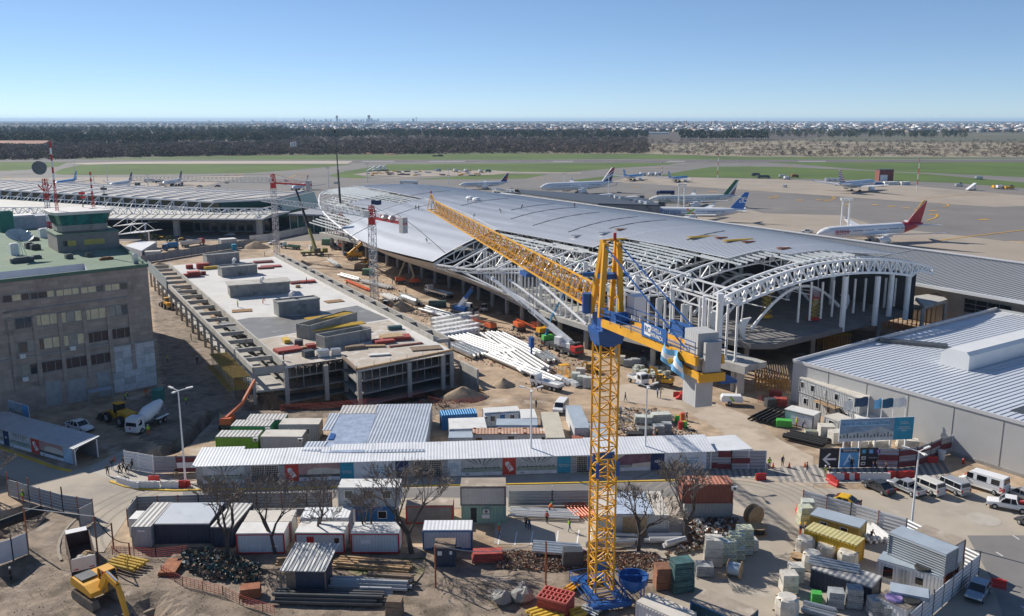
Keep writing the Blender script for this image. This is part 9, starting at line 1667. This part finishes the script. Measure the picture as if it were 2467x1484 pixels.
def rubble(nm,l,poly,n,s,ms,zz=.25):
 P=[G(*p)for p in poly];X=[p.x for p in P];Y_=[p.y for p in P];pts=[]
 while len(pts)<n:
  x,y=rng.uniform(min(X),max(X)),rng.uniform(min(Y_),max(Y_));i,_=inpoly(np.array([x]),np.array([y]),P)
  if i[0]:pts.append((x,y,hz(x,y)+rng.uniform(0,zz)))
 scatter(nm,[clump(5,.6,.4,.55,s_,z0=0)for s_ in range(5)],pts,[rng.uniform(.4,1)*s for _ in pts],ms,label=l,cat='rubble',mids=rng.integers(0,len(ms),n))
rubble('brick_rubble','broad band of broken red brick and rubble behind the crane base',[q(2,2,-120,910),q(2,2,800,915),q(2,2,1420,930),q(2,2,1400,1060),q(2,2,800,1080),q(2,2,300,1075),q(1,2,2200,1050)],2600,.26,[bh,ao,au,mat('pink_brick_bits',(.34,.19,.14),.9),a4])
rubble('scrap_heap','dark tangle of scaffold scrap left of the zinc shed',[q(0,2,1650,930),q(0,2,1900,900),q(0,2,2330,1050),q(0,2,2320,1190),q(0,2,1850,1150),q(0,2,1600,1030)],700,.5,[ab,a3,ao],.5)
rubble('yard_debris','mixed sacks, white scrap and boards under the biggest tree',[q(2,2,1690,640),q(2,2,2130,640),q(2,2,2130,780),q(2,2,1850,880),q(2,2,1500,960),q(2,2,1420,1060),q(2,2,1600,900)],900,.5,[ak,ao,ab,an,bh],.6)
rubble('site_litter','scattered boards, offcuts and scraps over the central yard',[q(1,1,1000,60),q(1,1,1500,330),q(1,1,2460,640),q(2,1,820,900),q(2,1,300,1130),q(1,1,1900,860),q(1,1,1450,470),q(1,1,1100,280)],1500,.34,[ak,ar,ab,ag,a4,aB],.1)
rubble('tool_debris','tools, sacks and offcuts around the block pallets',[qj(1700,180),qj(2100,200),qj(2450,400),qj(2400,540),qj(1800,540),qj(1720,380)],700,.42,[ak,ar,ab,aF,an],.25)
rubble('deck_litter','litter around the deck foot and trench',[q(1,1,300,1290),q(1,1,1500,1190),q(1,1,2050,1240),q(1,1,1650,1330),q(1,1,700,1320),q(1,1,0,1330)],500,.35,[ar,ab,aB,au,ag],.15)
rubble('dirt_clods','clods, chips and dry leaves over the foreground dirt',[q(0,2,-60,880),q(0,2,900,880),q(1,2,1600,1000),q(2,2,900,1300),q(2,2,300,1480),q(0,2,-60,1480)],1500,.1,[aB,au,MAT['churned_soil']],.05)
sheet('grass_patch',[Vector((*qg(1,2,x,y).to_2d(),0))for x,y in((820,1000),(1580,960),(1560,1090),(1450,1230),(1080,1180),(900,1100))],.03,mat('worn_grass',(.12,.13,.04),1,0,.3,.5,stain=((.30,.24,.17),.4,.5)))
def reel(pt,r,w_,hd,up,m,l):
 p=G(*pt);o=thing('cable_reel',l,'cable reel',(p.x,p.y,.02),hd);ax='z' if up else 'y';c=(0,0,0)if up else(0,-w_/2,r)
 MB().lathe(c,[(r,0),(r,.08),(r*.05,.081)],18,ax).build('flange',ar,o);MB().lathe(c,[(r*.05,w_-.081),(r,w_-.08),(r,w_)],18,ax).build('flange',ar,o);MB().lathe(c,[(r*.7,.07),(r*.7,w_-.07)],16,ax).build('coil',m,o,smooth=True)
reel(q(2,2,2270,665),1.3,1.0,.5,False,ao,'big standing wooden cable reel at the yard entrance');reel(q(2,2,2315,745),1.1,1.0,0,True,aw,'wooden cable reel lying flat beside the standing one');reel(q(2,2,2100,1135),1.0,1.5,1.1,False,mat('bluish_cable',(.35,.45,.55),.6),'cable drum wound with bluish white cable');reel(q(3,2,430,975),.8,.5,.3,True,aw,'small black cable reel by the wrapped crates')
for x,y,m,l in((2262,310,aP,'green oil drum, left of the group'),(2292,370,ag,'red oil drum in the middle of the group'),(2328,365,aP,'green oil drum, right of the red one'),(2310,290,ay,'orange oil drum behind the red one')):o=thing('oil_drum',l,'drum',G(*qj(x,y)));MB().lathe((0,0,0),[(.42,0),(.42,.5),(.44,.53),(.42,.56),(.42,1.2),(.38,1.22)],12).build('shell',m,o);MB().lathe((0,0,1.22),[(.3,0),(.3,.02)],10).build('lid',ai if m is aP else ag,o)
def barrier(pt,hd,m,l,g=None):
 o=thing('road_barrier',l,'barrier',G(*pt),hd,g);pr=[(.28,0),(.28,.2),(.14,.45),(.12,.95),(-.12,.95),(-.14,.45),(-.28,.2),(-.28,0)];MB().loft([[Vector((x,y,z))for y,z in pr]for x in(-.75,.75)]).build('body',m,o);MB().box(0,0,.95,.5,.12,.06).build('handle',m,o)
wl,rd='white plastic barrier in the curved kerb chain by the walking group','white barrier in the chain under the terminal sign'
for x,y in((1195,950),(1230,962),(1262,972),(1300,985),(1335,990),(1375,990),(1425,990),(1475,990),(1530,988),(1650,988),(1715,988)):barrier(ql(x,y),-.1 if x>1350 else-.45,aj,wl,'white barriers along the left kerb')
barrier(ql(1520,932),.1,ag,'flat red barrier behind the white kerb chain');barrier(ql(1790,985),0,ag,'red barrier by the left lamp post, left');barrier(ql(1825,980),0,ag,'red barrier touching the left lamp post')
for i,x in enumerate(range(745,1250,46)):barrier(q(3,2,x+10,258),-.02,ag if i in(2,4)else aj,'red barrier in the chain under the terminal sign' if i in(2,4)else rd,'barriers under the terminal sign')
for x,y,h,l in((735,280,-1.1,'slanted red barrier turning the chain corner, upper'),(760,310,-1.1,'slanted red barrier turning the chain corner, lower'),(1290,245,0,'red barrier right of the white chain, first'),(1360,245,0,'red barrier right of the white chain, second'),(1430,240,0,'red barrier right of the white chain, third'),(103,262,.1,'lone red barrier on the road by the chequered fence'),(2235,1225,-.5,'red barrier beside the shaded hatchback'),(440,560,1.4,'red barrier at the corrugated fence end'),(1640,105,0,'red barrier by the curved fence')):barrier(q(3,2,x,y),h,ag,l)
barrier(q(2,1,1590,1205),-.3,ag,'red barrier beside the skid steer')
for pt,l in((q(3,2,215,152),'traffic cone beside the lime-vested guard'),(q(3,2,360,152),'traffic cone right of the navy guard'),(q(3,2,500,148),'traffic cone at the site gate'),(ql(1127,725),'traffic cone at the left site gate')):o=thing('traffic_cone',l,'cone',G(*pt));MB().lathe((0,0,.04),[(.2,0),(.05,.75)],10).build('body',ay,o);MB().box(0,0,0,.45,.45,.05).build('base',aw,o)
o=thing('concrete_hopper','big blue concrete hopper on legs right of the crane base','hopper',qg(2,2,1190,1360));MB().lathe((0,0,1.2),[(.4,0),(1.5,1.1),(1.6,1.9),(1.5,1.9),(1.35,1.1),(.3,.1)],16).build('bowl',ap,o,smooth=True);MB().bar((-1.5,0,3.1),(1.5,0,3.1),.12).build('handle_bar',ap,o)
for x,y in((-1,-1),(1,-1),(1,1),(-1,1)):MB().bar((x,y,0),(x,y,2.3),.12).build('leg',ap,o)
o=thing('man_basket','yellow crane man basket by the white tubes','basket',qg(2,1,575,1030),.4);mb=MB()
for x in(-.9,.9):
 for y in(-.7,.7):mb.bar((x,y,0),(x,y,2.6),.12)
for z in(.1,1.1,2.6):
 for s in(-1,1):mb.bar((-.9,s*.7,z),(.9,s*.7,z),.12);mb.bar((s*.9,-.7,z),(s*.9,.7,z),.12)
mb.box(0,0,0,1.8,1.4,.15);mb.build('cage',ai,o);MB().box(0,0,2.6,1.7,1.3,.08).build('top_plate',ai,o)
for i in range(9):p=qg(2,1,505+i*22,1045+i*9);t=MB().lathe((-.5,0,.5),[(.5,0),(.5,1.0)],12,'x').build('membrane_roll',ae);t.location=p+Vector((0,rr.uniform(-.4,.6),0));t.rotation_euler.z=rr.uniform(-.5,.3)+.8;tag(t,'white membrane roll in the row below the yellow basket','roll','white membrane rolls')
p=qg(2,2,500,1440);o=thing('formwork_stack','red formwork panels with open grid stacked at the bottom edge','formwork',p,-.45);MB().box(0,0,0,3.2,2.4,1.7).build('stacked_panels',aZ,o);mb=MB()
for i in range(8):mb.bar((-1.6+i*.457,-1.2,1.82),(-1.6+i*.457,1.2,1.82),.12,.2)
for i in range(4):mb.bar((-1.6,-1.2+i*.8,1.82),(1.6,-1.2+i*.8,1.82),.12,.2)
mb.build('grid_panel',mat('bright_red_grid',(.60,.14,.11),.6,0,.15,1),o);MB().box(0,0,1.71,3.1,2.3,.02).build('panel_back',bh,o)
for pt,w,d,h,m,l in((q(2,2,650,1030),2.4,1.4,2.0,ab,'grey bin with open compartments tipped on the rubble'),(q(2,2,1620,1250),2.4,1.8,3.6,a3,'tall rack of dark teal scaffold frames'),(q(1,2,2130,985),3.6,1.6,1.2,aZ,'red steel trestles stacked on girders'),(q(0,2,1540,1065),2.0,3.6,.5,av,'flat rusty brown plate on supports'),(q(1,2,1300,1470),1.7,1.4,1.8,ao,'open wooden box at the bottom frame edge'),(q(3,1,310,1470),2.6,1.4,1.2,aP,'stacked dark green steel panels before the white box cabin'),(q(0,2,2250,1300),2.2,1.5,1.1,av,'rusty orange mesh crate in the dirt'),(q(1,1,1000,70),4.5,2.2,2.2,ao,'brown skip container left of the near tower crane'),(q(1,1,1060,110),4,2,2,MAT['site_green'],'green skip container behind the near tower crane'),(q(1,0,700,1185),5,2.4,2.4,MAT['site_green'],'dark green skip by the hall left end'),(q(1,1,1680,400),5,1.2,1.8,a3,'green glass panels standing on edge in the yard'),(q(2,1,820,700),1.6,1,1.6,a3,'green glass pallet by the white crane'),(q(3,2,600,1380),1.1,1,1.4,aP,'small green box by the block pallets')):stack(pt,w,d,h,m,l,nm='material_stack',cat='material stack',rz=rr.uniform(-.3,.3),n=5)
for pt,s,l in((q(2,2,190,1340),1.2,'big grey boulder left of the red formwork'),(q(2,2,210,1235),.6,'small boulder on the big grey one'),(q(1,2,2250,1360),1.1,'mossy boulder in the foreground dirt'),(q(1,2,2430,1340),1.3,'pale boulder at the crane side')):o=MB().lathe((0,0,0),[(s*.7,0),(s,s*.4),(s*.75,s*.9),(s*.2,s*1.15)],9);o.v=[v*rr.uniform(.8,1.15)for v in o.v[:]];o=o.build('boulder',au);o.location=G(*pt);o.rotation_euler=(.15,.1,s);tag(o,l,'boulder')
for pt,n_,z,l in((q(3,2,1560,1060),2,2.62,'black cable coils on the white sided cabin'),(q(3,2,1300,1330),2,2.42,'violet hose coil on the hose store')):
 for k in range(n_):o=MB().lathe((0,0,0),[(.45,0),(.85,0),(.9,.12),(.8,.24),(.45,.22)],14).build('cable_coil',aw if 'black' in l or k else mat('violet_hose',(.35,.25,.5),.6));p=G(*pt,z);o.location=(p.x+k*1.6,p.y-k*.5,z);tag(o,l if not k else l.replace('coils','coil, second one').replace('coil on','coil, dark second one on'),'coil')
p=G(*q(3,2,1440,1290),2.45);o=thing('sheet_stack','bluish galvanised roof sheets stacked on the hose store','metal sheets',p,-.4);[MB().box(rr.uniform(-.1,.1),i*.0,.1*i,3.6,2.0,.08).build('sheet',aJ,o)for i in range(5)]
p=G(*q(3,2,760,1040),2.32);o=thing('channel_stack','silver metal channels stacked on the tin store','metal channels',p,-.42);[MB().bar((-2.6,-.6+.3*i,.15+.1*(i%2)),(2.6,-.6+.3*i,.15+.1*(i%2)),.22,.18).build('channel',af,o)for i in range(6)]
o=tag(MB().lathe((0,0,0),[(.16,0),(.16,.55),(.22,.56),(.2,.7),(.06,.85)],10).build('fire_hydrant',ag),'red fire hydrant by the metal shed wall','hydrant');o.location=qg(3,2,1920,118);o=tag(MB().lathe((0,0,0),[(.5,0),(.55,1.2),(.6,1.25),(.6,1.4)],12).build('litter_bin',aj),'white round bin by the curved fence','bin');o.location=qg(3,2,1722,78)
def pole(pt,top,l):p=G(*pt);h=HT(*top,p);o=tag(MB().tube((0,0,-.2),(0,0,h),.1,6).build('cable_pole',av),l,'pole');o.location=p;return p+Z*h
t1=pole(q(0,2,885,1005),q(0,2,852,590),'rusty pole beside the dump truck');t2=pole(q(0,2,255,880),q(0,2,205,515),'white-topped pole over the white sheet fence');t3=pole(q(2,2,410,1200),q(2,2,402,815),'dark pole left of the crane mast');t4=pole(q(1,2,1665,1220),q(1,2,1640,850),'leaning pole by the dark kiosk');t5=pole(q(0,2,1020,880),q(0,2,998,650),'pale short pole by the silver-fronted container');t6=pole(q(0,2,1165,940),q(0,2,1160,830),'short wooden post left of the mesh fence');t7=pole(q(1,1,1318+1096,1240),q(1,1,1310+1096,700),'brown pole behind the cabin cluster')if 0 else None
for a,b,l in((t2,t1,'pale pipe cable between the two left poles'),(t1,t6,'black cable sagging from the rusty pole'),(t4,t3,'grey cable across the parking bays'),(t1,t5,'second black cable from the rusty pole')):
 mb=MB();P=[a.lerp(b,i/12)-Z*(1.0*math.sin(math.pi*i/12)*(0 if 'pipe' in l else 1))for i in range(13)];mb.path([p-a for p in P],.05,4);o=mb.build('overhead_cable',bf if 'pipe' in l or 'grey' in l else aw);o.location=a;tag(o,l,'cable')
cF=mat('red_mesh',(.45,.08,.05),.8,0,.2,2)
def mesh(pts,l):
 P=[G(*p)for p in pts];o=thing('mesh_fence',l,'fence',P[0],0,'red mesh safety fences');mb=MB();mp=MB()
 for a,b in zip(P,P[1:]):
  a=a-P[0];b=b-P[0]
  for z in(.15,.4,.65,.9,1.1):mb.bar(a+Z*z,b+Z*z,.035)
  n=max(2,int((b-a).length/.5))
  for i in range(n+1):p=a.lerp(b,i/n);(mp if i%5==0 else mb).bar(p,p+Z*1.15,.07 if i%5==0 else.025)
 mb.build('mesh',cF,o);mp.build('post',av,o)
mesh([q(0,2,1010,935),q(0,2,1400,960),q(0,2,1680,930)],'red mesh fence before the silver-fronted container');mesh([q(0,2,1450,1110),q(0,2,1640,1215),q(0,2,2000,1300),q(0,2,2180,1390),q(0,2,2466,1480)],'long red mesh fence along the pit edge');mesh([q(1,1,270,1330),q(1,1,700,1310),q(1,1,1200,1260),q(1,1,1560,1200)],'red mesh fence in front of the parking deck');mesh([q(1,1,1600,1250),q(1,1,1750,1290),q(1,1,2100,1260)],'red mesh fence before the retaining wall heap');mesh([q(3,1,80,1250),q(3,1,180,1225)],'short orange mesh fence by the red formwork crates');mesh([qj(1720,480),qj(2000,540),qj(2180,480)],'red mesh fence around the block pallets')
# lettering becomes plain mesh
dg=bpy.context.evaluated_depsgraph_get()
for o in[o for o in C.objects if o.type=='FONT']:
 me=bpy.data.meshes.new_from_object(o.evaluated_get(dg));n=bpy.data.objects.new(o.name,me);C.objects.link(n);n.parent=o.parent;n.matrix_basis=o.matrix_basis.copy();nm=o.name;bpy.data.objects.remove(o);n.name=nm
 # AIR
hz_m=bpy.data.materials.new('haze');hz_m.use_nodes=True;t=hz_m.node_tree
for n_ in list(t.nodes):
 if n_.type=='BSDF_PRINCIPLED':t.nodes.remove(n_)
pv=t.nodes.new('ShaderNodeVolumePrincipled');pv.inputs['Color'].default_value=(.50,.72,1,1);pv.inputs['Density'].default_value=HAZE;pv.inputs['Anisotropy'].default_value=.1
t.links.new(pv.outputs[0],[n_ for n_ in t.nodes if n_.type=='OUTPUT_MATERIAL'][0].inputs['Volume'])
mb=MB().box(0,16700,-9,56000,36000,80+9);o=mb.build('haze',hz_m);tag(o,kind='stuff',label='thin blue haze over the plain',cat='haze');o.visible_shadow=True
